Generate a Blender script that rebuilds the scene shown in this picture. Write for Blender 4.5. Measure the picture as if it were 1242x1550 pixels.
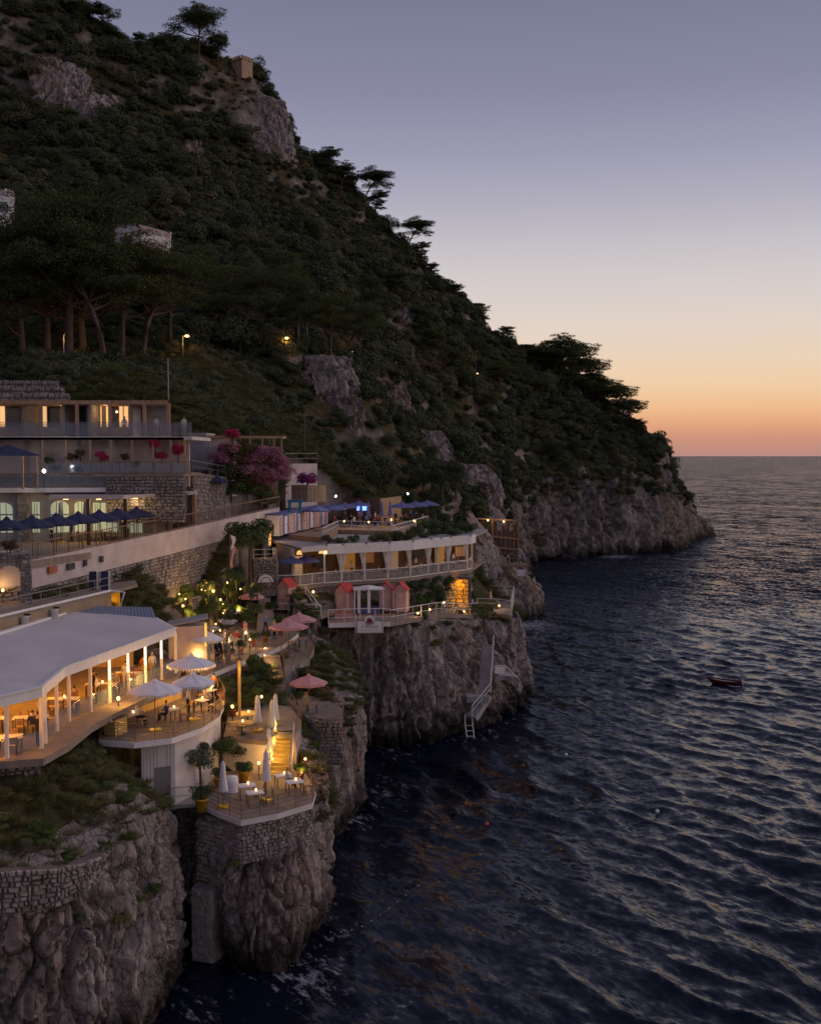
import bpy, bmesh, math, random
import numpy as np
from mathutils import Vector, Matrix
R = math.radians
for o in list(bpy.data.objects): bpy.data.objects.remove(o)
S = bpy.context.scene
COL = S.collection
# ---------------------------------------------------------------- camera
F = 1662.0; CAMZ = 30.0; SEA = 3.0
PITCH = math.atan(85 / F)
cd = bpy.data.cameras.new('camera'); cam = bpy.data.objects.new('camera', cd); COL.objects.link(cam)
cam.location = (0, 0, CAMZ); cam.rotation_euler = (math.pi / 2 - PITCH, 0, 0)
cd.sensor_fit = 'VERTICAL'; cd.sensor_height = 24; cd.lens = 24 * F / 1550
cd.clip_start = 0.5; cd.clip_end = 200000
S.camera = cam
# ---------------------------------------------------------------- sky, afterglow, exposure
SUN_AZ = R(72)          # clockwise from +Y: the sun has just set to the right of the frame
w = bpy.data.worlds.new('World'); S.world = w; w.use_nodes = True
nt = w.node_tree; nt.nodes.clear()
def nn(tree, t, **k):
    n = tree.nodes.new(t)
    for a, b in k.items(): setattr(n, a, b)
    return n
out = nn(nt, 'ShaderNodeOutputWorld'); bg = nn(nt, 'ShaderNodeBackground')
sky = nn(nt, 'ShaderNodeTexSky', sky_type='NISHITA', sun_disc=False, sun_elevation=R(-1.0), sun_rotation=SUN_AZ,
         altitude=0, air_density=1.0, dust_density=1.0, ozone_density=2.0)
def lin(c):
    return tuple((x / 255 / 12.92 if x <= 10 else ((x / 255 + 0.055) / 1.055) ** 2.4) for x in c) + (1.0,)
def ramp(tree, fac, stops, interp='LINEAR'):
    n = nn(tree, 'ShaderNodeValToRGB'); cr = n.color_ramp; cr.interpolation = interp
    while len(cr.elements) > 1: cr.elements.remove(cr.elements[-1])
    cr.elements[0].position = stops[0][0]; cr.elements[0].color = stops[0][1]
    for p, c in stops[1:]:
        e = cr.elements.new(p); e.color = c
    if fac is not None: tree.links.new(fac, n.inputs[0])
    return n
def mathn(tree, op, a, b=None, clamp=False):
    n = nn(tree, 'ShaderNodeMath', operation=op, use_clamp=clamp)
    for i, v in enumerate((a, b)):
        if v is None: continue
        if isinstance(v, (int, float)): n.inputs[i].default_value = v
        else: tree.links.new(v, n.inputs[i])
    return n.outputs[0]
# dusk air: the colour bands of the afterglow over the whole sky, warmest towards the set sun, on top of the physical sky
tc = nn(nt, 'ShaderNodeTexCoord'); sx = nn(nt, 'ShaderNodeSeparateXYZ'); nt.links.new(tc.outputs['Generated'], sx.inputs[0])
def el(y): return max(0.0, math.sin(math.atan((690 - y) / F)))
west = [(0, (188, 140, 132)), (el(688), (189, 140, 132)), (el(662), (210, 150, 124)), (el(643), (230, 168, 130)), (el(620), (242, 190, 144)),
        (el(590), (243, 206, 166)), (el(555), (239, 212, 184)), (el(500), (229, 213, 200)), (el(430), (214, 205, 205)), (el(380), (200, 195, 200)),
        (el(310), (178, 174, 190)), (el(240), (157, 156, 179)), (el(150), (138, 139, 163)), (el(0), (121, 123, 148)), (0.62, (106, 110, 140)), (1.0, (104, 108, 138))]
east = [(0, (132, 122, 138)), (0.08, (148, 134, 150)), (0.2, (158, 147, 166)), (0.38, (136, 134, 160)), (0.62, (114, 117, 147)), (1.0, (104, 108, 138))]
rw = ramp(nt, sx.outputs[2], [(p, lin(c)) for p, c in west]); re_ = ramp(nt, sx.outputs[2], [(p, lin(c)) for p, c in east])
az = mathn(nt, 'ADD', mathn(nt, 'MULTIPLY', sx.outputs[0], math.sin(SUN_AZ)), mathn(nt, 'MULTIPLY', sx.outputs[1], math.cos(SUN_AZ)))
mr = nn(nt, 'ShaderNodeMapRange', interpolation_type='SMOOTHSTEP'); nt.links.new(az, mr.inputs[0])
mr.inputs[1].default_value = -0.9; mr.inputs[2].default_value = 0.3
mx = nn(nt, 'ShaderNodeMix', data_type='RGBA'); nt.links.new(mr.outputs[0], mx.inputs[0]); nt.links.new(re_.outputs[0], mx.inputs[6]); nt.links.new(rw.outputs[0], mx.inputs[7])
sc_ = nn(nt, 'ShaderNodeMix', data_type='RGBA', blend_type='MULTIPLY'); sc_.inputs[0].default_value = 1; nt.links.new(sky.outputs[0], sc_.inputs[6]); sc_.inputs[7].default_value = (0.62, 0.62, 0.62, 1)
m2 = nn(nt, 'ShaderNodeMix', data_type='RGBA'); m2.inputs[0].default_value = 0.97; nt.links.new(sc_.outputs[2], m2.inputs[6]); nt.links.new(mx.outputs[2], m2.inputs[7])
nt.links.new(m2.outputs[2], bg.inputs[0]); bg.inputs[1].default_value = 1.0
nt.links.new(bg.outputs[0], out.inputs[0])
# the glow left by the sun, a very wide and weak source low over the sea
sd = bpy.data.lights.new('sun', 'SUN'); sd.energy = 1.0; sd.angle = R(70); sd.color = (1.0, 0.76, 0.66)
sun = bpy.data.objects.new('sun', sd); COL.objects.link(sun)
_d = Vector((math.sin(SUN_AZ) * math.cos(R(20)), math.cos(SUN_AZ) * math.cos(R(20)), math.sin(R(20))))
sun.rotation_euler = _d.to_track_quat('Z', 'Y').to_euler()
S.view_settings.view_transform = 'Standard'; S.view_settings.look = 'None'
S.view_settings.exposure = 0; S.view_settings.gamma = 1; S.view_settings.use_curve_mapping = False
S.render.film_transparent = False
S.cycles.use_denoising = True
S.cycles.max_bounces = 5; S.cycles.diffuse_bounces = 2; S.cycles.glossy_bounces = 3
S.cycles.transmission_bounces = 3; S.cycles.transparent_max_bounces = 6
S.cycles.caustics_reflective = False; S.cycles.caustics_refractive = False
S.cycles.sample_clamp_indirect = 4
# ================================================================ helpers
FWD = Vector((0, math.cos(PITCH), -math.sin(PITCH))); UP = Vector((0, math.sin(PITCH), math.cos(PITCH)))
def ray(px, py): return Vector((1, 0, 0)) * ((px - 621) / F) + FWD - UP * ((py - 775) / F)
def at(px, py, Y):
    d = ray(px, py); k = Y / d.y
    return Vector((d.x * k, Y, CAMZ + d.z * k))
def on(px, py, Z):
    d = ray(px, py); k = (Z - CAMZ) / d.z
    return Vector((d.x * k, d.y * k, Z))
rnd = random.Random(7)
# ---- noise in numpy
def _h(ix, iy, iz, s):
    with np.errstate(over='ignore'):
        h = (ix.astype(np.uint32) * np.uint32(374761393) + iy.astype(np.uint32) * np.uint32(668265263)
             + iz.astype(np.uint32) * np.uint32(2147483647) + np.uint32(s * 974634777 % 4294967296))
        h = (h ^ (h >> np.uint32(13))) * np.uint32(1274126177)
        h = (h ^ (h >> np.uint32(16))) * np.uint32(2246822519)
        return h ^ (h >> np.uint32(15))
def _u(h): return (h & np.uint32(0xFFFFFF)).astype(np.float64) / 16777216.0
def vnoise(P, s=1):
    f = np.floor(P).astype(np.int64); t = P - f; t = t * t * t * (t * (t * 6 - 15) + 10)
    r = 0
    for dx in (0, 1):
        for dy in (0, 1):
            for dz in (0, 1):
                wgt = (t[:, 0] if dx else 1 - t[:, 0]) * (t[:, 1] if dy else 1 - t[:, 1]) * (t[:, 2] if dz else 1 - t[:, 2])
                r = r + wgt * _u(_h(f[:, 0] + dx, f[:, 1] + dy, f[:, 2] + dz, s))
    return r * 2 - 1
def fbm(P, oct=4, s=1, gain=0.5):
    a = 1.0; r = 0; tot = 0
    for k in range(oct):
        r = r + a * vnoise(P * (2.03 ** k) + 17.3 * k, s + k); tot += a; a *= gain
    return r / tot
def voro(P, s=3):
    f = np.floor(P).astype(np.int64); n = len(P)
    d1 = np.full(n, 9.0); d2 = np.full(n, 9.0); cid = np.zeros(n); tilt = np.zeros(n)
    for dx in (-1, 0, 1):
        for dy in (-1, 0, 1):
            for dz in (-1, 0, 1):
                cx, cy, cz = f[:, 0] + dx, f[:, 1] + dy, f[:, 2] + dz
                h = _h(cx, cy, cz, s)
                qx = cx + _u(h); qy = cy + _u(h * np.uint32(747796405) + np.uint32(1)); qz = cz + _u(h * np.uint32(277803737) + np.uint32(7))
                d = np.sqrt((qx - P[:, 0]) ** 2 + (qy - P[:, 1]) ** 2 + (qz - P[:, 2]) ** 2)
                m = d < d1
                tl = (P[:, 0] - qx) * (_u(h * np.uint32(9781)) - 0.5) + (P[:, 1] - qy) * (_u(h * np.uint32(60493)) - 0.5) + (P[:, 2] - qz) * (_u(h * np.uint32(19990303)) - 0.5)
                tilt = np.where(m, tl, tilt)
                d2 = np.where(m, d1, np.minimum(d2, d)); cid = np.where(m, _u(h * np.uint32(22695477)), cid); d1 = np.where(m, d, d1)
    return d1, d2, cid, tilt
# ---- objects
def link(name, me, mat=None, parent=None):
    o = bpy.data.objects.new(name, me); COL.objects.link(o)
    if mat is not None and me is not None:
        for m in (mat if isinstance(mat, (list, tuple)) else [mat]): me.materials.append(m)
    if parent is not None: o.parent = parent
    return o
def mesh_np(name, V, Fc, smooth=True):
    me = bpy.data.meshes.new(name); V = np.asarray(V, np.float32); Fc = np.asarray(Fc, np.int32); k = Fc.shape[1]
    me.vertices.add(len(V)); me.vertices.foreach_set('co', V.ravel())
    me.loops.add(Fc.size); me.loops.foreach_set('vertex_index', Fc.ravel())
    me.polygons.add(len(Fc)); me.polygons.foreach_set('loop_start', np.arange(0, Fc.size, k, dtype=np.int32))
    me.polygons.foreach_set('use_smooth', np.full(len(Fc), smooth)); me.update(calc_edges=True); me.validate()
    return me
def grid_faces(nu, nv):
    i = np.arange(nu * nv).reshape(nu, nv)
    return np.stack([i[:-1, :-1], i[1:, :-1], i[1:, 1:], i[:-1, 1:]], -1).reshape(-1, 4)
def tag(o, label=None, cat=None, group=None, kind=None):
    for k, v in (('label', label), ('category', cat), ('group', group), ('kind', kind)):
        if v: o[k] = v
    return o
def empty(name, loc=(0, 0, 0), rz=0, label=None, cat=None, group=None):
    o = bpy.data.objects.new(name, None); COL.objects.link(o); o.location = loc; o.rotation_euler = (0, 0, rz); o.empty_display_size = 0.3
    return tag(o, label, cat, group)
def copy_tree(o, loc=None, rz=None, label=None, scale=None, parent=None, mats=None):
    c = o.copy(); COL.objects.link(c); c.parent = parent
    if loc is not None: c.location = loc
    if rz is not None: c.rotation_euler = (0, 0, rz)
    if scale is not None: c.scale = scale if isinstance(scale, (tuple, list)) else (scale,) * 3
    if label: c['label'] = label
    for ch in o.children: copy_tree(ch, parent=c)
    return c
class MB:
    """collects shapes, build() links them as one mesh"""
    def __init__(s): s.v = []; s.f = []; s.m = []; s.mi = 0
    def add(s, vs, fs):
        b = len(s.v); s.v += [tuple(x) for x in vs]
        for f in fs: s.f.append(tuple(i + b for i in f)); s.m.append(s.mi)
        return s
    def box(s, c, d, rz=0.0, tilt=None):
        x, y, z = d[0] / 2, d[1] / 2, d[2] / 2; M = Matrix.Rotation(rz, 3, 'Z')
        if tilt: M = M @ Matrix.Rotation(tilt, 3, 'X')
        P = [Vector(c) + M @ Vector((a * x, b * y, e * z)) for e in (-1, 1) for a, b in ((-1, -1), (1, -1), (1, 1), (-1, 1))]
        return s.add(P, [(3, 2, 1, 0), (4, 5, 6, 7), (0, 1, 5, 4), (1, 2, 6, 5), (2, 3, 7, 6), (3, 0, 4, 7)])
    def beam(s, a, b, wd, h):
        a = Vector(a); b = Vector(b); d = (b - a); L = d.length
        if L < 1e-6: return s
        d.normalize(); r = d.cross(Vector((0, 0, 1)))
        if r.length < 1e-4: r = Vector((1, 0, 0))
        r.normalize(); u = r.cross(d)
        P = [q + r * (i * wd / 2) + u * (j * h / 2) for q in (a, b) for i, j in ((-1, -1), (1, -1), (1, 1), (-1, 1))]
        return s.add(P, [(3, 2, 1, 0), (4, 5, 6, 7), (0, 1, 5, 4), (1, 2, 6, 5), (2, 3, 7, 6), (3, 0, 4, 7)])
    def tube(s, pts, r, n=7):
        pts = [Vector(p) for p in pts]; rs = r if isinstance(r, (list, tuple)) else [r] * len(pts); V = []; Fc = []
        for i, p in enumerate(pts):
            d = (pts[min(i + 1, len(pts) - 1)] - pts[max(i - 1, 0)]).normalized()
            a = d.cross(Vector((0, 0, 1))) if abs(d.z) < 0.95 else d.cross(Vector((1, 0, 0))); a.normalize(); b = d.cross(a)
            for k in range(n):
                t = 2 * math.pi * k / n; V.append(p + (a * math.cos(t) + b * math.sin(t)) * rs[i])
        for i in range(len(pts) - 1):
            for k in range(n):
                k2 = (k + 1) % n; Fc.append((i * n + k, (i + 1) * n + k, (i + 1) * n + k2, i * n + k2))
        Fc.append(tuple(range(n - 1, -1, -1))); Fc.append(tuple(range((len(pts) - 1) * n, len(pts) * n)))
        # orient outward
        Fc = [tuple(reversed(f)) for f in Fc]
        return s.add(V, Fc)
    def lathe(s, prof, c=(0, 0, 0), n=12):
        V = []; Fc = []; c = Vector(c)
        for r, z in prof:
            for k in range(n):
                t = 2 * math.pi * k / n; V.append(c + Vector((r * math.cos(t), r * math.sin(t), z)))
        for i in range(len(prof) - 1):
            for k in range(n):
                k2 = (k + 1) % n; Fc.append((i * n + k, i * n + k2, (i + 1) * n + k2, (i + 1) * n + k))
        return s.add(V, Fc)
    def prism(s, poly, z0, z1):
        n = len(poly); a = sum(poly[i][0] * poly[(i + 1) % n][1] - poly[(i + 1) % n][0] * poly[i][1] for i in range(n))
        if a < 0: poly = list(reversed(poly))
        zz0 = z0 if isinstance(z0, (list, tuple)) else [z0] * n; zz1 = z1 if isinstance(z1, (list, tuple)) else [z1] * n
        if a < 0: zz0 = list(reversed(zz0)); zz1 = list(reversed(zz1))
        V = [(p[0], p[1], zz0[i]) for i, p in enumerate(poly)] + [(p[0], p[1], zz1[i]) for i, p in enumerate(poly)]
        Fc = [tuple(range(n - 1, -1, -1)), tuple(range(n, 2 * n))] + [(i, (i + 1) % n, n + (i + 1) % n, n + i) for i in range(n)]
        return s.add(V, Fc)
    def build(s, name, mat, parent=None, smooth=False):
        me = bpy.data.meshes.new(name); me.from_pydata(s.v, [], s.f)
        if any(s.m): me.polygons.foreach_set('material_index', s.m)
        if smooth: me.polygons.foreach_set('use_smooth', [True] * len(s.f))
        me.update()
        return link(name, me, mat, parent)
# ---- materials
MATS = {}
def mat(name, col, rough=0.7, var=0.12, scale=3.0, bump=0.0, bscale=20.0, col2=None, metal=0.0, spec=0.3, alpha=None, coord='pos', stretch=(1, 1, 1), trans=0.0):
    if name in MATS: return MATS[name]
    m = bpy.data.materials.new(name); m.use_nodes = True; t = m.node_tree; b = t.nodes['Principled BSDF']
    b.inputs['Roughness'].default_value = rough; b.inputs['Metallic'].default_value = metal; b.inputs['Specular IOR Level'].default_value = spec
    if coord == 'pos': g = nn(t, 'ShaderNodeNewGeometry').outputs['Position']
    else: g = nn(t, 'ShaderNodeTexCoord').outputs['Object']
    mp = nn(t, 'ShaderNodeMapping'); mp.inputs['Scale'].default_value = stretch; t.links.new(g, mp.inputs[0]); g = mp.outputs[0]
    n = nn(t, 'ShaderNodeTexNoise'); n.inputs['Scale'].default_value = scale; n.inputs['Detail'].default_value = 5; t.links.new(g, n.inputs['Vector'])
    c2 = col2 or tuple(min(1, x * (1 + var)) for x in col); c1 = col if col2 else tuple(x * (1 - var) for x in col)
    r = ramp(t, n.outputs[0], [(0.3, c1 + (1,)), (0.7, c2 + (1,))]); t.links.new(r.outputs[0], b.inputs['Base Color'])
    if bump:
        n2 = nn(t, 'ShaderNodeTexNoise'); n2.inputs['Scale'].default_value = bscale; n2.inputs['Detail'].default_value = 4; t.links.new(g, n2.inputs['Vector'])
        bp = nn(t, 'ShaderNodeBump'); bp.inputs['Strength'].default_value = bump; bp.inputs['Distance'].default_value = 0.05
        t.links.new(n2.outputs[0], bp.inputs['Height']); t.links.new(bp.outputs[0], b.inputs['Normal'])
    if alpha is not None: b.inputs['Alpha'].default_value = alpha
    if trans: b.inputs['Transmission Weight'].default_value = trans
    MATS[name] = m
    return m
def emis(name, col, strength):
    if name in MATS: return MATS[name]
    m = bpy.data.materials.new(name); m.use_nodes = True; b = m.node_tree.nodes['Principled BSDF']
    b.inputs['Base Color'].default_value = col + (1,); b.inputs['Emission Color'].default_value = col + (1,); b.inputs['Emission Strength'].default_value = strength
    MATS[name] = m
    return m
def rock_mat(name, c_lo, c_hi, c_tint, crack=0.6, wet=True, scale=1.0, green=0.25):
    m = bpy.data.materials.new(name); m.use_nodes = True; t = m.node_tree; b = t.nodes['Principled BSDF']; L = t.links.new
    b.inputs['Roughness'].default_value = 0.85; b.inputs['Specular IOR Level'].default_value = 0.2
    geo = nn(t, 'ShaderNodeNewGeometry'); pos = geo.outputs['Position']
    mp = nn(t, 'ShaderNodeMapping'); mp.inputs['Scale'].default_value = (scale, scale, scale * 0.55); L(pos, mp.inputs[0])
    def noise(s, d=6, vec=None, rg=0.6):
        n = nn(t, 'ShaderNodeTexNoise'); n.inputs['Scale'].default_value = s; n.inputs['Detail'].default_value = d; n.inputs['Roughness'].default_value = rg
        L(vec or mp.outputs[0], n.inputs['Vector']); return n.outputs[0]
    n1 = noise(0.35); n2 = noise(2.2); n3 = noise(9, 5)
    r1 = ramp(t, n1, [(0.3, c_lo + (1,)), (0.72, c_hi + (1,))])
    r2 = ramp(t, n2, [(0.35, (0.55, 0.55, 0.56, 1)), (0.65, (1.15, 1.12, 1.1, 1))])
    mx = nn(t, 'ShaderNodeMix', data_type='RGBA', blend_type='MULTIPLY'); mx.inputs[0].default_value = 1; L(r1.outputs[0], mx.inputs[6]); L(r2.outputs[0], mx.inputs[7])
    mt = nn(t, 'ShaderNodeMix', data_type='RGBA'); L(ramp(t, noise(0.22), [(0.5, (0, 0, 0, 1)), (0.68, (0.75, 0.75, 0.75, 1))]).outputs[0], mt.inputs[0]); L(mx.outputs[2], mt.inputs[6]); mt.inputs[7].default_value = c_tint + (1,)
    # lichen and small plants on ledges
    sep = nn(t, 'ShaderNodeSeparateXYZ'); L(geo.outputs['Normal'], sep.inputs[0])
    g1 = mathn(t, 'MULTIPLY', mathn(t, 'MULTIPLY', mathn(t, 'SUBTRACT', sep.outputs[2], 0.25), 2.2, True), ramp(t, noise(0.9), [(0.42, (0, 0, 0, 1)), (0.6, (1, 1, 1, 1))]).outputs[0], True)
    gm = nn(t, 'ShaderNodeMix', data_type='RGBA'); L(mathn(t, 'MULTIPLY', g1, green), gm.inputs[0]); L(mt.outputs[2], gm.inputs[6]); gm.inputs[7].default_value = (0.045, 0.055, 0.018, 1)
    vo = nn(t, 'ShaderNodeTexVoronoi', feature='DISTANCE_TO_EDGE'); vo.inputs['Scale'].default_value = 1.1
    wv = nn(t, 'ShaderNodeVectorMath', operation='ADD'); nz = nn(t, 'ShaderNodeTexNoise'); nz.inputs['Scale'].default_value = 1.6; L(mp.outputs[0], nz.inputs['Vector'])
    L(mp.outputs[0], wv.inputs[0]); L(nz.outputs['Color'], wv.inputs[1]); L(wv.outputs[0], vo.inputs['Vector'])
    cr = ramp(t, vo.outputs[0], [(0.0, (0.25, 0.24, 0.24, 1)), (0.07, (1, 1, 1, 1))])
    mc = nn(t, 'ShaderNodeMix', data_type='RGBA', blend_type='MULTIPLY'); mc.inputs[0].default_value = crack; L(gm.outputs[2], mc.inputs[6]); L(cr.outputs[0], mc.inputs[7])
    col = mc.outputs[2]
    if wet:     # black band of algae and wet stone above the water
        sp = nn(t, 'ShaderNodeSeparateXYZ'); L(pos, sp.inputs[0])
        zz = mathn(t, 'ADD', sp.outputs[2], mathn(t, 'MULTIPLY', mathn(t, 'SUBTRACT', noise(0.5), 0.5), 6.0))
        wr = nn(t, 'ShaderNodeMapRange'); L(zz, wr.inputs[0]); wr.inputs[1].default_value = SEA + 0.8; wr.inputs[2].default_value = SEA + 3.4; wr.inputs[3].default_value = 0.16; wr.inputs[4].default_value = 1
        mw = nn(t, 'ShaderNodeMix', data_type='RGBA', blend_type='MULTIPLY'); mw.inputs[0].default_value = 1; L(col, mw.inputs[6]); L(wr.outputs[0], mw.inputs[7]); col = mw.outputs[2]
    L(col, b.inputs['Base Color'])
    hs = mathn(t, 'ADD', mathn(t, 'ADD', mathn(t, 'MULTIPLY', n2, 0.6), mathn(t, 'MULTIPLY', n3, 0.3)), mathn(t, 'MULTIPLY', cr.outputs[0], 0.25))
    bp = nn(t, 'ShaderNodeBump'); bp.inputs['Strength'].default_value = 0.9; bp.inputs['Distance'].default_value = 0.35 / scale; L(hs, bp.inputs['Height']); L(bp.outputs[0], b.inputs['Normal'])
    return m
M_ROCK = rock_mat('limestone', (0.215, 0.182, 0.176), (0.42, 0.37, 0.36), (0.29, 0.205, 0.16))
M_ROCK_FAR = rock_mat('limestone_weathered', (0.165, 0.145, 0.14), (0.33, 0.295, 0.285), (0.235, 0.175, 0.14), crack=0.5, scale=0.45, green=0.7)
M_ROCK_BLUFF = rock_mat('limestone_bluff', (0.24, 0.205, 0.2), (0.52, 0.46, 0.45), (0.33, 0.22, 0.17), crack=0.5, wet=False, scale=0.45, green=0.7)
# ================================================================ the land
def yk(Y): return Y if Y < 200 else 200 + (Y - 200) * 0.88
ctrl = []
for px, py, Y in [
    # near bank between cliff top and pavilion, terraces
    (-200, 1170, 50), (0, 1165, 50.5), (60, 1160, 51.5), (130, 1135, 56), (0, 1240, 47.5), (90, 1235, 49), (170, 1180, 54), (0, 1300, 45.6), (100, 1300, 46.6),
    # hillside behind the hotel
    (-250, 600, 108), (0, 592, 113), (150, 592, 115), (270, 618, 119), (340, 640, 126), (420, 668, 134), (500, 700, 144), (570, 728, 152), (640, 752, 162), (700, 775, 176), (760, 775, 200),
    (-300, 545, 128), (0, 552, 134), (100, 550, 138), (200, 545, 143), (270, 530, 150), (350, 545, 156), (430, 545, 165), (500, 555, 172), (545, 580, 178), (590, 640, 182), (640, 710, 188), (700, 745, 205),
    (-300, 380, 180), (0, 400, 185), (130, 400, 190), (230, 395, 200), (320, 400, 208), (420, 420, 218), (520, 470, 232), (600, 540, 246), (660, 610, 256), (700, 680, 262), (745, 725, 270),
    (-300, 230, 215), (0, 250, 225), (150, 250, 236), (300, 280, 252), (430, 340, 272), (560, 420, 292), (660, 500, 304), (740, 580, 310), (790, 650, 312), (800, 705, 313), (850, 715, 318),
    (-300, 100, 240), (0, 125, 256), (110, 150, 264), (200, 190, 272), (320, 200, 288), (395, 215, 302), (470, 300, 325), (560, 370, 342), (650, 440, 354), (740, 520, 362), (830, 590, 368), (900, 650, 372), (960, 700, 376),
    # ridge
    (-300, -260, 268), (-100, -140, 270), (0, -45, 275), (60, 5, 280), (110, 42, 285), (180, 75, 296), (250, 95, 305), (320, 105, 314), (380, 122, 322), (420, 178, 330), (445, 235, 336), (490, 275, 345), (560, 330, 356),
    (640, 412, 368), (720, 482, 380), (800, 545, 390), (870, 573, 396), (940, 634, 402), (985, 688, 406)]:
    p = at(px, py, yk(Y)); ctrl.append((p.x, p.y, p.z))
ridge = ctrl[-19:]
for x, y, z in ridge: ctrl.append((x + 20, y + 45, max(SEA + 4, z - 32))); ctrl.append((x + 25, y + 120, max(SEA + 2, z - 95)))
ctrl += [(-17.5, 52, 15.7), (-16.6, 62, 15.2), (-16, 70, 15.0), (-14, 75, 14.4), (-12, 80, 14.4), (-19.5, 78, 15.6), (-14, 60, 11.0), (-12.8, 66, 11.5),
         (-24, 60, 15.6), (-30, 60, 19.6), (-26, 66, 19.8), (-22, 78, 19.9), (-22, 84, 20.6), (-22, 88, 22.2), (-30, 74, 22.3), (-40, 75, 22.3), (-30, 84, 22.4), (-22, 98, 23), (-16, 104, 23.3), (-18, 112, 24), (-14.5, 118, 24.2), (-40, 90, 22.5), (-24, 106, 26.5), (-34, 104, 29), (-45, 104, 30),
         (-10, 68, 12.2), (-8, 70, 12), (-7, 77, 11.5), (-5, 80, 10.9), (-8, 83, 13.6), (-10, 90, 14.6), (-9, 96, 14.8), (-10, 62, 10.2), (-7, 62, 10.2), (-6.5, 66, 10.8),
         (-7, 99.5, 14.4), (-2, 100.5, 14.4), (-4, 104, 15), (2.4, 107, 14.0), (5, 115, 13), (0, 112, 15.5), (4, 120, 15), (9.6, 120, 12.4), (11, 128, 12), (9, 138, 12), (0, 120, 19.5), (-9, 115, 20.5), (-10, 108, 18.5), (-6, 125, 21.2), (0, 132, 21.4), (-3, 140, 22.5), (6, 128, 18),
         (6, 146, 16), (7, 160, 16), (9, 170, 15), (15, 182, 11.5), (19, 188, 10), (12, 195, 17), (13, 215, 19), (14, 230, 22), (18, 250, 24), (25, 276, 25),
         (33, 290, 25.5), (45, 300, 26), (60, 310, 26), (75, 325, 27), (79, 337, 26), (82, 349, 22), (85, 360, 16.5), (87, 372, 12)]
for px in (205, 245, 285, 325, 365, 395):
    for py, z in ((884, 18.75), (902, 17.95), (926, 16.8), (946, 15.8), (962, 15.0)):
        if px < 250 and py > 940: continue
        if px > 340 and py > 950: continue
        p = on(px, py, z); ctrl.append(tuple(p))
C = np.array(ctrl)
# cuttings made for the buildings and terraces: (outline, level)
def poly_on(z, *pp): return [(on(a, b, z).x, on(a, b, z).y) for a, b in pp]
CUTS = [([(-13.5, 104), (-8.8, 101.8), (-4, 103.5), (0, 106.8), (3, 110.5), (6.5, 113.6), (8, 119), (8.6, 127), (3, 127.5), (-3, 121), (-9, 117), (-14.5, 114)], 16.9),
        ([(-15.5, 108), (-14, 107), (-8, 112), (-2, 117), (4, 120), (9, 127), (4, 138), (-9, 139), (-14.5, 133)], 21.0),
        ([(-9, 95), (1, 99), (7, 113), (3, 113), (-2, 106), (-8, 103)], 14.2),
        (poly_on(15, (255, 1040), (345, 1012), (400, 990), (455, 960), (432, 930), (395, 922), (262, 980)), 14.4),
        (poly_on(14.2, (425, 1010), (470, 1000), (480, 978), (462, 955), (428, 965)), 13.6), (poly_on(11.9, (412, 1060), (440, 1085), (522, 1102), (522, 1070), (440, 1042)), 11.3),
        (poly_on(13, (335, 1120), (420, 1118), (460, 1095), (440, 1065), (340, 1075)), 12.4), (poly_on(11, (290, 1216), (365, 1245), (476, 1218), (470, 1165), (440, 1150), (290, 1180)), 10.4),
        (poly_on(14.8, (150, 1123), (262, 1120), (342, 1085), (335, 1040), (270, 1035), (150, 1085)), 10.4), ([(-34, 40), (-18.6, 49), (-17, 52), (-17.4, 58), (-15.5, 66), (-15, 72), (-23, 74), (-40, 62)], 15.4),
        ([(-50, 64), (-25.6, 72.5), (-13.8, 114), (-16, 118), (-24, 112), (-50, 100)], 22.4)]
def in_poly(poly, X, Y):
    ins = np.zeros(len(X), bool); j = len(poly) - 1
    for i in range(len(poly)):
        xi, yi = poly[i]; xj, yj = poly[j]
        if yi != yj: ins ^= ((yi > Y) != (yj > Y)) & (X < (xj - xi) * (Y - yi) / (yj - yi) + xi)
        j = i
    return ins
def _phi(r2): return np.sqrt(r2 + 16.0)
_A = _phi(((C[:, None, :2] - C[None, :, :2]) ** 2).sum(-1)); n_ = len(C)
_M = np.zeros((n_ + 3, n_ + 3)); _M[:n_, :n_] = _A + np.eye(n_) * 0.4 * -1; _M[:n_, n_] = 1; _M[n_, :n_] = 1; _M[:n_, n_ + 1:] = C[:, :2]; _M[n_ + 1:, :n_] = C[:, :2].T
_W = np.linalg.solve(_M, np.concatenate([C[:, 2], np.zeros(3)]))
def smoothstep(a, b, x): t = np.clip((x - a) / (b - a), 0, 1); return t * t * (3 - 2 * t)
def ground(X, Y):
    X = np.atleast_1d(np.asarray(X, float)); Y = np.atleast_1d(np.asarray(Y, float)); Z = np.empty_like(X)
    for i in range(0, len(X), 4000):
        x = X[i:i + 4000]; y = Y[i:i + 4000]
        Z[i:i + 4000] = _phi((x[:, None] - C[:, 0]) ** 2 + (y[:, None] - C[:, 1]) ** 2) @ _W[:n_] + _W[n_] + _W[n_ + 1] * x + _W[n_ + 2] * y
    P = np.stack([X, Y, np.zeros_like(X)], -1); k = smoothstep(118, 170, Y)
    rg = fbm(P / 34, 5, 11); bl = 1 - np.abs(fbm(P / np.array([22, 40, 1]) + 5, 4, 23))
    Z = Z + k * (rg * 7.0 + (bl - 0.7) * 7.0) + (1 - k) * fbm(P / 6, 3, 5) * 0.25
    for poly, z in CUTS: Z = np.where(in_poly(poly, X, Y), np.minimum(Z, z), Z)
    return Z
def gz(x, y): return float(ground([x], [y])[0])
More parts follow.
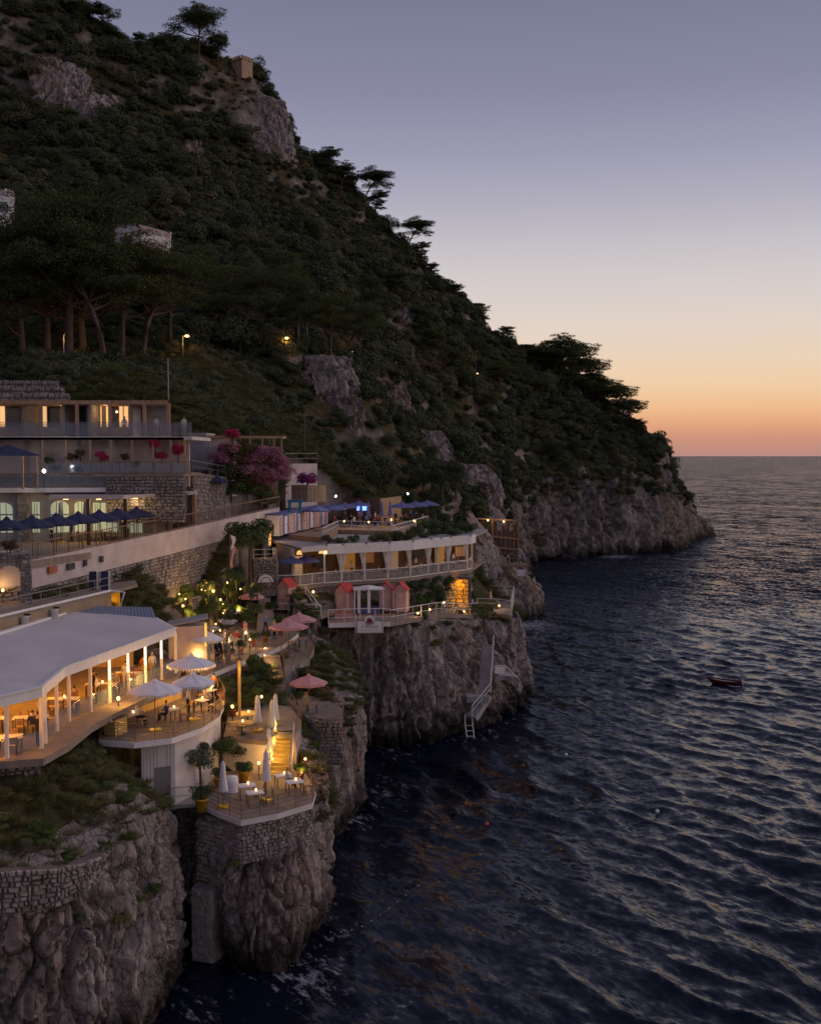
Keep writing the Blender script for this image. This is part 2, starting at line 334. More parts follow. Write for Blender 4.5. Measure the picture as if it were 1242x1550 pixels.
# the edge of the land: (top x, y, z) and (foot x, y)
CLIFFS = [
    ('near', [((-40, 36, 13), (-40, 34)), ((-26, 42.6, 12.7), (-26, 40.5)), ((-20, 43.8, 12.7), (-20, 42)), ((-16.8, 44.9, 12.7), (-16.6, 43.3)), ((-14.9, 46, 12.6), (-14.2, 45)), ((-13.5, 48.2, 12.4), (-12.6, 48)), ((-13.1, 52, 12.4), (-11.8, 51.5)), ((-12.9, 55.5, 12.0), (-11.6, 55)), ((-13.3, 58.5, 11.6), (-12.4, 58.6)), ((-13.9, 61.5, 11.6), (-13.2, 62))]),
    ('pillar', [((-11.4, 62.5, 10.5), (-11.0, 62.3)), ((-11.3, 60, 10.5), (-10.9, 59.5)), ((-10.9, 58.4, 10.5), (-9.8, 57.2)), ((-8.6, 57.6, 10.5), (-8.0, 55.6)), ((-6.4, 58.9, 10.4), (-6.0, 56)), ((-5.1, 61.2, 10.4), (-5.2, 59.5)), ((-4.8, 64, 10.6), (-5.0, 63.5)), ((-5.5, 67.5, 11), (-5.4, 67.4)), ((-6.6, 71, 11.3), (-6.2, 71.2)), ((-7.4, 74, 11.5), (-6.8, 74.2))]),
    ('buttress', [((-7.6, 73.5, 11.6), (-7.0, 73.2)), ((-6.2, 75.4, 11.2), (-5.8, 74.6)), ((-4.9, 77.8, 10.8), (-4.6, 76.6)), ((-4.1, 81.5, 10.7), (-3.9, 80.5)), ((-4.0, 85.5, 11), (-3.6, 86)), ((-5.2, 90.5, 12), (-4.6, 91)), ((-7, 95, 13.4), (-6.0, 97))]),
    ('headland', [((-9.0, 92, 14), (-6.8, 95)), ((-8.6, 97.6, 14.0), (-6.5, 98.8)), ((-7.0, 99.9, 13.9), (-5, 100.8)), ((-4.2, 100.6, 13.8), (-2, 101)), ((-1.4, 101.0, 13.9), (1.4, 101.2)), ((1.8, 104.4, 13.9), (4.2, 103.6)), ((4.4, 110, 13.3), (6.4, 105.5)), ((7.0, 115.5, 12.7), (9.2, 109)), ((9.8, 117.6, 12.4), (11.6, 113.6)), ((11.2, 118.4, 12.4), (12.6, 117.6)), ((12.0, 124, 12.0), (13.4, 123)), ((12.0, 133, 12), (13.3, 133.5)), ((9.5, 140, 13), (11, 141.5)), ((8.2, 150, 15), (10, 151))]),
    ('skerry', [((8.4, 147, 15), (10, 147)), ((9.8, 160, 15), (11.5, 160)), ((12.5, 172, 13.6), (14.4, 171)), ((17, 181, 11.2), (19.2, 178.5)), ((20.5, 186.5, 9.6), (23.4, 185)), ((21.2, 191, 9.5), (24.6, 191.5)), ((18, 197, 11), (21, 199)), ((14.5, 206, 15), (17, 208)), ((14, 222, 19), (16.5, 223))]),
    ('far', [((13.5, 216, 18), (15.5, 215)), ((15.5, 234, 21), (18, 234)), ((19, 252, 23), (21.5, 251)), ((25, 274, 24.5), (27, 270)), ((32.5, 288, 25), (34, 281.5)), ((45, 298, 25.5), (44.5, 289.5)), ((60, 309, 26), (57.5, 298)), ((75, 324, 26.5), (76, 313)), ((79, 336, 26), (82, 325)), ((84, 349, 22), (91, 343)), ((88, 360, 17), (98.5, 358)), ((91.5, 371, 12), (105, 371)), ((93, 384, 9.5), (107.5, 386)), ((94, 400, 10), (104, 408)), ((70, 440, 8), (78, 450))]),
]
def catmull(P, n):
    P = np.asarray(P, float); m = len(P); t = np.linspace(0, m - 1 - 1e-9, n); i = t.astype(int); f = (t - i)[:, None]
    g = lambda k: P[np.clip(i + k, 0, m - 1)]
    p0, p1, p2, p3 = g(-1), g(0), g(1), g(2)
    return 0.5 * (2 * p1 + (p2 - p0) * f + (2 * p0 - 5 * p1 + 4 * p2 - p3) * f ** 2 + (3 * p1 - p0 - 3 * p2 + p3) * f ** 3)
LAND = []
for nm, pts in CLIFFS:
    q = catmull([a for a, b in pts], 60); LAND += [(x, y) for x, y, z in q]
LAND += [(60, 470), (-200, 470), (-200, 30), (-40, 30)]
LP = np.array(LAND)
def inland(X, Y):
    X = np.asarray(X, float); Y = np.asarray(Y, float); ins = np.zeros(len(X), bool); j = len(LP) - 1
    for i in range(len(LP)):
        xi, yi = LP[i]; xj, yj = LP[j]
        if yi != yj:
            c = ((yi > Y) != (yj > Y)) & (X < (xj - xi) * (Y - yi) / (yj - yi) + xi); ins ^= c
        j = i
    return ins
# ---- hillside sheet
Vh = []; Fh = []; nb = 0
for x0, x1, y0, y1, step, part_ in ((-58.5, 18, 38, 146, 0.6, 0), (-165, 118, 38, 440, 1.5, 1)):
    xs = np.arange(x0, x1, step); ys = np.arange(y0, y1, step); GX, GY = np.meshgrid(xs, ys, indexing='ij'); gx = GX.ravel(); gy = GY.ravel()
    keep = inland(gx, gy)
    if part_: keep &= ~((gx > -56) & (gx < 15.5) & (gy < 143.5))
    gzv = ground(gx, gy); Fg = grid_faces(len(xs), len(ys)); Fg = Fg[keep[Fg].all(1)]
    used = np.zeros(len(gx), bool); used[Fg.ravel()] = True; ix = np.cumsum(used) - 1
    Vh.append(np.stack([gx, gy, gzv], -1)[used]); Fh.append(ix[Fg] + nb); nb += used.sum()
me_h = mesh_np('hillside', np.concatenate(Vh), np.concatenate(Fh))
def ground_mat():
    m = bpy.data.materials.new('hillside_soil'); m.use_nodes = True; t = m.node_tree; b = t.nodes['Principled BSDF']; L = t.links.new
    b.inputs['Roughness'].default_value = 0.95; b.inputs['Specular IOR Level'].default_value = 0.1
    geo = nn(t, 'ShaderNodeNewGeometry'); pos = geo.outputs['Position']
    def noise(s, d=6):
        n = nn(t, 'ShaderNodeTexNoise'); n.inputs['Scale'].default_value = s; n.inputs['Detail'].default_value = d; L(pos, n.inputs['Vector']); return n.outputs[0]
    soil = ramp(t, noise(0.08), [(0.35, (0.06, 0.066, 0.027, 1)), (0.5, (0.085, 0.078, 0.036, 1)), (0.62, (0.13, 0.09, 0.05, 1)), (0.75, (0.07, 0.072, 0.032, 1))])
    sp = ramp(t, noise(1.3), [(0.35, (0.45, 0.45, 0.45, 1)), (0.68, (1.1, 1.05, 0.95, 1))])
    mx = nn(t, 'ShaderNodeMix', data_type='RGBA', blend_type='MULTIPLY'); mx.inputs[0].default_value = 1; L(soil.outputs[0], mx.inputs[6]); L(sp.outputs[0], mx.inputs[7])
    rk = ramp(t, noise(0.5, 8), [(0.3, (0.13, 0.11, 0.1, 1)), (0.7, (0.3, 0.255, 0.24, 1))])
    se = nn(t, 'ShaderNodeSeparateXYZ'); L(geo.outputs['Normal'], se.inputs[0])
    sl = mathn(t, 'ADD', se.outputs[2], mathn(t, 'MULTIPLY', mathn(t, 'SUBTRACT', noise(0.16), 0.5), 0.8))
    rm = nn(t, 'ShaderNodeMapRange'); L(sl, rm.inputs[0]); rm.inputs[1].default_value = 0.62; rm.inputs[2].default_value = 0.4
    m2 = nn(t, 'ShaderNodeMix', data_type='RGBA'); L(rm.outputs[0], m2.inputs[0]); L(mx.outputs[2], m2.inputs[6]); L(rk.outputs[0], m2.inputs[7])
    L(m2.outputs[2], b.inputs['Base Color'])
    bp = nn(t, 'ShaderNodeBump'); bp.inputs['Strength'].default_value = 1; bp.inputs['Distance'].default_value = 0.6; L(noise(0.9, 8), bp.inputs['Height']); L(bp.outputs[0], b.inputs['Normal'])
    return m
M_SOIL = ground_mat()
hill = tag(link('hillside', me_h, M_SOIL), kind='structure')
# ---- cliffs
def rock_disp(P, big, fine, st=0.45):
    Q = P * np.array([1, 1, st * 0.72])
    wq = Q + 0.5 * np.stack([fbm(P / 2.6, 2, 41), fbm(P / 2.6 + 9, 2, 42), fbm(P / 2.6 + 19, 2, 43)], -1) * big * 0.5
    d1, d2, c, tl = voro(wq / big, 3); e1, e2, c2, tl2 = voro(wq / (big * 0.4) + 4, 8)
    mk = 0.45 + 0.55 * smoothstep(-0.25, 0.3, fbm(P / (big * 3.1), 2, 71))
    D = fbm(P / (big * 2.4), 4, 51) * 0.8 * big * 0.5 + (np.abs(fbm(P * np.array([1, 1, .13]) / (big * .8), 3, 53)) - .2) * big * .55
    D += (c - 0.5) * 0.4 * big + tl * 0.7 * big + ((c2 - 0.5) * 0.14 * big + tl2 * 0.4 * big) * mk
    D -= (0.5 * big * np.exp(-((d2 - d1) / 0.055) ** 2) + 0.17 * big * np.exp(-((e2 - e1) / 0.07) ** 2)) * (0.35 + 0.65 * mk)
    D += fbm(P / (big * 0.22), 4, 61) * 0.10 * big
    k1 = fbm(P * np.array([.8, .8, .16]) / big, 4, 81, .6); k2 = fbm(P * np.array([2.2, 2.2, .55]) / big + 7, 4, 85, .6)
    D -= .34 * big * np.exp(-(k1 / .028) ** 2) + .15 * big * np.exp(-(k2 / .035) ** 2)
    st2 = P[:, 2] / (big * .8) + fbm(P / (big * 2), 2, 33) * 1.5; D += (np.abs((st2 % 1) - .5) - .25) * .16 * big * mk
    return D * fine
def cliff(name, pts, du, dv, big, amp, material, cap=4.0, bulge=0.0, tjit=0.0):
    top = np.array([a for a, b in pts], float); base = np.array([b for a, b in pts], float)
    L = np.linalg.norm(np.diff(top[:, :2], axis=0), axis=1).sum(); nu = max(24, int(L / du))
    # even spacing
    if tjit: top = catmull(top, len(top) * 7); base = catmull(base, len(base) * 7); top[:, 2] += fbm(top * np.array([0.13, 0.13, 0]), 3, 5) * tjit
    tt = catmull(top, 600); s = np.concatenate([[0], np.cumsum(np.linalg.norm(np.diff(tt[:, :2], axis=0), axis=1))]); bb = catmull(base, 600)
    us = np.linspace(0, s[-1], nu); T = np.stack([np.interp(us, s, tt[:, k]) for k in range(3)], -1); Bs = np.stack([np.interp(us, s, bb[:, k]) for k in range(2)], -1)
    tg = np.gradient(T[:, :2], axis=0); k = 9; tg = np.stack([np.convolve(np.pad(tg[:, j], k, 'edge'), np.ones(2 * k + 1) / (2 * k + 1), 'valid') for j in (0, 1)], -1)
    tg /= np.linalg.norm(tg, axis=1)[:, None] + 1e-9; nrm = np.stack([tg[:, 1], -tg[:, 0]], -1)
    h = (T[:, 2] - SEA + 2.0).max(); nv = int(h / dv); nc = max(4, int(cap / du / 1.6))
    rows = []; amps = []
    for i in range(nc):            # cap, from inland to the edge
        f = 1 - i / nc; xy = T[:, :2] - nrm * (cap * f)
        z = np.minimum(ground(xy[:, 0], xy[:, 1]), T[:, 2] + 2.5 * f) + 0.1 - 0.5 * f ** 3
        gg = ground(xy[:, 0], xy[:, 1]); z = np.maximum(z, gg + 0.12) if f < 0.8 else gg - 0.5 * (f - 0.75) / 0.25
        rows.append(np.column_stack([xy, z])); amps.append(np.full(nu, (1 - f) * 0.5))
    for i in range(nv):
        v = i / (nv - 1); z = T[:, 2] + (SEA - 2.0 - T[:, 2]) * v
        k = v ** 0.8
        xy = T[:, :2] * (1 - k) + Bs * k + nrm * (bulge * math.sin(math.pi * min(1, v * 1.1)))[..., None] if bulge else T[:, :2] * (1 - k) + Bs * k
        rows.append(np.column_stack([xy, z])); amps.append(np.full(nu, 0.5 + 0.5 * min(1, v * 6)))
    P = np.stack(rows, 1); A = np.stack(amps, 1); nvv = P.shape[1]; Pf = P.reshape(-1, 3)
    N3 = np.repeat(np.column_stack([nrm, np.full(nu, 0.12)])[:, None, :], nvv, 1).reshape(-1, 3)
    D = rock_disp(Pf, big, amp) * A.ravel()
    Pf = Pf + N3 * D[:, None]
    # undercut by the sea
    un = smoothstep(SEA + 1.6, SEA - 0.5, Pf[:, 2]) * 0.5; Pf[:, :2] -= N3[:, :2] * un[:, None]
    o = link(name, mesh_np(name, Pf, grid_faces(nu, nvv)[:, ::-1]), material)
    return tag(o, kind='structure'), Pf.reshape(nu, nvv, 3)
cs = dict(CLIFFS)
cl_near = cliff('rock_cliff', cs['near'], 0.085, 0.085, 1.5, 0.85, M_ROCK, cap=2.4)
cl_pil = cliff('rock_cliff', cs['pillar'], 0.085, 0.085, 1.5, 0.75, M_ROCK, cap=1.6)
cl_but = cliff('rock_cliff', cs['buttress'], 0.12, 0.12, 1.7, 0.75, M_ROCK, cap=2.5)
cl_head = cliff('rock_cliff', cs['headland'], 0.16, 0.15, 2.2, 0.85, M_ROCK, cap=3)
cl_sk = cliff('rock_cliff', cs['skerry'], 0.28, 0.26, 3.2, 0.8, M_ROCK, cap=5, tjit=1.5)
cl_far = cliff('rock_cliff', cs['far'], 0.5, 0.42, 5.5, 0.7, M_ROCK_FAR, cap=9, tjit=5.5)
# ---- sea
def graded(a, b, d0, g, far):
    x = list(np.arange(a, b, d0)); d = d0
    while x[-1] < far: d *= g; x.append(x[-1] + d)
    return np.array(x)
sy = np.concatenate([[-3000, -300, 0, 20, 30], graded(38, 150, 0.36, 1.018, 90000)])
sxp = graded(-14, 62, 0.40, 1.03, 90000); sxn = -graded(15, 16, 1.0, 1.35, 90000)[::-1]
sxs = np.concatenate([sxn, sxp])
WX, WY = np.meshgrid(sxs, sy, indexing='ij'); wx = WX.ravel(); wy = WY.ravel()
dxs = np.gradient(sxs); dys = np.gradient(sy); cell = np.maximum(np.repeat(dxs, len(sy)), np.tile(dys, len(sxs)))
Z = np.zeros_like(wx); DX = np.zeros_like(wx); DY = np.zeros_like(wx); wr = np.random.RandomState(4)
for k in range(72):
    lam = 0.95 * (5.6 / 0.95) ** (k / 71.0) * wr.uniform(0.92, 1.08); th = R(213) + wr.normal(0, 0.42)
    amp = 0.0185 * lam ** 0.58 * wr.uniform(0.6, 1.2); kk = 2 * math.pi / lam; cx, cy = math.cos(th), math.sin(th)
    ph = kk * (wx * cx + wy * cy) + wr.uniform(0, 6.28) + 0.7 * np.sin(0.11 * kk * (wx * cy - wy * cx))
    fade = np.clip((lam / cell - 2.2) / 2.5, 0, 1); a = amp * fade
    Z += a * np.sin(ph); DX += a * cx * np.cos(ph) * 0.9; DY += a * cy * np.cos(ph) * 0.9
gust = 0.75 + 0.5 * vnoise(np.stack([wx / 30, wy / 22, 0 * wx], -1), 77)
Z *= gust
Psea = np.stack([wx + DX, wy + DY, SEA + Z], -1)
me_s = mesh_np('sea', Psea, grid_faces(len(sxs), len(sy)))
# foam where the swell works on the rocks
FO = [(on(470, 1478, SEA), 2.4, 0.75), (on(520, 1240, SEA), 2.2, 1.0), (on(548, 1215, SEA), 2.2, 0.55), (on(575, 1195, SEA), 3.4, 0.5), (on(600, 1140, SEA), 3.0, 0.4), (on(795, 945, SEA), 6, 1.0), (on(800, 965, SEA), 5, 0.7), (on(735, 1112, SEA), 1.6, 0.6),
      (on(600, 1530, SEA), 2.5, 0.35), (on(500, 1420, SEA), 2.2, 0.4), (on(930, 842, SEA), 7, 0.9), (on(1060, 815, SEA), 9, 0.5), (on(590, 1205, SEA), 4, 0.35), (on(770, 1215, SEA), 6, 0.25), (on(300, 1535, SEA), 2, 0.5), (on(700, 1540, SEA), 4, 0.2)]
foam = np.zeros_like(wx)
for c, r, s in FO: foam = np.maximum(foam, s * np.exp(-(((wx - c.x) / r) ** 2 + ((wy - c.y) / (r * 1.3)) ** 2)))
base_pts = np.concatenate([catmull([b for a, b in pts], 160) for nm, pts in CLIFFS])
near = (wx < 130) & (wx > -20) & (wy < 420) & (wy > 38); dd = np.full(len(wx), 99.0)
idx = np.where(near)[0]
for i in range(0, len(idx), 6000):
    q = idx[i:i + 6000]; dd[q] = np.sqrt(((wx[q, None] - base_pts[:, 0]) ** 2 + (wy[q, None] - base_pts[:, 1]) ** 2).min(1))
foam = np.maximum(foam, 0.42 * np.exp(-dd / 0.9))
ar_ = me_s.attributes.new('unresolved', 'FLOAT', 'POINT'); ar_.data.foreach_set('value', smoothstep(0.4, 2.2, cell).astype(np.float32))
at_ = me_s.attributes.new('foam', 'FLOAT', 'POINT'); at_.data.foreach_set('value', foam.astype(np.float32))
def sea_mat():
    m = bpy.data.materials.new('sea_water'); m.use_nodes = True; t = m.node_tree; b = t.nodes['Principled BSDF']; L = t.links.new
    b.inputs['Base Color'].default_value = (0.003, 0.006, 0.016, 1); b.inputs['Roughness'].default_value = 0.17; b.inputs['IOR'].default_value = 1.33; b.inputs['Specular IOR Level'].default_value = 0.3
    pos = nn(t, 'ShaderNodeNewGeometry').outputs['Position']
    m0 = nn(t, 'ShaderNodeMapping'); m0.inputs['Rotation'].default_value = (0, 0, R(-33)); L(pos, m0.inputs[0]); mp = nn(t, 'ShaderNodeMapping'); mp.inputs['Scale'].default_value = (1, 0.42, 1); L(m0.outputs[0], mp.inputs[0])
    def noise(s, d=3, v=mp.outputs[0]):
        n = nn(t, 'ShaderNodeTexNoise'); n.inputs['Roughness'].default_value = 0.74; n.inputs['Scale'].default_value = s; n.inputs['Detail'].default_value = d; L(v, n.inputs['Vector']); return n.outputs[0]
    def slopes(sc, d):
        n = nn(t, 'ShaderNodeTexNoise'); n.inputs['Scale'].default_value = sc; n.inputs['Detail'].default_value = d; n.inputs['Roughness'].default_value = 0.6; L(mp.outputs[0], n.inputs['Vector'])
        v = nn(t, 'ShaderNodeVectorMath', operation='SUBTRACT'); L(n.outputs['Color'], v.inputs[0]); v.inputs[1].default_value = (0.5, 0.5, 0.5)
        w_ = nn(t, 'ShaderNodeVectorMath', operation='MULTIPLY'); L(v.outputs[0], w_.inputs[0]); return w_
    s1 = slopes(2.4, 6); s2 = slopes(0.35, 4); fr_ = nn(t, 'ShaderNodeAttribute', attribute_name='unresolved').outputs['Fac']
    for q_, lo, hi in ((s1, 0.8, 3.4), (s2, 0.55, 2.0)):
        v_ = mathn(t, 'ADD', mathn(t, 'MULTIPLY', fr_, hi - lo), lo); cb_ = nn(t, 'ShaderNodeCombineXYZ'); L(v_, cb_.inputs[0]); L(v_, cb_.inputs[1]); L(cb_.outputs[0], q_.inputs[1])
    ad = nn(t, 'ShaderNodeVectorMath', operation='ADD'); L(s1.outputs[0], ad.inputs[0]); L(s2.outputs[0], ad.inputs[1])
    # wind waves run shoreward and are steeper on that side: a mean tilt where single waves are too small for the mesh
    s3 = slopes(0.045, 6); s3.inputs[1].default_value = (0, 0, 0); vf = mathn(t, 'MULTIPLY', fr_, 0.75); c3 = nn(t, 'ShaderNodeCombineXYZ'); L(vf, c3.inputs[0]); L(vf, c3.inputs[1]); L(c3.outputs[0], s3.inputs[1])
    c4 = nn(t, 'ShaderNodeCombineXYZ'); L(mathn(t, 'MULTIPLY', fr_, -0.06), c4.inputs[0]); L(mathn(t, 'MULTIPLY', fr_, -0.27), c4.inputs[1])
    a3 = nn(t, 'ShaderNodeVectorMath', operation='ADD'); L(s3.outputs[0], a3.inputs[0]); L(c4.outputs[0], a3.inputs[1]); a4 = nn(t, 'ShaderNodeVectorMath', operation='ADD'); L(ad.outputs[0], a4.inputs[0]); L(a3.outputs[0], a4.inputs[1]); ad = a4
    L(mathn(t, 'SUBTRACT', 0.3, mathn(t, 'MULTIPLY', fr_, 0.06)), b.inputs['Specular IOR Level'])      # far waves mask each other
    gn_ = nn(t, 'ShaderNodeNewGeometry'); a2 = nn(t, 'ShaderNodeVectorMath', operation='ADD'); L(ad.outputs[0], a2.inputs[0]); L(gn_.outputs['Normal'], a2.inputs[1])
    nz = nn(t, 'ShaderNodeVectorMath', operation='NORMALIZE'); L(a2.outputs[0], nz.inputs[0]); L(nz.outputs[0], b.inputs['Normal'])
    fa = nn(t, 'ShaderNodeAttribute', attribute_name='foam').outputs['Fac']
    pat = ramp(t, noise(2.0, 14), [(0.44, (0, 0, 0, 1)), (0.66, (1, 1, 1, 1))]).outputs[0]
    fm = mathn(t, 'MULTIPLY', mathn(t, 'SUBTRACT', mathn(t, 'ADD', fa, pat), 0.85), 1.3, True)
    fm = mathn(t, 'MULTIPLY', fm, mathn(t, 'MULTIPLY', fa, 3.0, True))
    df = nn(t, 'ShaderNodeBsdfDiffuse'); df.inputs[0].default_value = (0.4, 0.41, 0.46, 1)
    ms = nn(t, 'ShaderNodeMixShader'); L(fm, ms.inputs[0]); L(b.outputs[0], ms.inputs[1]); L(df.outputs[0], ms.inputs[2]); L(ms.outputs[0], t.nodes['Material Output'].inputs[0])
    return m
tag(link('sea', me_s, sea_mat()), kind='structure')
# ================================================================ plants
def hit(px, py, y0=100, y1=420):
    d = ray(px, py); Ys = np.arange(y0, y1, 0.75); k = Ys / d.y; X = d.x * k; Zr = CAMZ + d.z * k
    g = ground(X, Ys); m = np.where(Zr <= g)[0]
    i = m[0] if len(m) else len(Ys) - 1
    return Vector((X[i], Ys[i], g[i]))
def leaf_mat(name, c1, c2, c3=None, rough=0.75):
    m = bpy.data.materials.new(name); m.use_nodes = True; t = m.node_tree; b = t.nodes['Principled BSDF']; L = t.links.new
    b.inputs['Roughness'].default_value = rough; b.inputs['Specular IOR Level'].default_value = 0.15
    oi = nn(t, 'ShaderNodeObjectInfo'); geo = nn(t, 'ShaderNodeNewGeometry')
    n = nn(t, 'ShaderNodeTexNoise'); n.inputs['Scale'].default_value = 0.7; n.inputs['Detail'].default_value = 3; L(geo.outputs['Position'], n.inputs['Vector'])
    nb_ = nn(t, 'ShaderNodeTexNoise'); nb_.inputs['Scale'].default_value = 0.035; nb_.inputs['Detail'].default_value = 3; L(geo.outputs['Position'], nb_.inputs['Vector'])
    f = mathn(t, 'ADD', mathn(t, 'ADD', mathn(t, 'MULTIPLY', oi.outputs['Random'], 0.5), mathn(t, 'MULTIPLY', n.outputs[0], 0.4)), mathn(t, 'MULTIPLY', mathn(t, 'SUBTRACT', nb_.outputs[0], 0.45), 1.1))
    st = [(0.2, c1 + (1,)), (0.62, c2 + (1,))] + ([(0.95, c3 + (1,))] if c3 else [])
    L(ramp(t, f, st).outputs[0], b.inputs['Base Color'])
    return m
M_MAQ = leaf_mat('maquis_leaves', (0.045, 0.062, 0.034), (0.082, 0.096, 0.044), (0.14, 0.105, 0.055))
M_DRY = leaf_mat('dry_scrub', (0.1, 0.095, 0.045), (0.16, 0.125, 0.065), (0.19, 0.115, 0.075))
M_PINE = leaf_mat('pine_needles', (0.055, 0.075, 0.028), (0.085, 0.105, 0.035), (0.115, 0.125, 0.045))
M_GREEN = leaf_mat('garden_leaves', (0.05, 0.085, 0.025), (0.08, 0.125, 0.035), (0.12, 0.16, 0.05))
M_DARKG = leaf_mat('dark_leaves', (0.045, 0.07, 0.028), (0.075, 0.105, 0.04))
M_SILV = leaf_mat('olive_leaves', (0.09, 0.105, 0.065), (0.15, 0.165, 0.11))
M_PINK = leaf_mat('oleander_blossom', (0.22, 0.085, 0.115), (0.36, 0.15, 0.205))
M_RED = leaf_mat('bougainvillea_blossom', (0.36, 0.02, 0.06), (0.5, 0.04, 0.12))
M_RUST = leaf_mat('russet_leaves', (0.11, 0.05, 0.03), (0.09, 0.075, 0.03), (0.14, 0.05, 0.04))
M_PURP = leaf_mat('purple_blossom', (0.14, 0.02, 0.1), (0.2, 0.03, 0.15))
M_BLU = leaf_mat('plumbago_blossom', (0.4, 0.4, 0.55), (0.55, 0.54, 0.66))
M_GRASS = leaf_mat('bank_grass', (0.1, 0.12, 0.04), (0.14, 0.145, 0.055), (0.18, 0.145, 0.07))
M_BARK = mat('pine_bark', (0.1, 0.07, 0.055), 0.9, 0.3, 4, coord='obj')
def leafset(P, N, size, rs, aspect=0.6, jit=0.7, flat=False):
    """one small folded leaf face per point"""
    n = len(P); N = N + rs.normal(0, jit, (n, 3)); N /= np.linalg.norm(N, axis=1)[:, None] + 1e-9
    A = np.cross(N, rs.normal(0, 1, (n, 3))); A /= np.linalg.norm(A, axis=1)[:, None] + 1e-9; B = np.cross(N, A)
    s = (size * rs.uniform(0.6, 1.3, n))[:, None]
    V = np.stack([P - A * s * 0.5, P - B * s * aspect * 0.5 + N * s * 0.06, P + A * s * 0.5, P + B * s * aspect * 0.5 + N * s * 0.06], 1).reshape(-1, 3)
    return V, np.arange(n * 4).reshape(n, 4)
def lobes_points(L, n, rs, shell=0.35):
    """L: list of (centre, radii); points near the shell of the lobes, outward normals"""
    w_ = np.array([r[0] * r[1] + r[0] * r[2] for c, r in L]); w_ = w_ / w_.sum(); k = rs.choice(len(L), n, p=w_)
    D = rs.normal(0, 1, (n, 3)); D /= np.linalg.norm(D, axis=1)[:, None]; D[:, 2] = np.where(D[:, 2] < -0.35, -D[:, 2], D[:, 2])
    r = (1 - shell * rs.uniform(0, 1, n) ** 1.5)[:, None]
    Cn = np.array([c for c, _ in L])[k]; Rd = np.array([q for _, q in L])[k]
    return Cn + D * Rd * r, D
def bush_mesh(name, seed, n=420, leaf=0.34, tall=0.9, lobes=9):
    """unit shrub or round tree crown: about 1 m radius, foot at z = 0"""
    rs = np.random.RandomState(seed); L = [((0, 0, 0.45 * tall), (0.62, 0.62, 0.45 * tall))]
    for i in range(lobes):
        a = rs.uniform(0, 6.28); r = rs.uniform(0.25, 0.75); q = rs.uniform(0.26, 0.46)
        L.append(((r * math.cos(a), r * math.sin(a), rs.uniform(0.3, 0.95) * tall * (1.15 - 0.5 * r)), (q, q, q * rs.uniform(0.7, 1.0))))
    P, N = lobes_points(L, n, rs); Nc = P - np.array([0, 0, .35 * tall]); N = N * .55 + Nc / (np.linalg.norm(Nc, axis=1)[:, None] + 1e-6) * .75; V, Fc = leafset(P, N, leaf, rs, 0.62, 0.38)
    # dark inner mass so that the crown is not see-through
    return mesh_np(name, V, Fc, False)
BUSH = [bush_mesh('bush_crown', s, n, l, t, lb) for s, n, l, t, lb in ((1, 1100, 0.18, 0.9, 9), (2, 1200, 0.17, 1.15, 11), (3, 1000, 0.18, 0.75, 8), (4, 1200, 0.17, 1.0, 12), (5, 1100, 0.18, 1.3, 10))]
TREE = [bush_mesh('tree_crown', s, n, l, t, lb) for s, n, l, t, lb in ((11, 3400, 0.095, 1.15, 16), (12, 3600, 0.095, 1.0, 18), (13, 3400, 0.095, 1.3, 16), (14, 3400, 0.1, 0.9, 15))]
FINE = [bush_mesh('shrub_crown', s, n, l, t, lb) for s, n, l, t, lb in ((21, 2200, 0.11, 1.0, 12), (22, 2200, 0.11, 1.25, 14), (23, 2000, 0.12, 0.8, 12))]
# ---- rock bluffs that stand out of the hillside
BL = []
for px, py, rx, rz in [(98, 148, 38, 50), (138, 182, 32, 40), (416, 205, 26, 54), (395, 230, 16, 26), (296, 235, 12, 20), (515, 608, 32, 60), (540, 650, 18, 40), (480, 590, 18, 22), (604, 478, 18, 18), (612, 630, 16, 40), (660, 700, 26, 40), (720, 745, 40, 36), (575, 596, 10, 20), (170, 165, 12, 18)]:
    p = hit(px, py); k = p.y / F; BL.append((p, rx * k, rz * k))
def bluff(p, rx, rz, seed):
    nu, nv = 64, 56; u, v = np.meshgrid(np.linspace(-1, 1, nu), np.linspace(-1, 1, nv), indexing='ij'); u = u.ravel(); v = v.ravel()
    nd = np.array([0.55, -0.83]); td = np.array([0.83, 0.55])
    rr = np.clip(1 - (u * u + v * v) * 0.62, 0, 1) ** 0.5
    X = p.x + td[0] * u * rx * 1.3 + nd[0] * (rr * rx * 0.9 - 0.55 * rx - v * rz * 0.35); Y = p.y + td[1] * u * rx * 1.3 + nd[1] * (rr * rx * 0.9 - 0.55 * rx - v * rz * 0.35); Zz = p.z + v * rz * 1.15
    P = np.stack([X, Y, Zz], -1); D = rock_disp(P, max(2.2, rx * 0.42), 0.75, 0.5)
    P[:, :2] += nd * D[:, None]; P[:, 2] += D * 0.2
    return tag(link('rock_bluff', mesh_np('rock_bluff', P, grid_faces(nu, nv)), M_ROCK_BLUFF), kind='structure')
for i, (p, rx, rz) in enumerate(BL): bluff(p, rx, rz, i)
# ---- scrub on the slope
rs = np.random.RandomState(99)
def scatter(n, box, ymin=0):
    X = rs.uniform(box[0], box[1], n); Y = rs.uniform(box[2], box[3], n)
    k = inland(X - 1.0, Y + 1.0) & inland(X + 1.2, Y - 1.2); return X[k], Y[k]
def bluff_mask(X, Y, f=1.0):
    m = np.ones(len(X))
    for p, rx, rz in BL: m = np.minimum(m, smoothstep(0.75 * f, 1.15 * f, np.sqrt(((X - p.x) / (rx * 1.15)) ** 2 + ((Y - p.y) / (rz * 0.75)) ** 2)))
    return m
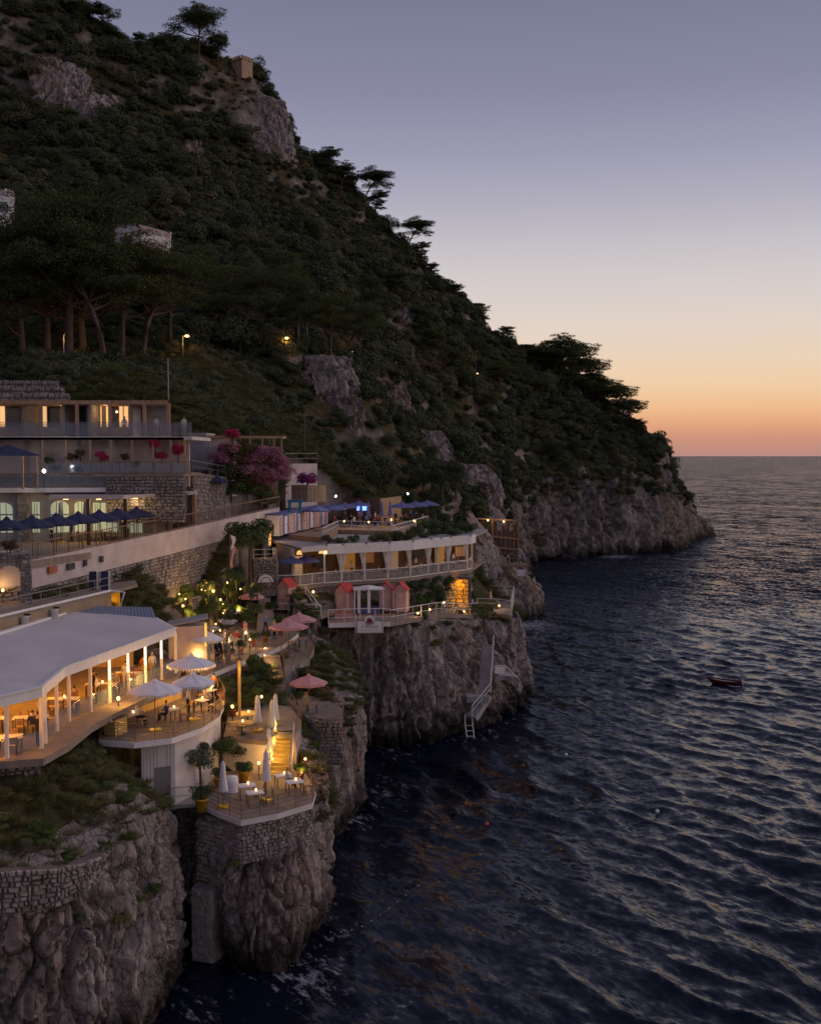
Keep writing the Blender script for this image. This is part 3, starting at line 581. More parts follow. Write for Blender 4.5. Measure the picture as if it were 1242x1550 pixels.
# lower limit of the wild slope (behind the hotel and the restaurants)
def wild(X, Y):
    lim = np.interp(X, [-170, -60, -24, -14, -5, 3, 6, 9, 14, 20], [112, 112, 114, 124, 140, 148, 158, 172, 205, 230])
    return Y > lim
X, Y = scatter(30000, (-165, 112, 110, 425)); k = wild(X, Y); X, Y = X[k], Y[k]; Zg = ground(X, Y)
Pn = np.stack([X / 26, Y / 26, 0 * X], -1); dens = fbm(Pn, 4, 91); bm = bluff_mask(X, Y)
big = (dens > -0.78 + 0.3 * (rs.uniform(0, 1, len(X)) - 0.5)) & (bm > 0.5)
for px_, py_, y_, r_ in ((366, 118, 240, 9), (222, 396, 150, 0), (941, 640, 280, 6)):
    if r_: q_ = hit(px_, py_, y_); big &= ((X - q_.x) ** 2 + (Y - q_.y + 4) ** 2) > r_ ** 2
# crowns of mixed size: first the big trees, then what fits between them
sel = []; bigS_ = []
for cellsz, s0, s1_, prob in ((6.4, 3.2, 5.0, .6), (4.2, 2.2, 3.3, .7), (2.05, 1.2, 2.3, 1.0)):
    seen = {}; taken = set()
    for i, s_ in zip(sel, bigS_) if cellsz > 3 else ():
        rr_ = max(1, int(s_ * .72 / cellsz + .5))
        for ax in range(-rr_, rr_ + 1):
            for ay in range(-rr_, rr_ + 1): taken.add((int(X[i] // cellsz) + ax, int(Y[i] // cellsz) + ay)) if cellsz < 3 or (ax == 0 and ay == 0) else None
    for i in range(len(X)):
        if not big[i] or (cellsz > 3 and (Y[i] < 165 or dens[i] < -.12)): continue
        key = (int(X[i] // cellsz), int(Y[i] // cellsz))
        if key in seen or key in taken: continue
        seen[key] = 1
        if rs.uniform() < prob: sel.append(i); bigS_.append(rs.uniform(s0, s1_))
sel = np.array(sel); bigX, bigY, bigZ = X[sel], Y[sel], Zg[sel]; bigS = np.array(bigS_) * np.where(bigY < 165, 0.78, 1.0)
small = np.where(~big & (bm > 0.25))[0][:7000]
smX, smY, smZ = X[small], Y[small], Zg[small]; smS = rs.uniform(0.4, 1.15, len(small))
def project(X, Y, Z):
    p = np.stack([X, Y, Z - CAMZ], -1); f = np.array(FWD); u = np.array(UP); d = p @ f
    return 621 + p[:, 0] / d * F, 775 - (p @ u) / d * F, d
src = {}
def source_collection(name, meshes, material, extra=None):
    c = bpy.data.collections.new(name)
    for i, me in enumerate(meshes):
        m2 = me.copy(); m2.materials.clear(); m2.materials.append(material)
        c.objects.link(bpy.data.objects.new('%s_%02d' % (name, i), m2))
    return c
def gn_scatter(name, P, S, coll, label):
    me = bpy.data.meshes.new(name); me.from_pydata([tuple(p) for p in P], [], [])
    a = me.attributes.new('size', 'FLOAT', 'POINT'); a.data.foreach_set('value', S.astype(np.float32))
    o = link(name, me); ng = bpy.data.node_groups.new(name, 'GeometryNodeTree')
    ng.interface.new_socket('Geometry', in_out='INPUT', socket_type='NodeSocketGeometry'); ng.interface.new_socket('Geometry', in_out='OUTPUT', socket_type='NodeSocketGeometry')
    gi = ng.nodes.new('NodeGroupInput'); go = ng.nodes.new('NodeGroupOutput'); ip = ng.nodes.new('GeometryNodeInstanceOnPoints'); ci = ng.nodes.new('GeometryNodeCollectionInfo')
    ci.inputs[0].default_value = coll; ci.inputs['Separate Children'].default_value = True; ci.inputs['Reset Children'].default_value = True
    na = ng.nodes.new('GeometryNodeInputNamedAttribute'); na.inputs[0].default_value = 'size'
    rv = ng.nodes.new('FunctionNodeRandomValue'); rv.data_type = 'FLOAT_VECTOR'; rv.inputs[0].default_value = (-0.2, -0.2, 0); rv.inputs[1].default_value = (0.2, 0.2, 6.28)
    l = ng.links.new; l(gi.outputs[0], ip.inputs['Points']); l(ci.outputs[0], ip.inputs['Instance']); ip.inputs['Pick Instance'].default_value = True
    l(na.outputs[0], ip.inputs['Scale']); l(rv.outputs[0], ip.inputs['Rotation']); l(ip.outputs[0], go.inputs[0])
    o.modifiers.new('scatter', 'NODES').node_group = ng
    return tag(o, label, 'vegetation', kind='stuff')
bpx, bpy_, bd = project(bigX, bigY, bigZ + bigS * 0.6)
invw = (bpx > 0) & (bpx < 1242) & (bpy_ > 0) & (bpy_ < 900)
# the 260 trees and shrubs that show largest are single things, the rest reads as one mass
rank = np.argsort(-(bigS / bd) * invw)[:260]; mask = np.ones(len(bigX), bool); mask[rank] = False
c_maq = source_collection('maquis', BUSH + TREE, M_MAQ); c_dry = source_collection('scrub', BUSH, M_DRY)
gn_scatter('scrubland', np.stack([bigX, bigY, bigZ - 0.25 * bigS], -1)[mask], bigS[mask], c_maq, 'dark evergreen scrub and woodland covering the mountainside')
gn_scatter('dry_undergrowth', np.stack([smX, smY, smZ - 0.1], -1), smS, c_dry, 'brown and olive dry undergrowth between the evergreen scrub')
trunk_b = MB().tube([(0, 0, -0.5), (0.05, 0.02, 0.25), (0.0, 0.06, 0.6)], [0.09, 0.07, 0.04], 6); tm = trunk_b.build('trunk', M_BARK); tme = tm.data; bpy.data.objects.remove(tm)
tcm = []
for me in TREE:
    m2 = me.copy(); m2.materials.append(M_MAQ); tcm.append(m2)
ORD = ['', 'second ', 'third ', 'fourth ', 'fifth ', 'sixth ', 'seventh ', 'eighth ', 'ninth ', 'tenth ', 'eleventh ', 'twelfth ', 'thirteenth ', 'fourteenth ', 'fifteenth ', 'sixteenth ', 'seventeenth ', 'eighteenth ', 'nineteenth ', 'twentieth ']
def hill_zone(px, py, d):
    if d < 165: return ('rounded shrub on the slope ' + ('above the left end of the hotel roof' if px < 150 else 'above the right end of the hotel roof' if px < 290 else 'above the oleander' if px < 430 else 'above the rooftop bar'), 'shrub', 'shrubs on the slope behind the buildings')
    row = 'just under the ridge' if py < 130 else 'high on the mountain' if py < 230 else 'in the upper wood' if py < 330 else 'level with the arched house' if py < 430 else 'in the lower wood'
    c = 'at the left edge' if px < 90 else 'left of the arched house' if px < 190 else 'above the arched house' if px < 280 else 'below the watchtower' if px < 400 else 'above the rocky spur' if px < 520 else 'under the skyline pines' if px < 640 else 'on the inner headland' if px < 790 else 'on the outer headland'
    return ('bushy evergreen tree %s, %s' % (row, c), 'tree', 'evergreens on the mountainside')
zc = {}
for j, i in enumerate(rank):       # rank is by apparent size already
    lab, cat_, grp = hill_zone(bpx[i], bpy_[i], bd[i]); s = bigS[i]; k_ = zc.get(lab, 0); zc[lab] = k_ + 1
    lab = (ORD[min(k_, 19)] + 'largest ' if k_ < 20 else 'small ') + lab
    e = empty('shrub' if cat_ == 'shrub' else 'evergreen_tree', (bigX[i], bigY[i], bigZ[i] - 0.2 * s), rs.uniform(0, 6.28), lab, cat_, grp); e.scale = (s, s, s * rs.uniform(0.85, 1.2))
    link('trunk', tme, None, e); link('crown', tcm[j % 4], None, e)
# scrub hanging over the rim of the far cliff
A_ = cl_far[1]; nh = 900; ii = rs.randint(2, int(A_.shape[0] * .68), nh); jj = np.minimum((8 + 24 * rs.uniform(0, 1, nh) ** 2.4).astype(int), A_.shape[1] - 2); Ph = A_[ii, jj]
gn_scatter('rim_scrub', Ph - np.array([0, 0, .3]), rs.uniform(.7, 2.2, nh), c_maq, 'dark scrub hanging over the rim of the headland cliff')
# ---- pines
def pine_parts(seed, H=12.0, spread=4.5, lean=0.15, umbrella=0.4, n=8500, leaf=0.46, pads=18):
    rs_ = np.random.RandomState(seed); b = MB(); L = []
    top = Vector((lean * H, 0.3 * lean * H, H * 0.86)); ctl = [Vector((0, 0, -1.0)), Vector((lean * H * 0.12, 0.1, H * 0.25)), Vector((lean * H * 0.45, 0.2 * lean * H, H * 0.55)), top]
    tp = catmull(ctl, 10); b.tube(tp, list(np.linspace(0.034 * H * 0.8, 0.008 * H, 10)), 8)
    for i in range(pads):
        f = rs_.uniform(1 - umbrella, 1.0) ** 0.8; a = i * 2.4 + rs_.uniform(-0.4, 0.4); base = Vector(np.array([np.interp(f * 0.92, np.linspace(0, 1, 10), tp[:, k]) for k in range(3)]))
        r = spread * rs_.uniform(0.35, 1.0) * (1.15 - 0.62 * max(0, (f - (1 - umbrella)) / umbrella)); end = Vector((base.x + r * math.cos(a), base.y + r * math.sin(a), H * (1 - umbrella) * 0.98 + H * umbrella * (f - (1 - umbrella)) / umbrella * 0.95 + rs_.uniform(-0.02, 0.05) * H))
        mid = base.lerp(end, 0.5) + Vector((0, 0, -0.03 * H)); b.tube([base, mid, end], [0.011 * H, 0.007 * H, 0.003 * H], 5)
        q = spread * rs_.uniform(0.26, 0.44); L.append((tuple(end), (q, q, q * rs_.uniform(0.34, 0.5))))
        for j in range(3):
            a2 = rs_.uniform(0, 6.28); q2 = q * rs_.uniform(0.45, 0.7); L.append(((end.x + q * math.cos(a2) * 0.9, end.y + q * math.sin(a2) * 0.9, end.z + rs_.uniform(-0.3, 0.45) * q), (q2, q2, q2 * 0.45)))
    L.append((tuple(top + Vector((0, 0, 0.05 * H))), (spread * 0.5, spread * 0.5, spread * 0.24)))
    P, N = lobes_points(L, n, rs_, 0.6); V, Fc = leafset(P, N * 0.5 + np.array([0, 0, 0.6]), leaf, rs_, 0.42, 0.9)
    tr = b.build('trunk', M_BARK, smooth=True); me = tr.data; bpy.data.objects.remove(tr)
    cm = mesh_np('pine_crown', V, Fc, False); cm.materials.append(M_PINE)
    return me, cm
PINES = [pine_parts(31, 12, 5.2, 0.12, 0.62, 11000, 0.4, 22), pine_parts(32, 12, 5.0, -0.08, 0.82, 13000, 0.4, 30), pine_parts(33, 12, 5.6, 0.3, 0.55, 11000, 0.4, 22), pine_parts(34, 12, 6.2, 0.05, 0.42, 12000, 0.4, 24), pine_parts(35, 12, 4.2, 0.2, 0.75, 10000, 0.4, 22),
         pine_parts(41, 12, 4.6, 0.1, 0.7, 26000, 0.21, 34), pine_parts(42, 12, 4.4, -0.08, 0.8, 28000, 0.21, 40), pine_parts(43, 12, 4.8, 0.3, 0.5, 22000, 0.21, 26), pine_parts(44, 12, 5.4, 0.04, 0.6, 28000, 0.21, 34)]
NEARP = {0: 5, 1: 6, 2: 7, 3: 8}
def pine(px, py, kind, hpx, label, group=None, rz=None, y0=100, sx=1.0, cat='pine tree'):
    p = hit(px, py, y0); H = hpx * p.y / F; s = H / 12.0
    e = empty('pine_tree', (p.x, p.y, p.z - 0.2), rnd.uniform(0, 6.28) if rz is None else rz, label, cat, group); e.scale = (s * sx, s * sx, s)
    link('trunk', PINES[kind][0], None, e); link('crown', PINES[kind][1], None, e)
    return e
pine(300, 92, 3, 68, 'large umbrella pine on the summit beside the watchtower', rz=0, sx=1.25)
pine(330, 104, 0, 50, 'smaller pine between the umbrella pine and the watchtower', rz=1)
pine(155, 62, 1, 48, 'dense round pine standing alone on the ridge crest', sx=1.25)
pine(118, 40, 1, 36, 'short bushy pine at the upper end of the ridge')
pine(210, 78, 1, 26, 'low pine on the ridge next to the lone round pine', sx=1.3); pine(245, 86, 1, 24, 'low pine on the ridge behind the umbrella pine', sx=1.3)
for px, py, k, h, rz_, lab in [(488, 275, 4, 50, 0.3, 'wind-bent pine on the skyline, topmost of the ridge group'), (515, 298, 0, 48, 0.2, 'dark pine on the skyline, second of the ridge group'), (548, 318, 2, 56, 0.0, 'spreading pine with bare leaning branches on the skyline'), (566, 330, 4, 40, 0.2, 'slim pine right under the spreading skyline pine'),
                            (596, 362, 0, 48, 0.1, 'broad pine on the skyline with a gap before the next one'), (615, 385, 2, 50, 0.1, 'leaning pine on the skyline, lowest of the upper ridge group'), (632, 402, 4, 34, 0.1, 'small pine at the lower end of the upper ridge group')]:
    pine(px, py, k, h, lab, 'pines on the upper skyline', rz_, 250, 1.3)
for px, py, k, h, rz_, lab in [(655, 425, 1, 26, 0, 'low pine just below the upper ridge group'), (690, 458, 1, 26, 1, 'low pine midway down the skyline'), (725, 490, 1, 30, 2, 'rounded pine midway down the skyline above the headland'), (765, 525, 1, 30, 3, 'rounded pine before the tall headland pines'), (800, 556, 1, 32, 1, 'dark pine left of the tall headland pines'),
                            (838, 585, 0, 74, 0.1, 'tallest pine on the headland against the orange sky'), (862, 590, 3, 66, 0.0, 'wind-swept pine on the headland next to the tallest one'), (885, 604, 3, 56, 0.1, 'flat-topped pine on the headland with light under its crown'), (905, 628, 3, 52, 0.2, 'broad low pine on the headland slope'), (930, 640, 3, 52, 0.0, 'flat pine near the end of the headland'), (950, 652, 3, 44, 0.0, 'last leaning pine at the end of the headland'), (815, 570, 0, 46, 2.0, 'full pine behind the tallest headland pine'), (850, 592, 1, 62, 1.0, 'dense pine below the tallest headland pine'), (873, 600, 1, 56, 2.0, 'dense pine filling the gap of the headland group'), (897, 618, 1, 50, 0.5, 'dense pine over the broad low one'), (918, 632, 1, 46, 1.5, 'dense pine in the lower half of the headland group'), (940, 648, 1, 40, 2.5, 'dense pine just before the last leaning one'), (962, 665, 1, 30, 1.2, 'small dense pine at the very end of the headland')]:
    pine(px, py, k, h, lab, 'pines on the headland skyline', rz_, 250, 1.25)
for px, py, k, h, rz_, lab in [(36, 552, 1, 205, 0.5, 'tall pine at the left edge above the hotel rooms'), (72, 548, 0, 235, 1.2, 'tall pine with a pale forked trunk above the hotel'), (105, 550, 3, 250, 0.4, 'largest pine above the hotel, its crown the highest'), (128, 548, 0, 225, 2.6, 'tall dark pine leaning over the lit lamp above the hotel'), (160, 552, 2, 190, 3.0, 'leaning slender pine with bare pale trunk above the hotel'), (185, 548, 3, 180, 0.2, 'broad pine below the white hillside house'), (215, 545, 2, 165, 0.3, 'crooked pine with bare limbs below the arched house'),
                            (258, 520, 3, 120, 0.8, 'flat-crowned pine over the second street lamp'), (362, 535, 2, 125, 0.05, 'pine with a long curved bare trunk leaning over the slope'), (345, 500, 0, 100, 1.0, 'upright pine behind the curved leaning pine'), (455, 530, 1, 100, 0.4, 'pine beside the lit wall of the mountain path'), (500, 545, 3, 95, 0.3, 'first flat pine over the rocky spur'), (525, 552, 2, 90, 0.2, 'second flat pine over the rocky spur, leaning outward'), (545, 545, 3, 85, 0.9, 'third flat pine over the rocky spur'), (300, 470, 1, 95, 2.0, 'dark pine in the wood under the arched house'), (430, 470, 0, 90, 1.0, 'dark pine in the wood above the lit path wall'), (560, 500, 0, 80, 1.0, 'dark pine in the hollow behind the rocky spur'), (-15, 470, 1, 95, 2.2, 'pine cut by the left edge below the white house')]:
    pine(px, py, NEARP[k], h, lab, 'pines along the mountain path', rz_, 112)
for px, py, k, h in [(690, 590, 0, 60), (720, 570, 3, 54), (660, 560, 1, 60), (640, 520, 0, 56), (755, 600, 3, 50), (600, 470, 1, 55), (780, 580, 0, 48), (690, 530, 1, 50), (820, 620, 3, 44), (740, 640, 1, 44)]:
    pine(px, py, k, h, 'dark pine in the wood on the inner headland slope', 'pines in the headland wood', None, 150)
# ================================================================ builders for the built things
WHITE = mat('white_paint', (0.76, 0.73, 0.72), 0.5, 0.07, 2.5)
PLASTER = mat('pink_plaster', (0.56, 0.475, 0.45), 0.9, 0.16, 0.8, 0.3, 14)
PLASTERW = mat('pale_plaster', (0.62, 0.57, 0.55), 0.85, 0.15, 0.7, 0.25, 12)
GREYW = mat('grey_render', (0.33, 0.31, 0.305), 0.9, 0.16, 0.9, 0.2, 14)
STONE = mat('wall_stone', (0.17, 0.145, 0.13), 0.9, 0, 1.9, 0.6, 22, col2=(0.42, 0.365, 0.335))
STONEG = mat('grey_stone', (0.2, 0.175, 0.17), 0.9, 0, 2.4, 0.5, 22, col2=(0.36, 0.325, 0.31))
MORTAR = mat('mortar', (0.13, 0.11, 0.1), 0.95, 0.2, 4)
PAVE = mat('paving', (0.25, 0.2, 0.16), 0.8, 0.2, 1.7, 0.2, 16)
DECKW = mat('deck_wood', (0.3, 0.2, 0.13), 0.7, 0.25, 2.0, 0.2, 10, stretch=(1, 6, 1))
WOODL = mat('pale_timber', (0.4, 0.25, 0.15), 0.75, 0.25, 1.5, stretch=(4, 4, 0.4))
WOODD = mat('dark_timber', (0.13, 0.075, 0.05), 0.75, 0.25, 1.5, stretch=(4, 4, 0.4))
BRONZE = mat('bronze_metal', (0.24, 0.14, 0.09), 0.45, 0.15, 4, metal=0.3)
STEEL = mat('grey_metal', (0.24, 0.23, 0.24), 0.45, 0.1, 4, metal=0.3)
BLACK = mat('black_metal', (0.02, 0.02, 0.022), 0.5, 0.2, 4)
CANVW = mat('white_canvas', (0.76, 0.73, 0.75), 0.85, 0.06, 1.5)
CANVP = mat('pink_canvas', (0.6, 0.3, 0.31), 0.85, 0.08, 2)
CANVN = mat('navy_canvas', (0.032, 0.036, 0.085), 0.85, 0.15, 2)
CANVB = mat('blue_canvas', (0.13, 0.14, 0.3), 0.85, 0.12, 2)
ROOFM = mat('awning_metal', (0.7, 0.65, 0.65), 0.6, 0.09, 0.35, 0.1, 3)
BLUEM = mat('corrugated_blue', (0.24, 0.27, 0.35), 0.5, 0.1, 2)
PINKW = mat('pink_boards', (0.55, 0.33, 0.31), 0.7, 0.12, 2.0, stretch=(6, 6, 0.5))
REDR = mat('red_roof', (0.5, 0.035, 0.035), 0.6, 0.15, 3)
REDR2 = mat('terracotta', (0.4, 0.13, 0.07), 0.8, 0.2, 4)
YELL = mat('yellow_glaze', (0.66, 0.4, 0.03), 0.45, 0.12, 4)
OCHRE = mat('ochre_plaster', (0.62, 0.42, 0.14), 0.85, 0.12, 1.5)
LINEN = mat('table_linen', (0.66, 0.62, 0.56), 0.9, 0.05, 4)
CUSH = mat('cushion_fabric', (0.6, 0.42, 0.26), 0.9, 0.2, 6)
CUSH2 = mat('cushion_pale', (0.6, 0.55, 0.48), 0.9, 0.12, 6)
GLASS = mat('clear_glass', (0.2, 0.25, 0.31), 0.08, 0.05, 1, alpha=0.3, spec=0.8)
GLASSD = mat('window_glass', (0.03, 0.035, 0.045), 0.06, 0.1, 1, spec=0.8)
SKINS = [mat('skin_fair', (0.5, 0.31, 0.22), 0.6, 0.05), mat('skin_tan', (0.36, 0.2, 0.13), 0.6, 0.05)]
HAIRS = [mat('hair_dark', (0.03, 0.02, 0.015), 0.6, 0.1), mat('hair_brown', (0.1, 0.05, 0.025), 0.6, 0.1), mat('hair_blond', (0.3, 0.2, 0.09), 0.6, 0.1)]
CLOTH = {n: mat('cloth_' + n, c, 0.9, 0.08, 5) for n, c in dict(white=(0.65, 0.62, 0.58), black=(0.02, 0.02, 0.024), red=(0.4, 0.05, 0.04), navy=(0.04, 0.05, 0.12), beige=(0.45, 0.36, 0.25), green=(0.1, 0.16, 0.08), pink=(0.55, 0.25, 0.27), grey=(0.22, 0.22, 0.24), blue=(0.16, 0.24, 0.42), rust=(0.35, 0.13, 0.05)).items()}
E_WARM = emis('lit_bulb_warm', (1.0, 0.55, 0.2), 5.0)
E_GLOW = emis('lit_curtain', (1.0, 0.6, 0.26), 0.75)
E_STRIP = emis('lit_strip', (1.0, 0.8, 0.55), 2.4)
E_COOL = emis('lit_bulb_cool', (0.85, 0.92, 1.0), 8.0)
E_PALE = emis('lit_room_pale', (0.75, 0.85, 0.6), 0.22)
E_ORG = emis('lit_room_orange', (1.0, 0.5, 0.1), 0.75)
E_YEL = emis('lit_room_yellow', (1.0, 0.66, 0.12), 0.75)
E_BLUE = emis('lit_screen_blue', (0.12, 0.22, 1.0), 3.0)
WARM = (1.0, 0.56, 0.2); SODIUM = (1.0, 0.5, 0.08)
def point(parent, loc, power, col=WARM, r=0.12):
    d = bpy.data.lights.new('light', 'POINT'); d.energy = power; d.color = col; d.shadow_soft_size = r
    o = bpy.data.objects.new('light', d); COL.objects.link(o); o.location = loc; o.parent = parent
    return o
def xy(p): return (p.x, p.y)
def slab(name, pxs, z, th, m, parent=None):
    return MB().prism([xy(on(a, b, z)) for a, b in pxs], z - th, z).build(name, m, parent)
def along(pts, step):
    """points every step metres on a 3D polyline"""
    P = [Vector(p) for p in pts]; out_ = [P[0]]
    for a, b in zip(P, P[1:]):
        n = max(1, round((b - a).length / step))
        out_ += [a.lerp(b, i / n) for i in range(1, n + 1)]
    return out_
POSTS = {}
def post_mesh(h, wd, m):
    k = (round(h, 3), wd, m.name)
    if k not in POSTS:
        o = MB().box((0, 0, h / 2), (wd, wd, h)).build('post', m); POSTS[k] = o.data; bpy.data.objects.remove(o)
    return POSTS[k]
def railing(parent, pts, h=1.0, step=1.6, rails=(0.3, 0.65, 1.0), m=None, w_=0.045, glass=False, pickets=0):
    m = m or STEEL; P = along(pts, step); me = post_mesh(h, w_, m)
    for p in P: link('post', me, None, parent).location = p
    for r in rails:
        b = MB()
        for a, c in zip(P, P[1:]): b.beam(a + Vector((0, 0, h * r)), c + Vector((0, 0, h * r)), w_ * 1.1 if r == 1 else w_ * 0.7, w_ if r == 1 else w_ * 0.7)
        b.build('rail', m, parent)
    if glass:
        for a, c in zip(P, P[1:]):
            d = (c - a) * 0.02; b = MB(); n = (c - a).cross(Vector((0, 0, 1))).normalized() * 0.012
            a2, c2 = a + d, c - d; lo = Vector((0, 0, 0.08)); hi = Vector((0, 0, h * 0.93))
            b.add([a2 + lo - n, c2 + lo - n, c2 + hi - n, a2 + hi - n, a2 + lo + n, c2 + lo + n, c2 + hi + n, a2 + hi + n], [(0, 1, 2, 3), (7, 6, 5, 4), (0, 4, 5, 1), (1, 5, 6, 2), (2, 6, 7, 3), (3, 7, 4, 0)])
            b.build('pane', GLASS, parent)
    if pickets:
        b = MB()
        for p in along(pts, pickets): b.box((p.x, p.y, p.z + h * 0.48), (0.018, 0.018, h * 0.94))
        tag(b.build('pickets', m, parent), kind='stuff')
def fence(name, label, pts, cat='railing', **k):
    e = empty(name, Vector(pts[0]), 0, label, cat); p0 = Vector(pts[0])
    railing(e, [Vector(p) - p0 for p in pts], **k); return e
def steps(parent, a, b, wd, n, m, side=None):
    """n treads from foot a to head b; each tread an object"""
    a = Vector(a); b = Vector(b); d = b - a; run = Vector((d.x, d.y, 0)); L = run.length; u = run / L; rz = math.atan2(u.y, u.x)
    for i in range(n):
        z1 = a.z + d.z * (i + 1) / n; c = a + run * ((i + 0.5) / n)
        z0 = a.z + d.z * max(0, i - 1.2) / n
        MB().box((c.x, c.y, (z0 + z1) / 2), (L / n + 0.02, wd, z1 - z0), rz).build('step', m, parent)
def stone_face(parent, a, b, z0, z1, size, m, depth=0.12, single=False, seed=1, wob=0.5, za=None, zb=None):
    """rubble masonry on the face a-b (facing right of a->b); z0/z1 may differ at both ends"""
    a = Vector((a[0], a[1], 0)); b = Vector((b[0], b[1], 0)); d = b - a; L = d.length; u = d / L; n = Vector((u.y, -u.x, 0)); r = random.Random(seed)
    za0, zb0 = z0 if isinstance(z0, tuple) else (z0, z0); za1, zb1 = z1 if isinstance(z1, tuple) else (z1, z1); H = max(za1 - za0, zb1 - zb0)
    rows = max(1, round(H / (size * 0.8))); mb = MB(); lst = []
    for j in range(rows):
        x = -r.uniform(0, size)
        while x < L:
            wd = size * r.choice((.55, .7, .9, 1.1, 1.3, 1.9)) * r.uniform(.85, 1.15); x0, x1 = max(0, x), min(L, x + wd); x += wd
            if x1 - x0 < size * 0.2: continue
            f0, f1 = j / rows, (j + 1) / rows; g = size * 0.06; V = []
            for (xx, ff) in ((x0 + g, f0), (x1 - g, f0), (x1 - g, f1), (x0 + g, f1)):
                t = xx / L; lo = za0 + (zb0 - za0) * t; hi = za1 + (zb1 - za1) * t
                V.append((xx + r.uniform(-1, 1) * wob * size * 0.35, lo + (hi - lo) * ff + (g if ff == f0 else -g) + r.uniform(-1, 1) * wob * size * 0.35))
            cxm = sum(v[0] for v in V) / 4; czm = sum(v[1] for v in V) / 4; dp = depth * r.uniform(0.55, 1.25)
            P = [a + u * v[0] + Vector((0, 0, v[1])) - n * 0.02 for v in V] + [a + u * (cxm + (v[0] - cxm) * 0.72) + Vector((0, 0, czm + (v[1] - czm) * 0.72)) + n * (dp * r.uniform(0.8, 1.1)) for v in V]
            Fs = [(4, 5, 6, 7), (0, 1, 5, 4), (1, 2, 6, 5), (2, 3, 7, 6), (3, 0, 4, 7)]
            if single: q = MB().add(P, Fs).build('stone', m, parent); lst.append(q)
            else: mb.add(P, Fs)
    if not single: tag(mb.build('stonework', m, parent), kind='stuff')
def wall(parent, pts, z0, z1, th, m, name='wall'):
    b = MB(); n = len(pts)
    for i in range(n - 1):
        a = Vector((pts[i][0], pts[i][1], 0)); c = Vector((pts[i + 1][0], pts[i + 1][1], 0)); u = (c - a).normalized(); q = Vector((-u.y, u.x, 0)) * th
        lo = (z0[i], z0[i + 1]) if isinstance(z0, list) else (z0, z0); hi = (z1[i], z1[i + 1]) if isinstance(z1, list) else (z1, z1)
        b.add([(a.x, a.y, lo[0]), (c.x, c.y, lo[1]), (c.x + q.x, c.y + q.y, lo[1]), (a.x + q.x, a.y + q.y, lo[0]), (a.x, a.y, hi[0]), (c.x, c.y, hi[1]), (c.x + q.x, c.y + q.y, hi[1]), (a.x + q.x, a.y + q.y, hi[0])],
              [(3, 2, 1, 0), (4, 5, 6, 7), (0, 1, 5, 4), (1, 2, 6, 5), (2, 3, 7, 6), (3, 0, 4, 7)])
    return b.build(name, m, parent)
# ---- parasols
def parasol(r, h, m, label, loc, group, sides=8, fringe=False, square=False, rz=None, base=True, rise=0.55, polem=None, cat='parasol'):
    e = empty('parasol', loc, rnd.uniform(0, 1) if rz is None else rz, label, cat, group); b = MB(); n = sides
    rim = [Vector((r * math.cos(2 * math.pi * k / n), r * math.sin(2 * math.pi * k / n), h)) for k in range(n)]; top = Vector((0, 0, h + rise))
    for k in range(n):      # each gore sags a little between the ribs
        a, c = rim[k], rim[(k + 1) % n]; m1 = (a + c) / 2 * 0.985; m1.z = h + 0.03
        q = top.lerp(a, 0.5) + Vector((0, 0, 0.05)); q2 = top.lerp(c, 0.5) + Vector((0, 0, 0.05)); qm = (q + q2) / 2 - Vector((0, 0, 0.03))
        b.add([top, q, qm, q2, a, m1, c], [(0, 1, 2), (0, 2, 3), (1, 4, 5, 2), (2, 5, 6, 3)])
        b.add([x - Vector((0, 0, 0.02)) for x in (top, q, qm, q2, a, m1, c)], [(2, 1, 0), (3, 2, 0), (2, 5, 4, 1), (3, 6, 5, 2)])
    cn = b.build('canopy', m, e)
    v = MB()
    for k in range(n):
        a, c = rim[k], rim[(k + 1) % n]; t = 6
        for j in range(t):
            p, q = a.lerp(c, j / t), a.lerp(c, (j + 1) / t); w1 = Vector((0, 0, 0.0)); dn = Vector((0, 0, 0.2 if fringe else 0.13))
            if fringe: v.add([p, q, (p + q) / 2 - dn], [(0, 1, 2)]); v.add([p * 0.995, q * 0.995, (p + q) / 2 * 0.995 - dn], [(2, 1, 0)])
            else: v.add([p, q, q - dn, p - dn], [(0, 1, 2, 3)])
    v.build('valance', m, cn)
    MB().lathe([(r * 0.17, h + rise * 0.88), (r * 0.06, h + rise + 0.1), (0.02, h + rise + 0.13)], n=8).build('vent_cap', m, cn)
    pm = polem or BRONZE
    MB().tube([(0, 0, 0), (0, 0, h + rise + 0.2)], 0.03, 8).build('pole', pm, e)
    rb = MB()
    for k in range(n): rb.beam(top - Vector((0, 0, 0.05)), rim[k] * 0.99 - Vector((0, 0, 0.03 - 0.01 * h)), 0.02, 0.025)
    rb.build('ribs', pm, e)
    if base: MB().box((0, 0, 0.05), (0.62, 0.62, 0.1)).build('base', YELL if fringe else STEEL, e)
    return e
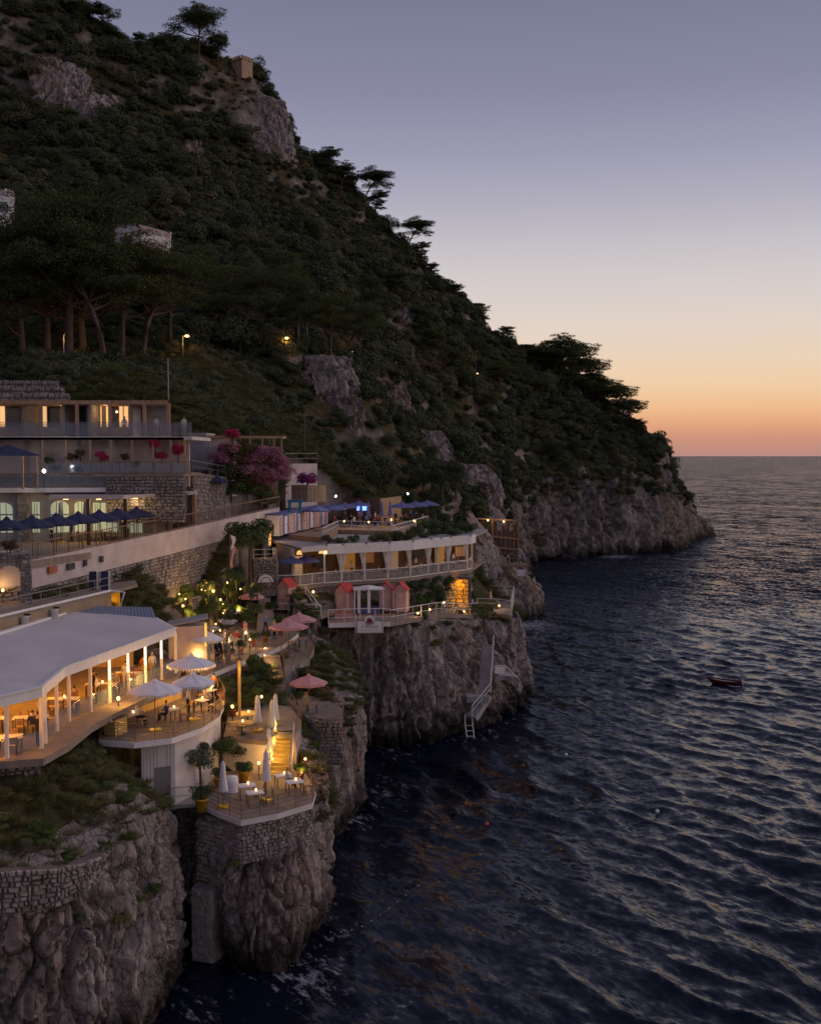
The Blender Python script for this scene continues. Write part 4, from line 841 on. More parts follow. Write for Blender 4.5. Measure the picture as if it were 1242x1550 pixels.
def closed_parasol(h, m, label, loc, group, fringe=True):
    e = empty('closed_parasol', loc, rnd.uniform(0, 6), label, 'parasol', group); b = MB(); n = 16; V = []; Fc = []
    prof = [(0.03, h + 0.05), (0.11, h - 0.12), (0.13, h - 0.5), (0.17, h - 1.0), (0.24, h - 1.5), (0.22, h - 1.62)]
    for i, (r_, z) in enumerate(prof):
        for k in range(n):
            t = 2 * math.pi * k / n; rr = r_ * (1.15 if k % 2 else 0.78) * rnd.uniform(0.93, 1.07); V.append((rr * math.cos(t), rr * math.sin(t), z + rnd.uniform(-0.02, 0.02)))
    for i in range(len(prof) - 1):
        for k in range(n): k2 = (k + 1) % n; Fc.append((i * n + k, (i + 1) * n + k, (i + 1) * n + k2, i * n + k2))
    b.add(V, Fc); b.build('canopy', m, e, True)
    MB().tube([(0, 0, h - 0.42), (0, 0, h - 0.36)], 0.15, 10).build('strap', m, e)
    MB().tube([(0, 0, 0), (0, 0, h + 0.14)], 0.03, 8).build('pole', BRONZE, e)
    MB().box((0, 0, 0.05), (0.55, 0.55, 0.1)).build('base', YELL, e)
    return e
# ---- furniture
def table(loc, rz, label, group, size=(0.8, 0.8), top=None, round_=False, h=0.74, name='dining_table'):
    e = empty(name, loc, rz, label, 'table', group); t = MB()
    if round_: t.tube([(0, 0, h - 0.04), (0, 0, h)], size[0] / 2, 18)
    else: t.box((0, 0, h - 0.02), (size[0], size[1], 0.04))
    t.build('table_top', top or LINEN, e)
    if round_:
        MB().tube([(0, 0, 0), (0, 0, h - 0.04)], 0.04, 8).build('pedestal', BLACK, e); MB().tube([(0, 0, 0), (0, 0, 0.03)], 0.22, 12).build('foot', BLACK, e)
    else:
        for sx_ in (-1, 1):
            for sy_ in (-1, 1): MB().box((sx_ * (size[0] / 2 - 0.06), sy_ * (size[1] / 2 - 0.06), (h - 0.04) / 2), (0.04, 0.04, h - 0.04)).build('leg', BLACK, e)
    return e
_ch = None
def chair(loc, rz, label, group, m=None):
    global _ch
    if _ch is None:
        e = empty('chair'); MB().box((0, 0, 0.44), (0.44, 0.44, 0.05)).build('seat', WOODL, e); b = MB()
        for k in range(3): b.box((0, 0.2, 0.6 + 0.12 * k), (0.42, 0.03, 0.08))
        b.build('backrest', WOODL, e)
        for sx_ in (-1, 1):
            MB().box((sx_ * 0.19, -0.18, 0.21), (0.04, 0.04, 0.42)).build('leg', WOODD, e); MB().box((sx_ * 0.2, 0.2, 0.45), (0.04, 0.04, 0.9)).build('leg', WOODD, e)
        _ch = e; e.location = loc; e.rotation_euler = (0, 0, rz); tag(e, label, 'chair', group); return e
    c = copy_tree(_ch, loc, rz, label); c['group'] = group; return c
# ---- people: one skinned body per pose
def body(pose):
    if pose == 'sit':
        J = dict(pel=(0, 0, .5, .14), sp=(0, .03, .7, .13), ch=(0, .04, .9, .15), nk=(0, .02, 1.06, .058), h1=(0, 0, 1.13, .08), h2=(0, -.01, 1.23, .098), h3=(0, .01, 1.31, .06))
        arm = lambda s: [(s * .17, .03, .98, .06), (s * .24, -.08, .76, .045), (s * .16, -.3, .74, .036), (s * .13, -.38, .76, .038)]
        leg = lambda s: [(s * .09, -.03, .5, .1), (s * .11, -.42, .5, .075), (s * .11, -.44, .1, .05), (s * .11, -.58, .05, .045)]
    else:
        lean = {'stand': 0.0, 'lean': -0.12, 'walk': -0.04, 'wave': 0.0}[pose]
        J = dict(pel=(0, 0, .93, .135), sp=(0, lean * .4, 1.12, .125), ch=(0, lean, 1.32, .15), nk=(0, lean * 1.2, 1.48, .057), h1=(0, lean * 1.3 - .01, 1.55, .08), h2=(0, lean * 1.3 - .015, 1.65, .1), h3=(0, lean * 1.2, 1.74, .06))
        def arm(s):
            if pose == 'wave' and s > 0: return [(s * .17, 0, 1.4, .06), (s * .3, -.12, 1.22, .045), (s * .22, -.34, 1.3, .036), (s * .2, -.42, 1.36, .038)]
            if pose == 'lean': return [(s * .17, lean, 1.4, .06), (s * .26, lean - .1, 1.16, .045), (s * .2, lean - .3, 1.08, .036), (s * .18, lean - .38, 1.06, .038)]
            q = .1 * s if pose == 'walk' else 0
            return [(s * .17, lean, 1.4, .06), (s * .23, lean + q, 1.14, .045), (s * .23, lean - .05 + 1.6 * q, .9, .036), (s * .22, lean - .08 + 1.8 * q, .82, .04)]
        def leg(s):
            q = -.16 * s if pose == 'walk' else 0
            return [(s * .09, 0, .88, .1), (s * .1, q * .7 - .02, .48, .07), (s * .1, q * 1.4, .09, .05), (s * .11, q * 1.4 - .14, .045, .045)]
    V = []; E = []; Zn = []
    def add(p, prev, zone):
        V.append(p); Zn.append(zone)
        if prev is not None: E.append((prev, len(V) - 1))
        return len(V) - 1
    pe = add(J['pel'], None, 3); sp = add(J['sp'], pe, 2); ch = add(J['ch'], sp, 2); nk = add(J['nk'], ch, 0); h1 = add(J['h1'], nk, 0); h2 = add(J['h2'], h1, 1); add(J['h3'], h2, 1)
    for s in (-1, 1):
        k = ch
        for i, p in enumerate(arm(s)): k = add(p, k, 2 if i < 2 else 0)
        k = pe
        for i, p in enumerate(leg(s)): k = add(p, k, 3 if i < 3 else 1)
    me = bpy.data.meshes.new('body'); me.from_pydata([v[:3] for v in V], E, []); o = bpy.data.objects.new('body', me); COL.objects.link(o)
    o.modifiers.new('skin', 'SKIN'); sk = me.skin_vertices[0].data
    for i, v in enumerate(V): sk[i].radius = (v[3], v[3] * 0.85); sk[i].use_root = (i == 0)
    sb = o.modifiers.new('sub', 'SUBSURF'); sb.levels = 1; sb.render_levels = 1
    dg = bpy.context.evaluated_depsgraph_get(); m2 = bpy.data.meshes.new_from_object(o.evaluated_get(dg)); bpy.data.objects.remove(o)
    A = np.array([v[:3] for v in V]); zn = np.array(Zn)
    m2.materials.clear()
    for m in (SKINS[0], HAIRS[0], CLOTH['white'], CLOTH['navy']): m2.materials.append(m)
    for p in m2.polygons:
        c = np.array(p.center); p.material_index = int(zn[np.argmin(((A - c) ** 2).sum(1))]); p.use_smooth = True
        if p.material_index == 1 and c[2] > 0.5 and c[1] < A[5][1] - 0.035 and c[2] < A[5][2] + 0.06: p.material_index = 0
    m2.name = 'person_' + pose
    return m2
BODY = {p: body(p) for p in ('stand', 'sit', 'lean', 'walk', 'wave')}
def person(loc, rz, pose, top, bottom, label, group=None, hair=0, skin=0, s=1.0):
    o = link('person', BODY[pose]); o.location = loc; o.rotation_euler = (0, 0, rz); o.scale = (s, s, s)
    for i, m in enumerate((SKINS[skin], HAIRS[hair], CLOTH[top], CLOTH[bottom])):
        o.material_slots[i].link = 'OBJECT'; o.material_slots[i].material = m
    return tag(o, label, 'person', group)
# ---- lamps
def globe(loc, label, power=25, r=0.13, h=0.9, col=WARM, m=None, group='small lit lamps in the gardens', name='garden_lamp', stem_m=None):
    e = empty(name, loc, 0, label, 'lamp', group)
    if h > 0.05: MB().tube([(0, 0, 0), (0, 0, h)], 0.025, 6).build('stem', stem_m or BLACK, e)
    MB().lathe([(0.001, h - 0.02), (r * 0.7, h + r * 0.28), (r, h + r), (r * 0.7, h + r * 1.7), (0.001, h + 2 * r)], n=12).build('globe', m or E_WARM, e, True)
    if power: point(e, (0, 0, h + 2 * r + 0.14), power, col, 0.1)
    return e
def shrub(name, label, loc, s, m, group=None, kind=0, cat='shrub', sz=1.0, trunk=0.0, fine=True):
    e = empty(name, loc, rnd.uniform(0, 6.28), label, cat, group); e.scale = (s, s, s * sz)
    me = (FINE if fine else TREE)[kind % 3]; k = me.name + m.name
    if k not in src: q = me.copy(); q.materials.clear(); q.materials.append(m); src[k] = q
    c = link('crown' if trunk else 'foliage', src[k], None, e); c.location.z = trunk
    if trunk: MB().tube([(0, 0, -0.3), (0.04, 0.03, trunk * 0.5), (0, 0, trunk + 0.35)], [0.09, 0.07, 0.05], 7).build('trunk', M_BARK, e, True)
    else: link('stem', tme, None, e)
    return e
# ================================================================ dining pavilion and the lower terraces
ZF, ZR = 16.0, 18.9
E_ = [on(-130, 1087, ZR), on(61, 1043, ZR), on(97, 1013, ZR), on(265, 952, ZR)]
BK = [on(236, 936, 19.2), on(108, 928, 19.6), on(0, 962, 19.55), on(-130, 1002, 19.55)]
pav = empty('dining_pavilion', (0, 0, 0), 0, 'open restaurant pavilion with a wide flat grey louvred roof and white columns', 'pavilion')
def plan_at(px, A, B):
    """the point of segment A-B that stands on the column px of the picture's vertical plane"""
    d = ray(px, 690); t = 0
    den = (B.x - A.x) * d.y - (B.y - A.y) * d.x; t = (A.y * d.x - A.x * d.y) / den
    return A.lerp(B, t)
slab('floor', [(-130, 1190), (0, 1153), (66, 1148), (105, 1126), (140, 1098), (168, 1083), (262, 1036), (275, 1010), (240, 975), (60, 1000), (-130, 1060)], ZF, 0.35, PAVE, pav)
roof_poly = E_ + BK
rp = MB().prism([xy(p) for p in roof_poly], [p.z - 0.12 for p in roof_poly], [p.z for p in roof_poly]).build('roof', ROOFM, pav)
# louvres: long thin blades across the roof
A_ = np.array([[p.x, p.y, 1] for p in roof_poly]); cz, *_ = np.linalg.lstsq(A_, np.array([p.z for p in roof_poly]), rcond=None)
lb = MB(); n_r = len(roof_poly)
for yv in np.arange(46, 74, 0.24):
    xsn = []
    for i in range(n_r):
        a, b = roof_poly[i], roof_poly[(i + 1) % n_r]
        if (a.y > yv) != (b.y > yv): xsn.append(a.x + (b.x - a.x) * (yv - a.y) / (b.y - a.y))
    if len(xsn) >= 2:
        x0, x1 = min(xsn) + 0.15, max(xsn) - 0.15
        if x1 - x0 > 0.3:
            f = lambda x: cz[0] * x + cz[1] * yv + cz[2] + 0.06
            lb.beam((x0, yv, f(x0)), (x1, yv, f(x1)), 0.15, 0.06)
tag(lb.build('louvre_blades', ROOFM, pav), kind='stuff')
for a, b in zip(E_, E_[1:]):
    MB().beam(a + Vector((0, 0, -0.16)), b + Vector((0, 0, -0.16)), 0.16, 0.48).build('fascia', WHITE, pav)
    MB().beam(a + Vector((0.05, -0.05, 0.12)), b + Vector((0.05, -0.05, 0.12)), 0.2, 0.07).build('gutter', WHITE, pav)
MB().beam(E_[3] + Vector((0, 0, -0.14)), BK[0] + Vector((0, 0, -0.14)), 0.14, 0.42).build('fascia', WHITE, pav)
MB().beam(BK[1] + Vector((0, 0, 0.1)), BK[3] + Vector((0, 0, 0.1)), 0.3, 0.2).build('gutter', WHITE, pav)
cols = [(-60, 0), (4, 0), (57, 0), (63, 1), (81, 1), (100, 2), (133, 2), (162.5, 2), (191, 2), (217.5, 2), (242, 2), (264, 2)]
prev = None
for i, (px, sg) in enumerate(cols):
    p = plan_at(px, E_[sg], E_[sg + 1]); p = Vector((p.x - 0.06, p.y + 0.05, 0))
    MB().box((p.x, p.y, (ZF + ZR - 0.3) / 2), (0.15, 0.15, ZR - 0.3 - ZF)).build('column', WHITE, pav)
    if px in (162.5, 191, 217.5, 242): MB().box((p.x + 0.02, p.y - 0.085, ZR - 0.95), (0.1, 0.02, 1.2)).build('light_strip', E_STRIP, pav)
    if prev is not None and px not in (63,):
        a = Vector((prev.x, prev.y, ZF)); b = Vector((p.x, p.y, ZF)); d = (b - a) * 0.06
        MB().beam(a + d + Vector((0, 0, 0.5)), b - d + Vector((0, 0, 0.5)), 0.02, 0.8).build('pane', GLASS, pav)
    prev = p
wall(pav, [(BK[3].x, BK[3].y - 0.4), (BK[2].x, BK[2].y - 0.4), (BK[1].x, BK[1].y - 0.3), (BK[0].x - 1.5, BK[0].y - 0.2)], ZF, 19.1, 0.2, OCHRE, 'back_wall')
for x, y in [(-19.3, 50.5), (-20.6, 54.5), (-20.0, 59), (-19.4, 63.5), (-18.3, 67.6), (-21.5, 48.5), (-22.4, 61)]:
    MB().lathe([(0.1, 0.0), (0.22, -0.2)], (x, y, 18.55), 10).build('lamp_shade', LINEN, pav)
    MB().lathe([(0.001, -0.09), (0.07, -0.13), (0.001, -0.2)], (x, y, 18.55), 8).build('bulb', E_WARM, pav); point(pav, (x, y, 18.2), 175, (1.0, 0.38, 0.04), 0.2)
# corrugated strip roof and small white gable behind it
cs_ = empty('lean_to_roof', (0, 0, 0), 0, 'blue corrugated lean-to roof behind the pavilion roof', 'roof'); b = MB()
q0, q1, q2, q3 = on(112, 926, 19.55), on(220, 929, 19.3), on(238, 939, 19.0), on(118, 932, 19.45)
for k in range(22):
    t = (k + 0.5) / 22; b.beam(q0.lerp(q1, t) + Vector((0.1, 1.6, 0.2)), q3.lerp(q2, t) + Vector((0, -0.2, 0.1)), 0.15, 0.06)
b.build('corrugation', BLUEM, cs_); MB().add([q0 + Vector((0.1, 1.6, 0.16)), q1 + Vector((0.1, 1.6, 0.16)), q2 + Vector((0, -0.2, 0.06)), q3 + Vector((0, -0.2, 0.06))], [(0, 1, 2, 3), (3, 2, 1, 0)]).build('sheet', BLUEM, cs_)
wg = empty('white_shed', (-15.6, 76.5, 15), 0.2, 'small white gabled shed with a lit edge behind the pavilion', 'shed'); MB().box((0, 0, 1.6), (2.6, 2.0, 3.2)).build('wall', PLASTER, wg)
MB().add([(-1.4, -1.1, 3.2), (1.4, -1.1, 3.7), (1.4, 1.1, 3.7), (-1.4, 1.1, 3.2), (-1.4, -1.1, 3.3), (1.4, -1.1, 3.8), (1.4, 1.1, 3.8), (-1.4, 1.1, 3.3)], [(3, 2, 1, 0), (4, 5, 6, 7), (0, 1, 5, 4), (1, 2, 6, 5), (2, 3, 7, 6), (3, 0, 4, 7)]).build('roof', GREYW, wg)
MB().box((1.22, -1.02, 2.6), (0.14, 0.04, 1.6)).build('light_strip', E_YEL, wg)
# tables, chairs and guests under the roof
tspots = [(-19.2, 51.3, 0.3, 'front table nearest the corner column under the pavilion roof'), (-20.9, 50.6, 0.3, 'long lit table at the front left of the pavilion'), (-19.3, 55.2, 0.2, 'second table along the column row of the pavilion'), (-21.4, 55, 0.2, 'table in the middle of the pavilion floor'), (-19.0, 59.5, 0.1, 'third table along the column row of the pavilion'), (-18.0, 63.4, 0, 'fourth table along the column row of the pavilion'), (-17.3, 66.6, 0, 'rear table under the far end of the pavilion roof')]
for i, (x, y, rz, lab) in enumerate(tspots):
    table((x, y, ZF), rz, lab, 'tables under the pavilion roof', (1.7, 0.85), LINEN)
    for k, (dx, dy, r2) in enumerate(((-0.4, -0.66, math.pi), (0.4, -0.66, math.pi), (-0.4, 0.66, 0), (0.4, 0.66, 0))):
        c, s = math.cos(rz), math.sin(rz); chair((x + dx * c - dy * s, y + dx * s + dy * c, ZF), rz + r2, ('near left', 'near right', 'far left', 'far right')[k] + ' slat-back chair at the %s' % lab.replace(' of the pavilion', '').replace(' under the pavilion roof', ''), 'chairs under the pavilion roof')
guests = [(-17.9, 52.2, 2.5, 'stand', 'black', 'black', 'waiter in black standing at the corner column of the pavilion', 0), (-19.6, 57.6, 1.0, 'sit', 'white', 'beige', 'guest in white seated by the third pavilion column', 1), (-18.6, 60.2, 4.0, 'sit', 'rust', 'navy', 'guest in a rust top seated at the third pavilion table', 0), (-18.2, 62.6, 2.0, 'stand', 'black', 'black', 'waiter in black walking between the pavilion tables', 0), (-17.4, 64.2, 0.5, 'sit', 'beige', 'navy', 'guest in beige seated at the fourth pavilion table', 2), (-17.1, 65.4, 3.3, 'stand', 'white', 'white', 'person in white standing behind the lit column strips', 1), (-16.5, 67.2, 2.8, 'walk', 'rust', 'beige', 'person in a rust shirt walking at the far end of the pavilion', 0), (-16.2, 68.4, 0.7, 'stand', 'white', 'beige', 'person in a pale dress by the last pavilion column', 2), (-20.3, 51.8, 0.2, 'sit', 'white', 'grey', 'guest in white at the front left pavilion table', 0), (-18.9, 54.4, 3.3, 'sit', 'navy', 'beige', 'guest in navy at the second pavilion table', 1), (-17.7, 61.4, 5, 'stand', 'white', 'black', 'waiter in a white shirt in the middle of the pavilion', 0)]
for x, y, rz, pose, t1, t2, lab, hr in guests: person((x, y, ZF), rz, pose, t1, t2, lab, 'guests and staff in the pavilion', hr)
# ---- curved sun terrace
ZB = 14.8
rimB = [(152, 1119), (205, 1123), (262, 1116), (308, 1100), (332, 1084), (340, 1066), (330, 1045)]
ter = empty('sun_terrace', (0, 0, 0), 0, 'curved parasol terrace with white edge above a white wall with a grey door', 'terrace')
outerB = [on(a, b, ZB) for a, b in rimB]; innerB = [on(275, 1040, ZB), on(160, 1086, ZB)]
MB().prism([xy(p) for p in outerB + innerB], ZB - 0.02, ZB).build('paving', PAVE, ter)
MB().prism([(p.x * 1.004, p.y - 0.06) for p in outerB] + [xy(p) for p in innerB], ZB - 0.34, ZB - 0.022).build('slab', WHITE, ter)
wl = [on(205, 1119, ZB) + Vector((0.2, 0.45, 0)), on(262, 1114, ZB) + Vector((0, 0.45, 0)), on(306, 1099, ZB) + Vector((-0.25, 0.3, 0)), on(328, 1084, ZB) + Vector((-0.3, 0.2, 0)), on(334, 1066, ZB)]
wall(ter, [xy(p) for p in wl], 10.6, ZB - 0.34, 0.35, PLASTERW)
dq = wl[0].lerp(wl[1], 0.62); du_ = (wl[1] - wl[0]).normalized(); drz = math.atan2(du_.y, du_.x); dn = Vector((du_.y, -du_.x, 0))
door = MB().box((dq.x + dn.x * 0.02, dq.y + dn.y * 0.02, 12.05), (0.85, 0.06, 2.0), drz).build('door', STEEL, ter); MB().box((dq.x + dn.x * 0.07 + 0.3, dq.y + dn.y * 0.07, 12.0), (0.05, 0.05, 0.12), drz).build('handle', BLACK, door)
for k in range(9):
    p = wl[0].lerp(wl[1], 0.08 + k * 0.1)
    if abs(k * 0.1 + 0.08 - 0.62) > 0.12: MB().box((p.x + dn.x * 0.012, p.y + dn.y * 0.012, 12.8), (0.03, 0.025, 3.1), drz).build('rib', PLASTERW, ter)
railing(ter, [p + Vector((0, 0.1, 0)) for p in outerB], 0.95, 1.3, (0.25, 0.45, 0.65, 0.85, 1.0), BRONZE, 0.035)
b0, b1 = on(158, 1097, ZB), on(268, 1056, ZB); bench = empty('cushioned_bench', (0, 0, 0), 0, 'long built-in bench with a row of amber cushions on the sun terrace', 'bench')
bu = (b1 - b0).normalized(); brz = math.atan2(bu.y, bu.x); bn = Vector((-bu.y, bu.x, 0)); Lb = (b1 - b0).length; bc = (b0 + b1) / 2
MB().box((bc.x, bc.y, ZB + 0.22), (Lb, 0.7, 0.44), brz).build('seat', OCHRE, bench); MB().box((bc.x + bn.x * 0.42, bc.y + bn.y * 0.42, ZB + 0.5), (Lb, 0.16, 1.0), brz).build('backrest', WOODD, bench)
for k in range(17):
    p = b0.lerp(b1, (k + 0.5) / 17); MB().box((p.x + bn.x * 0.24, p.y + bn.y * 0.24, ZB + 0.66), (0.42, 0.16, 0.4), brz + rnd.uniform(-0.15, 0.15), -0.25).build('cushion', CUSH if k % 3 else CUSH2, bench)
kb = on(172, 1114, ZB); kk_ = empty('bar_counter', (kb.x, kb.y + 0.5, ZB), brz, 'ochre block counter at the corner of the sun terrace', 'counter'); MB().box((0, 0, 0.45), (1.1, 0.7, 0.9)).build('body', OCHRE, kk_); MB().box((0, 0, 0.925), (1.2, 0.8, 0.05)).build('counter_top', WOODD, kk_)
parasol(1.52, 2.25, CANVW, 'large white fringed parasol standing over the amber bench', on(235, 1106, ZB), 'white fringed parasols', fringe=True)
parasol(1.3, 2.15, CANVW, 'white fringed parasol at the curved end of the sun terrace', on(293, 1090, ZB), 'white fringed parasols', fringe=True)
parasol(1.5, 2.35, CANVW, 'white fringed parasol behind the one at the curved terrace end', on(290, 1064, ZB + 0.2), 'white fringed parasols', fringe=True)
parasol(1.3, 2.2, CANVW, 'white fringed parasol above the crowd on the garden walk', on(311, 1014, 15), 'white fringed parasols', fringe=True)
for i, (a, b, lab) in enumerate([(200, 1100, 'small table left of the parasol pole on the sun terrace'), (262, 1092, 'small table right of the parasol pole on the sun terrace'), (305, 1078, 'small table by the curved railing of the sun terrace'), (318, 1062, 'small table at the back of the curved railing')]):
    p = on(a, b, ZB); table(p, 0.4 + i * 0.3, lab, 'small tables on the sun terrace', (0.7, 0.7))
    for s_ in (-1, 1): chair(p + Vector((0.62 * s_, 0.1 * s_, 0)), 0.3 - s_ * math.pi / 2, ('left' if s_ < 0 else 'right') + ' chair at the ' + lab, 'chairs on the sun terrace')
for loc, pw, lab in [(on(300, 1066, ZB) + Vector((0, 0, 0)), 70, 'lit lamp behind the parasols on the sun terrace'), (on(225, 1075, ZB), 55, 'lit lamp at the back of the amber bench'), (on(180, 1100, ZB), 40, 'lit lamp at the left end of the amber bench'), (on(322, 1078, ZB), 40, 'lit lamp at the curved end of the terrace railing')]: globe(loc, lab, pw * 2.4, 0.1, 1.5, (1, 0.5, 0.1), group='lamps on the sun terrace')
w1 = on(304, 1104, 14.3); wlm = empty('wall_light', (w1.x, w1.y - 0.35, 14.35), 0, 'small lit wall light under the edge of the sun terrace', 'lamp'); MB().box((0, 0, 0), (0.3, 0.1, 0.12)).build('housing', E_WARM, wlm); point(wlm, (0, -0.25, -0.1), 14)
# ---- lower rock terrace
ZC = 11.0
rimC = [(298, 1212), (330, 1228), (365, 1241), (420, 1231), (473, 1215)]; backC = [(478, 1196), (462, 1170), (440, 1156), (380, 1150), (335, 1165), (296, 1190)]
tc_ = empty('rock_terrace', (0, 0, 0), 0, 'small dining terrace with railing on top of the rock pillar', 'terrace')
outC = [on(a, b, ZC) for a, b in rimC]; bkC = [on(a, b, ZC) for a, b in backC]
MB().prism([xy(p) for p in outC + bkC], ZC - 0.02, ZC).build('paving', PAVE, tc_)
MB().prism([(p.x, p.y - 0.1) for p in outC] + [xy(p) for p in bkC], ZC - 0.3, ZC - 0.022).build('slab', PLASTERW, tc_)
wall(tc_, [(p.x, p.y + 0.15) for p in outC], 8.6, ZC - 0.3, 0.4, MORTAR)
for i in range(1, 4): stone_face(tc_, (outC[i].x, outC[i].y + 0.14), (outC[i + 1].x, outC[i + 1].y + 0.14), 8.6, ZC - 0.32, 0.26, STONE, seed=20 + i) if i < 4 else None
railing(tc_, [p + Vector((0, 0.1, 0)) for p in outC + [bkC[0]]], 0.95, 1.2, (0.25, 0.5, 0.75, 1.0), BRONZE, 0.035)
s0, s1 = on(424, 1173, ZC), on(430, 1106, 13.0); st = empty('lit_stairs', (0, 0, 0), 0, 'short concrete stairs glowing yellow between the two rock terraces', 'stairs'); steps(st, s0, s1, 1.15, 10, OCHRE)
for k, (dx) in enumerate((-0.62, 0.62)): MB().beam(s0 + Vector((dx, 0, 0.45)), s1 + Vector((dx, 0, 0.3)), 0.1, 0.7).build('string_wall', PLASTERW, st)
for k in (0.25, 0.6, 0.95):
    p = s0.lerp(s1, k); MB().box((p.x - 0.5, p.y - 0.1, p.z + 0.3), (0.05, 0.16, 0.1)).build('step_light', E_WARM, st); point(st, (p.x - 0.35, p.y - 0.25, p.z + 0.6), 16, (1, 0.6, 0.08), 0.05)
railing(st, [s0 + Vector((0.6, 0, 0.1)), s1 + Vector((0.6, 0, 0.1))], 1.0, 1.2, (0.5, 1.0), STEEL, 0.035)
for a, b, z, h, lab in [(338, 1222, ZC, 2.5, 'closed white parasol at the corner of the rock terrace'), (403, 1212, ZC, 2.75, 'closed white parasol in the middle of the rock terrace'), (407, 1168, ZC, 2.6, 'closed white parasol beside the foot of the lit stairs'), (390, 1107, 13, 2.2, 'closed white parasol standing over the round yellow tables'), (412, 1109, 13, 2.0, 'closed white parasol at the head of the lit stairs'), (417, 1096, 13, 1.9, 'closed white parasol behind the head of the lit stairs')]:
    closed_parasol(h, CANVW, lab, on(a, b, z), 'closed white parasols')
for i, (a, b, rz, lab) in enumerate([(374, 1208, 0.3, 'white table behind the corner railing of the rock terrace'), (386, 1219, 0.3, 'white table at the front railing of the rock terrace'), (429, 1192, 0.35, 'white table below the lit stairs on the rock terrace'), (446, 1202, 0.35, 'white table at the right end of the rock terrace')]):
    p = on(a, b, ZC); table(p, rz, lab, 'white tables on the rock terrace', (0.95, 0.75), CANVW)
    chair(p + Vector((0.75, 0.15, 0)), rz - math.pi / 2, 'chair at the ' + lab, 'chairs on the rock terrace')
globe(on(392, 1180, ZC), 'lit lamp at the back wall of the rock terrace', 70, .09, .9, SODIUM); globe(on(455, 1185, ZC), 'lit lamp at the right side of the rock terrace', 45, .08, .5, SODIUM)
p = on(350, 1198, ZC); e = empty('draped_table', p, 0, 'round table under a white cloth beside the yellow pot', 'table'); MB().lathe([(0.001, 0.86), (0.36, 0.85), (0.4, 0.6), (0.46, 0.02)], n=14).build('tablecloth', CANVW, e, True)
def pot(p, s, label, plant, pl_label, ps, kind=0, group='yellow plant pots', z=0.0, pm=None):
    e = empty('plant_pot', p, 0, label, 'pot', group); MB().lathe([(0.001, 0), (0.24 * s, 0), (0.34 * s, 0.62 * s), (0.37 * s, 0.62 * s), (0.37 * s, 0.72 * s), (0.3 * s, 0.72 * s), (0.28 * s, 0.64 * s)], n=16).build('body', pm or YELL, e, True)
    MB().tube([(0, 0, 0.6 * s), (0, 0, 0.65 * s)], 0.28 * s, 12).build('soil', MORTAR, e)
    if plant: shrub('potted_plant', pl_label, p + Vector((0, 0, 0.62 * s)), ps, plant, None, kind, 'plant')
pot(on(305, 1228, ZC - 0.25), 1.0, 'large yellow pot at the front left of the rock terrace', M_GREEN, 'bushy green plant in the large yellow pot', 0.7)
pot(on(331, 1192, ZC), 0.85, 'yellow pot behind the corner parasol', M_GREEN, 'green plant in the yellow pot behind the corner parasol', 0.5, 1)
pot(on(369, 1183, ZC), 0.95, 'tall yellow pot beside the draped table', M_DARKG, 'dark leafy plant in the tall yellow pot', 0.7, 2)
shrub('olive_tree', 'grey-green olive tree in front of the white terrace wall', on(303, 1208, ZC - 0.3), 1.15, M_SILV, None, 0, 'tree', 1.15, 1.2)
shrub('shrub', 'dense green shrub between the sun terrace and the rock terrace', on(335, 1150, 12), 1.1, M_GREEN, None, 1); shrub('shrub', 'dark shrub against the wall of the middle terrace', on(362, 1150, 11.6), 1.0, M_DARKG, None, 0); shrub('shrub', 'green shrub under the edge of the round yellow tables', on(385, 1146, 11.4), 0.8, M_GREEN, None, 2)
# ---- middle terrace with round tables
ZM = 13.0
tm_ = empty('middle_terrace', (0, 0, 0), 0, 'small lamplit terrace with round tables above the rock terrace', 'terrace'); rimM = [(338, 1116), (400, 1122), (418, 1112)]; bkM = [(446, 1112), (456, 1092), (440, 1070), (385, 1062), (345, 1085)]
oM = [on(a, b, ZM) for a, b in rimM]; bM = [on(a, b, ZM) for a, b in bkM]
MB().prism([xy(p) for p in oM + bM], ZM - 0.25, ZM).build('slab', PAVE, tm_); wall(tm_, [xy(p) for p in oM], 10.6, ZM - 0.26, 0.3, PLASTERW)
wall(tm_, [(bM[0].x, bM[0].y + .05), (bM[1].x, bM[1].y), (bM[2].x, bM[2].y)], 9.5, ZM - 0.26, 0.3, STONE)
railing(tm_, [oM[0], oM[1]], 0.9, 1.1, (0.5, 1.0), BRONZE, 0.035); railing(tm_, [bM[0], bM[1], bM[2]], 0.95, 1.0, (0.35, 0.7, 1.0), BRONZE, 0.035)
for a, b, lab in [(366, 1112, 'round yellow table at the front of the middle terrace'), (375, 1097, 'round yellow table at the back of the middle terrace')]: table(on(a, b, ZM), 0, lab, 'round tables on the middle terrace', (1.5, 1.5), OCHRE, True)
globe(on(352, 1098, ZM), 'lit lamp beside the round yellow tables', 90, 0.1, 1.1, SODIUM); globe(on(396, 1084, ZM), 'lit lamp behind the closed parasols of the middle terrace', 80, 0.09, 1.2, SODIUM)
rl = on(462, 1158, 11.2); globe(rl, 'hidden orange lamp lighting the rock beside the stairs', 60, 0.08, 0.3, (1, 0.45, 0.04))
pl_ = on(363, 1125, 12.2); lp = empty('light_post', pl_, 0, 'tall lit ochre post between the terraces', 'post'); MB().box((0, 0, 2.6), (0.16, 0.16, 5.2)).build('shaft', OCHRE, lp); MB().box((0, 0, 5.25), (0.26, 0.26, 0.12)).build('cap', WOODD, lp); point(lp, (0.3, -0.3, 4.6), 12, SODIUM)
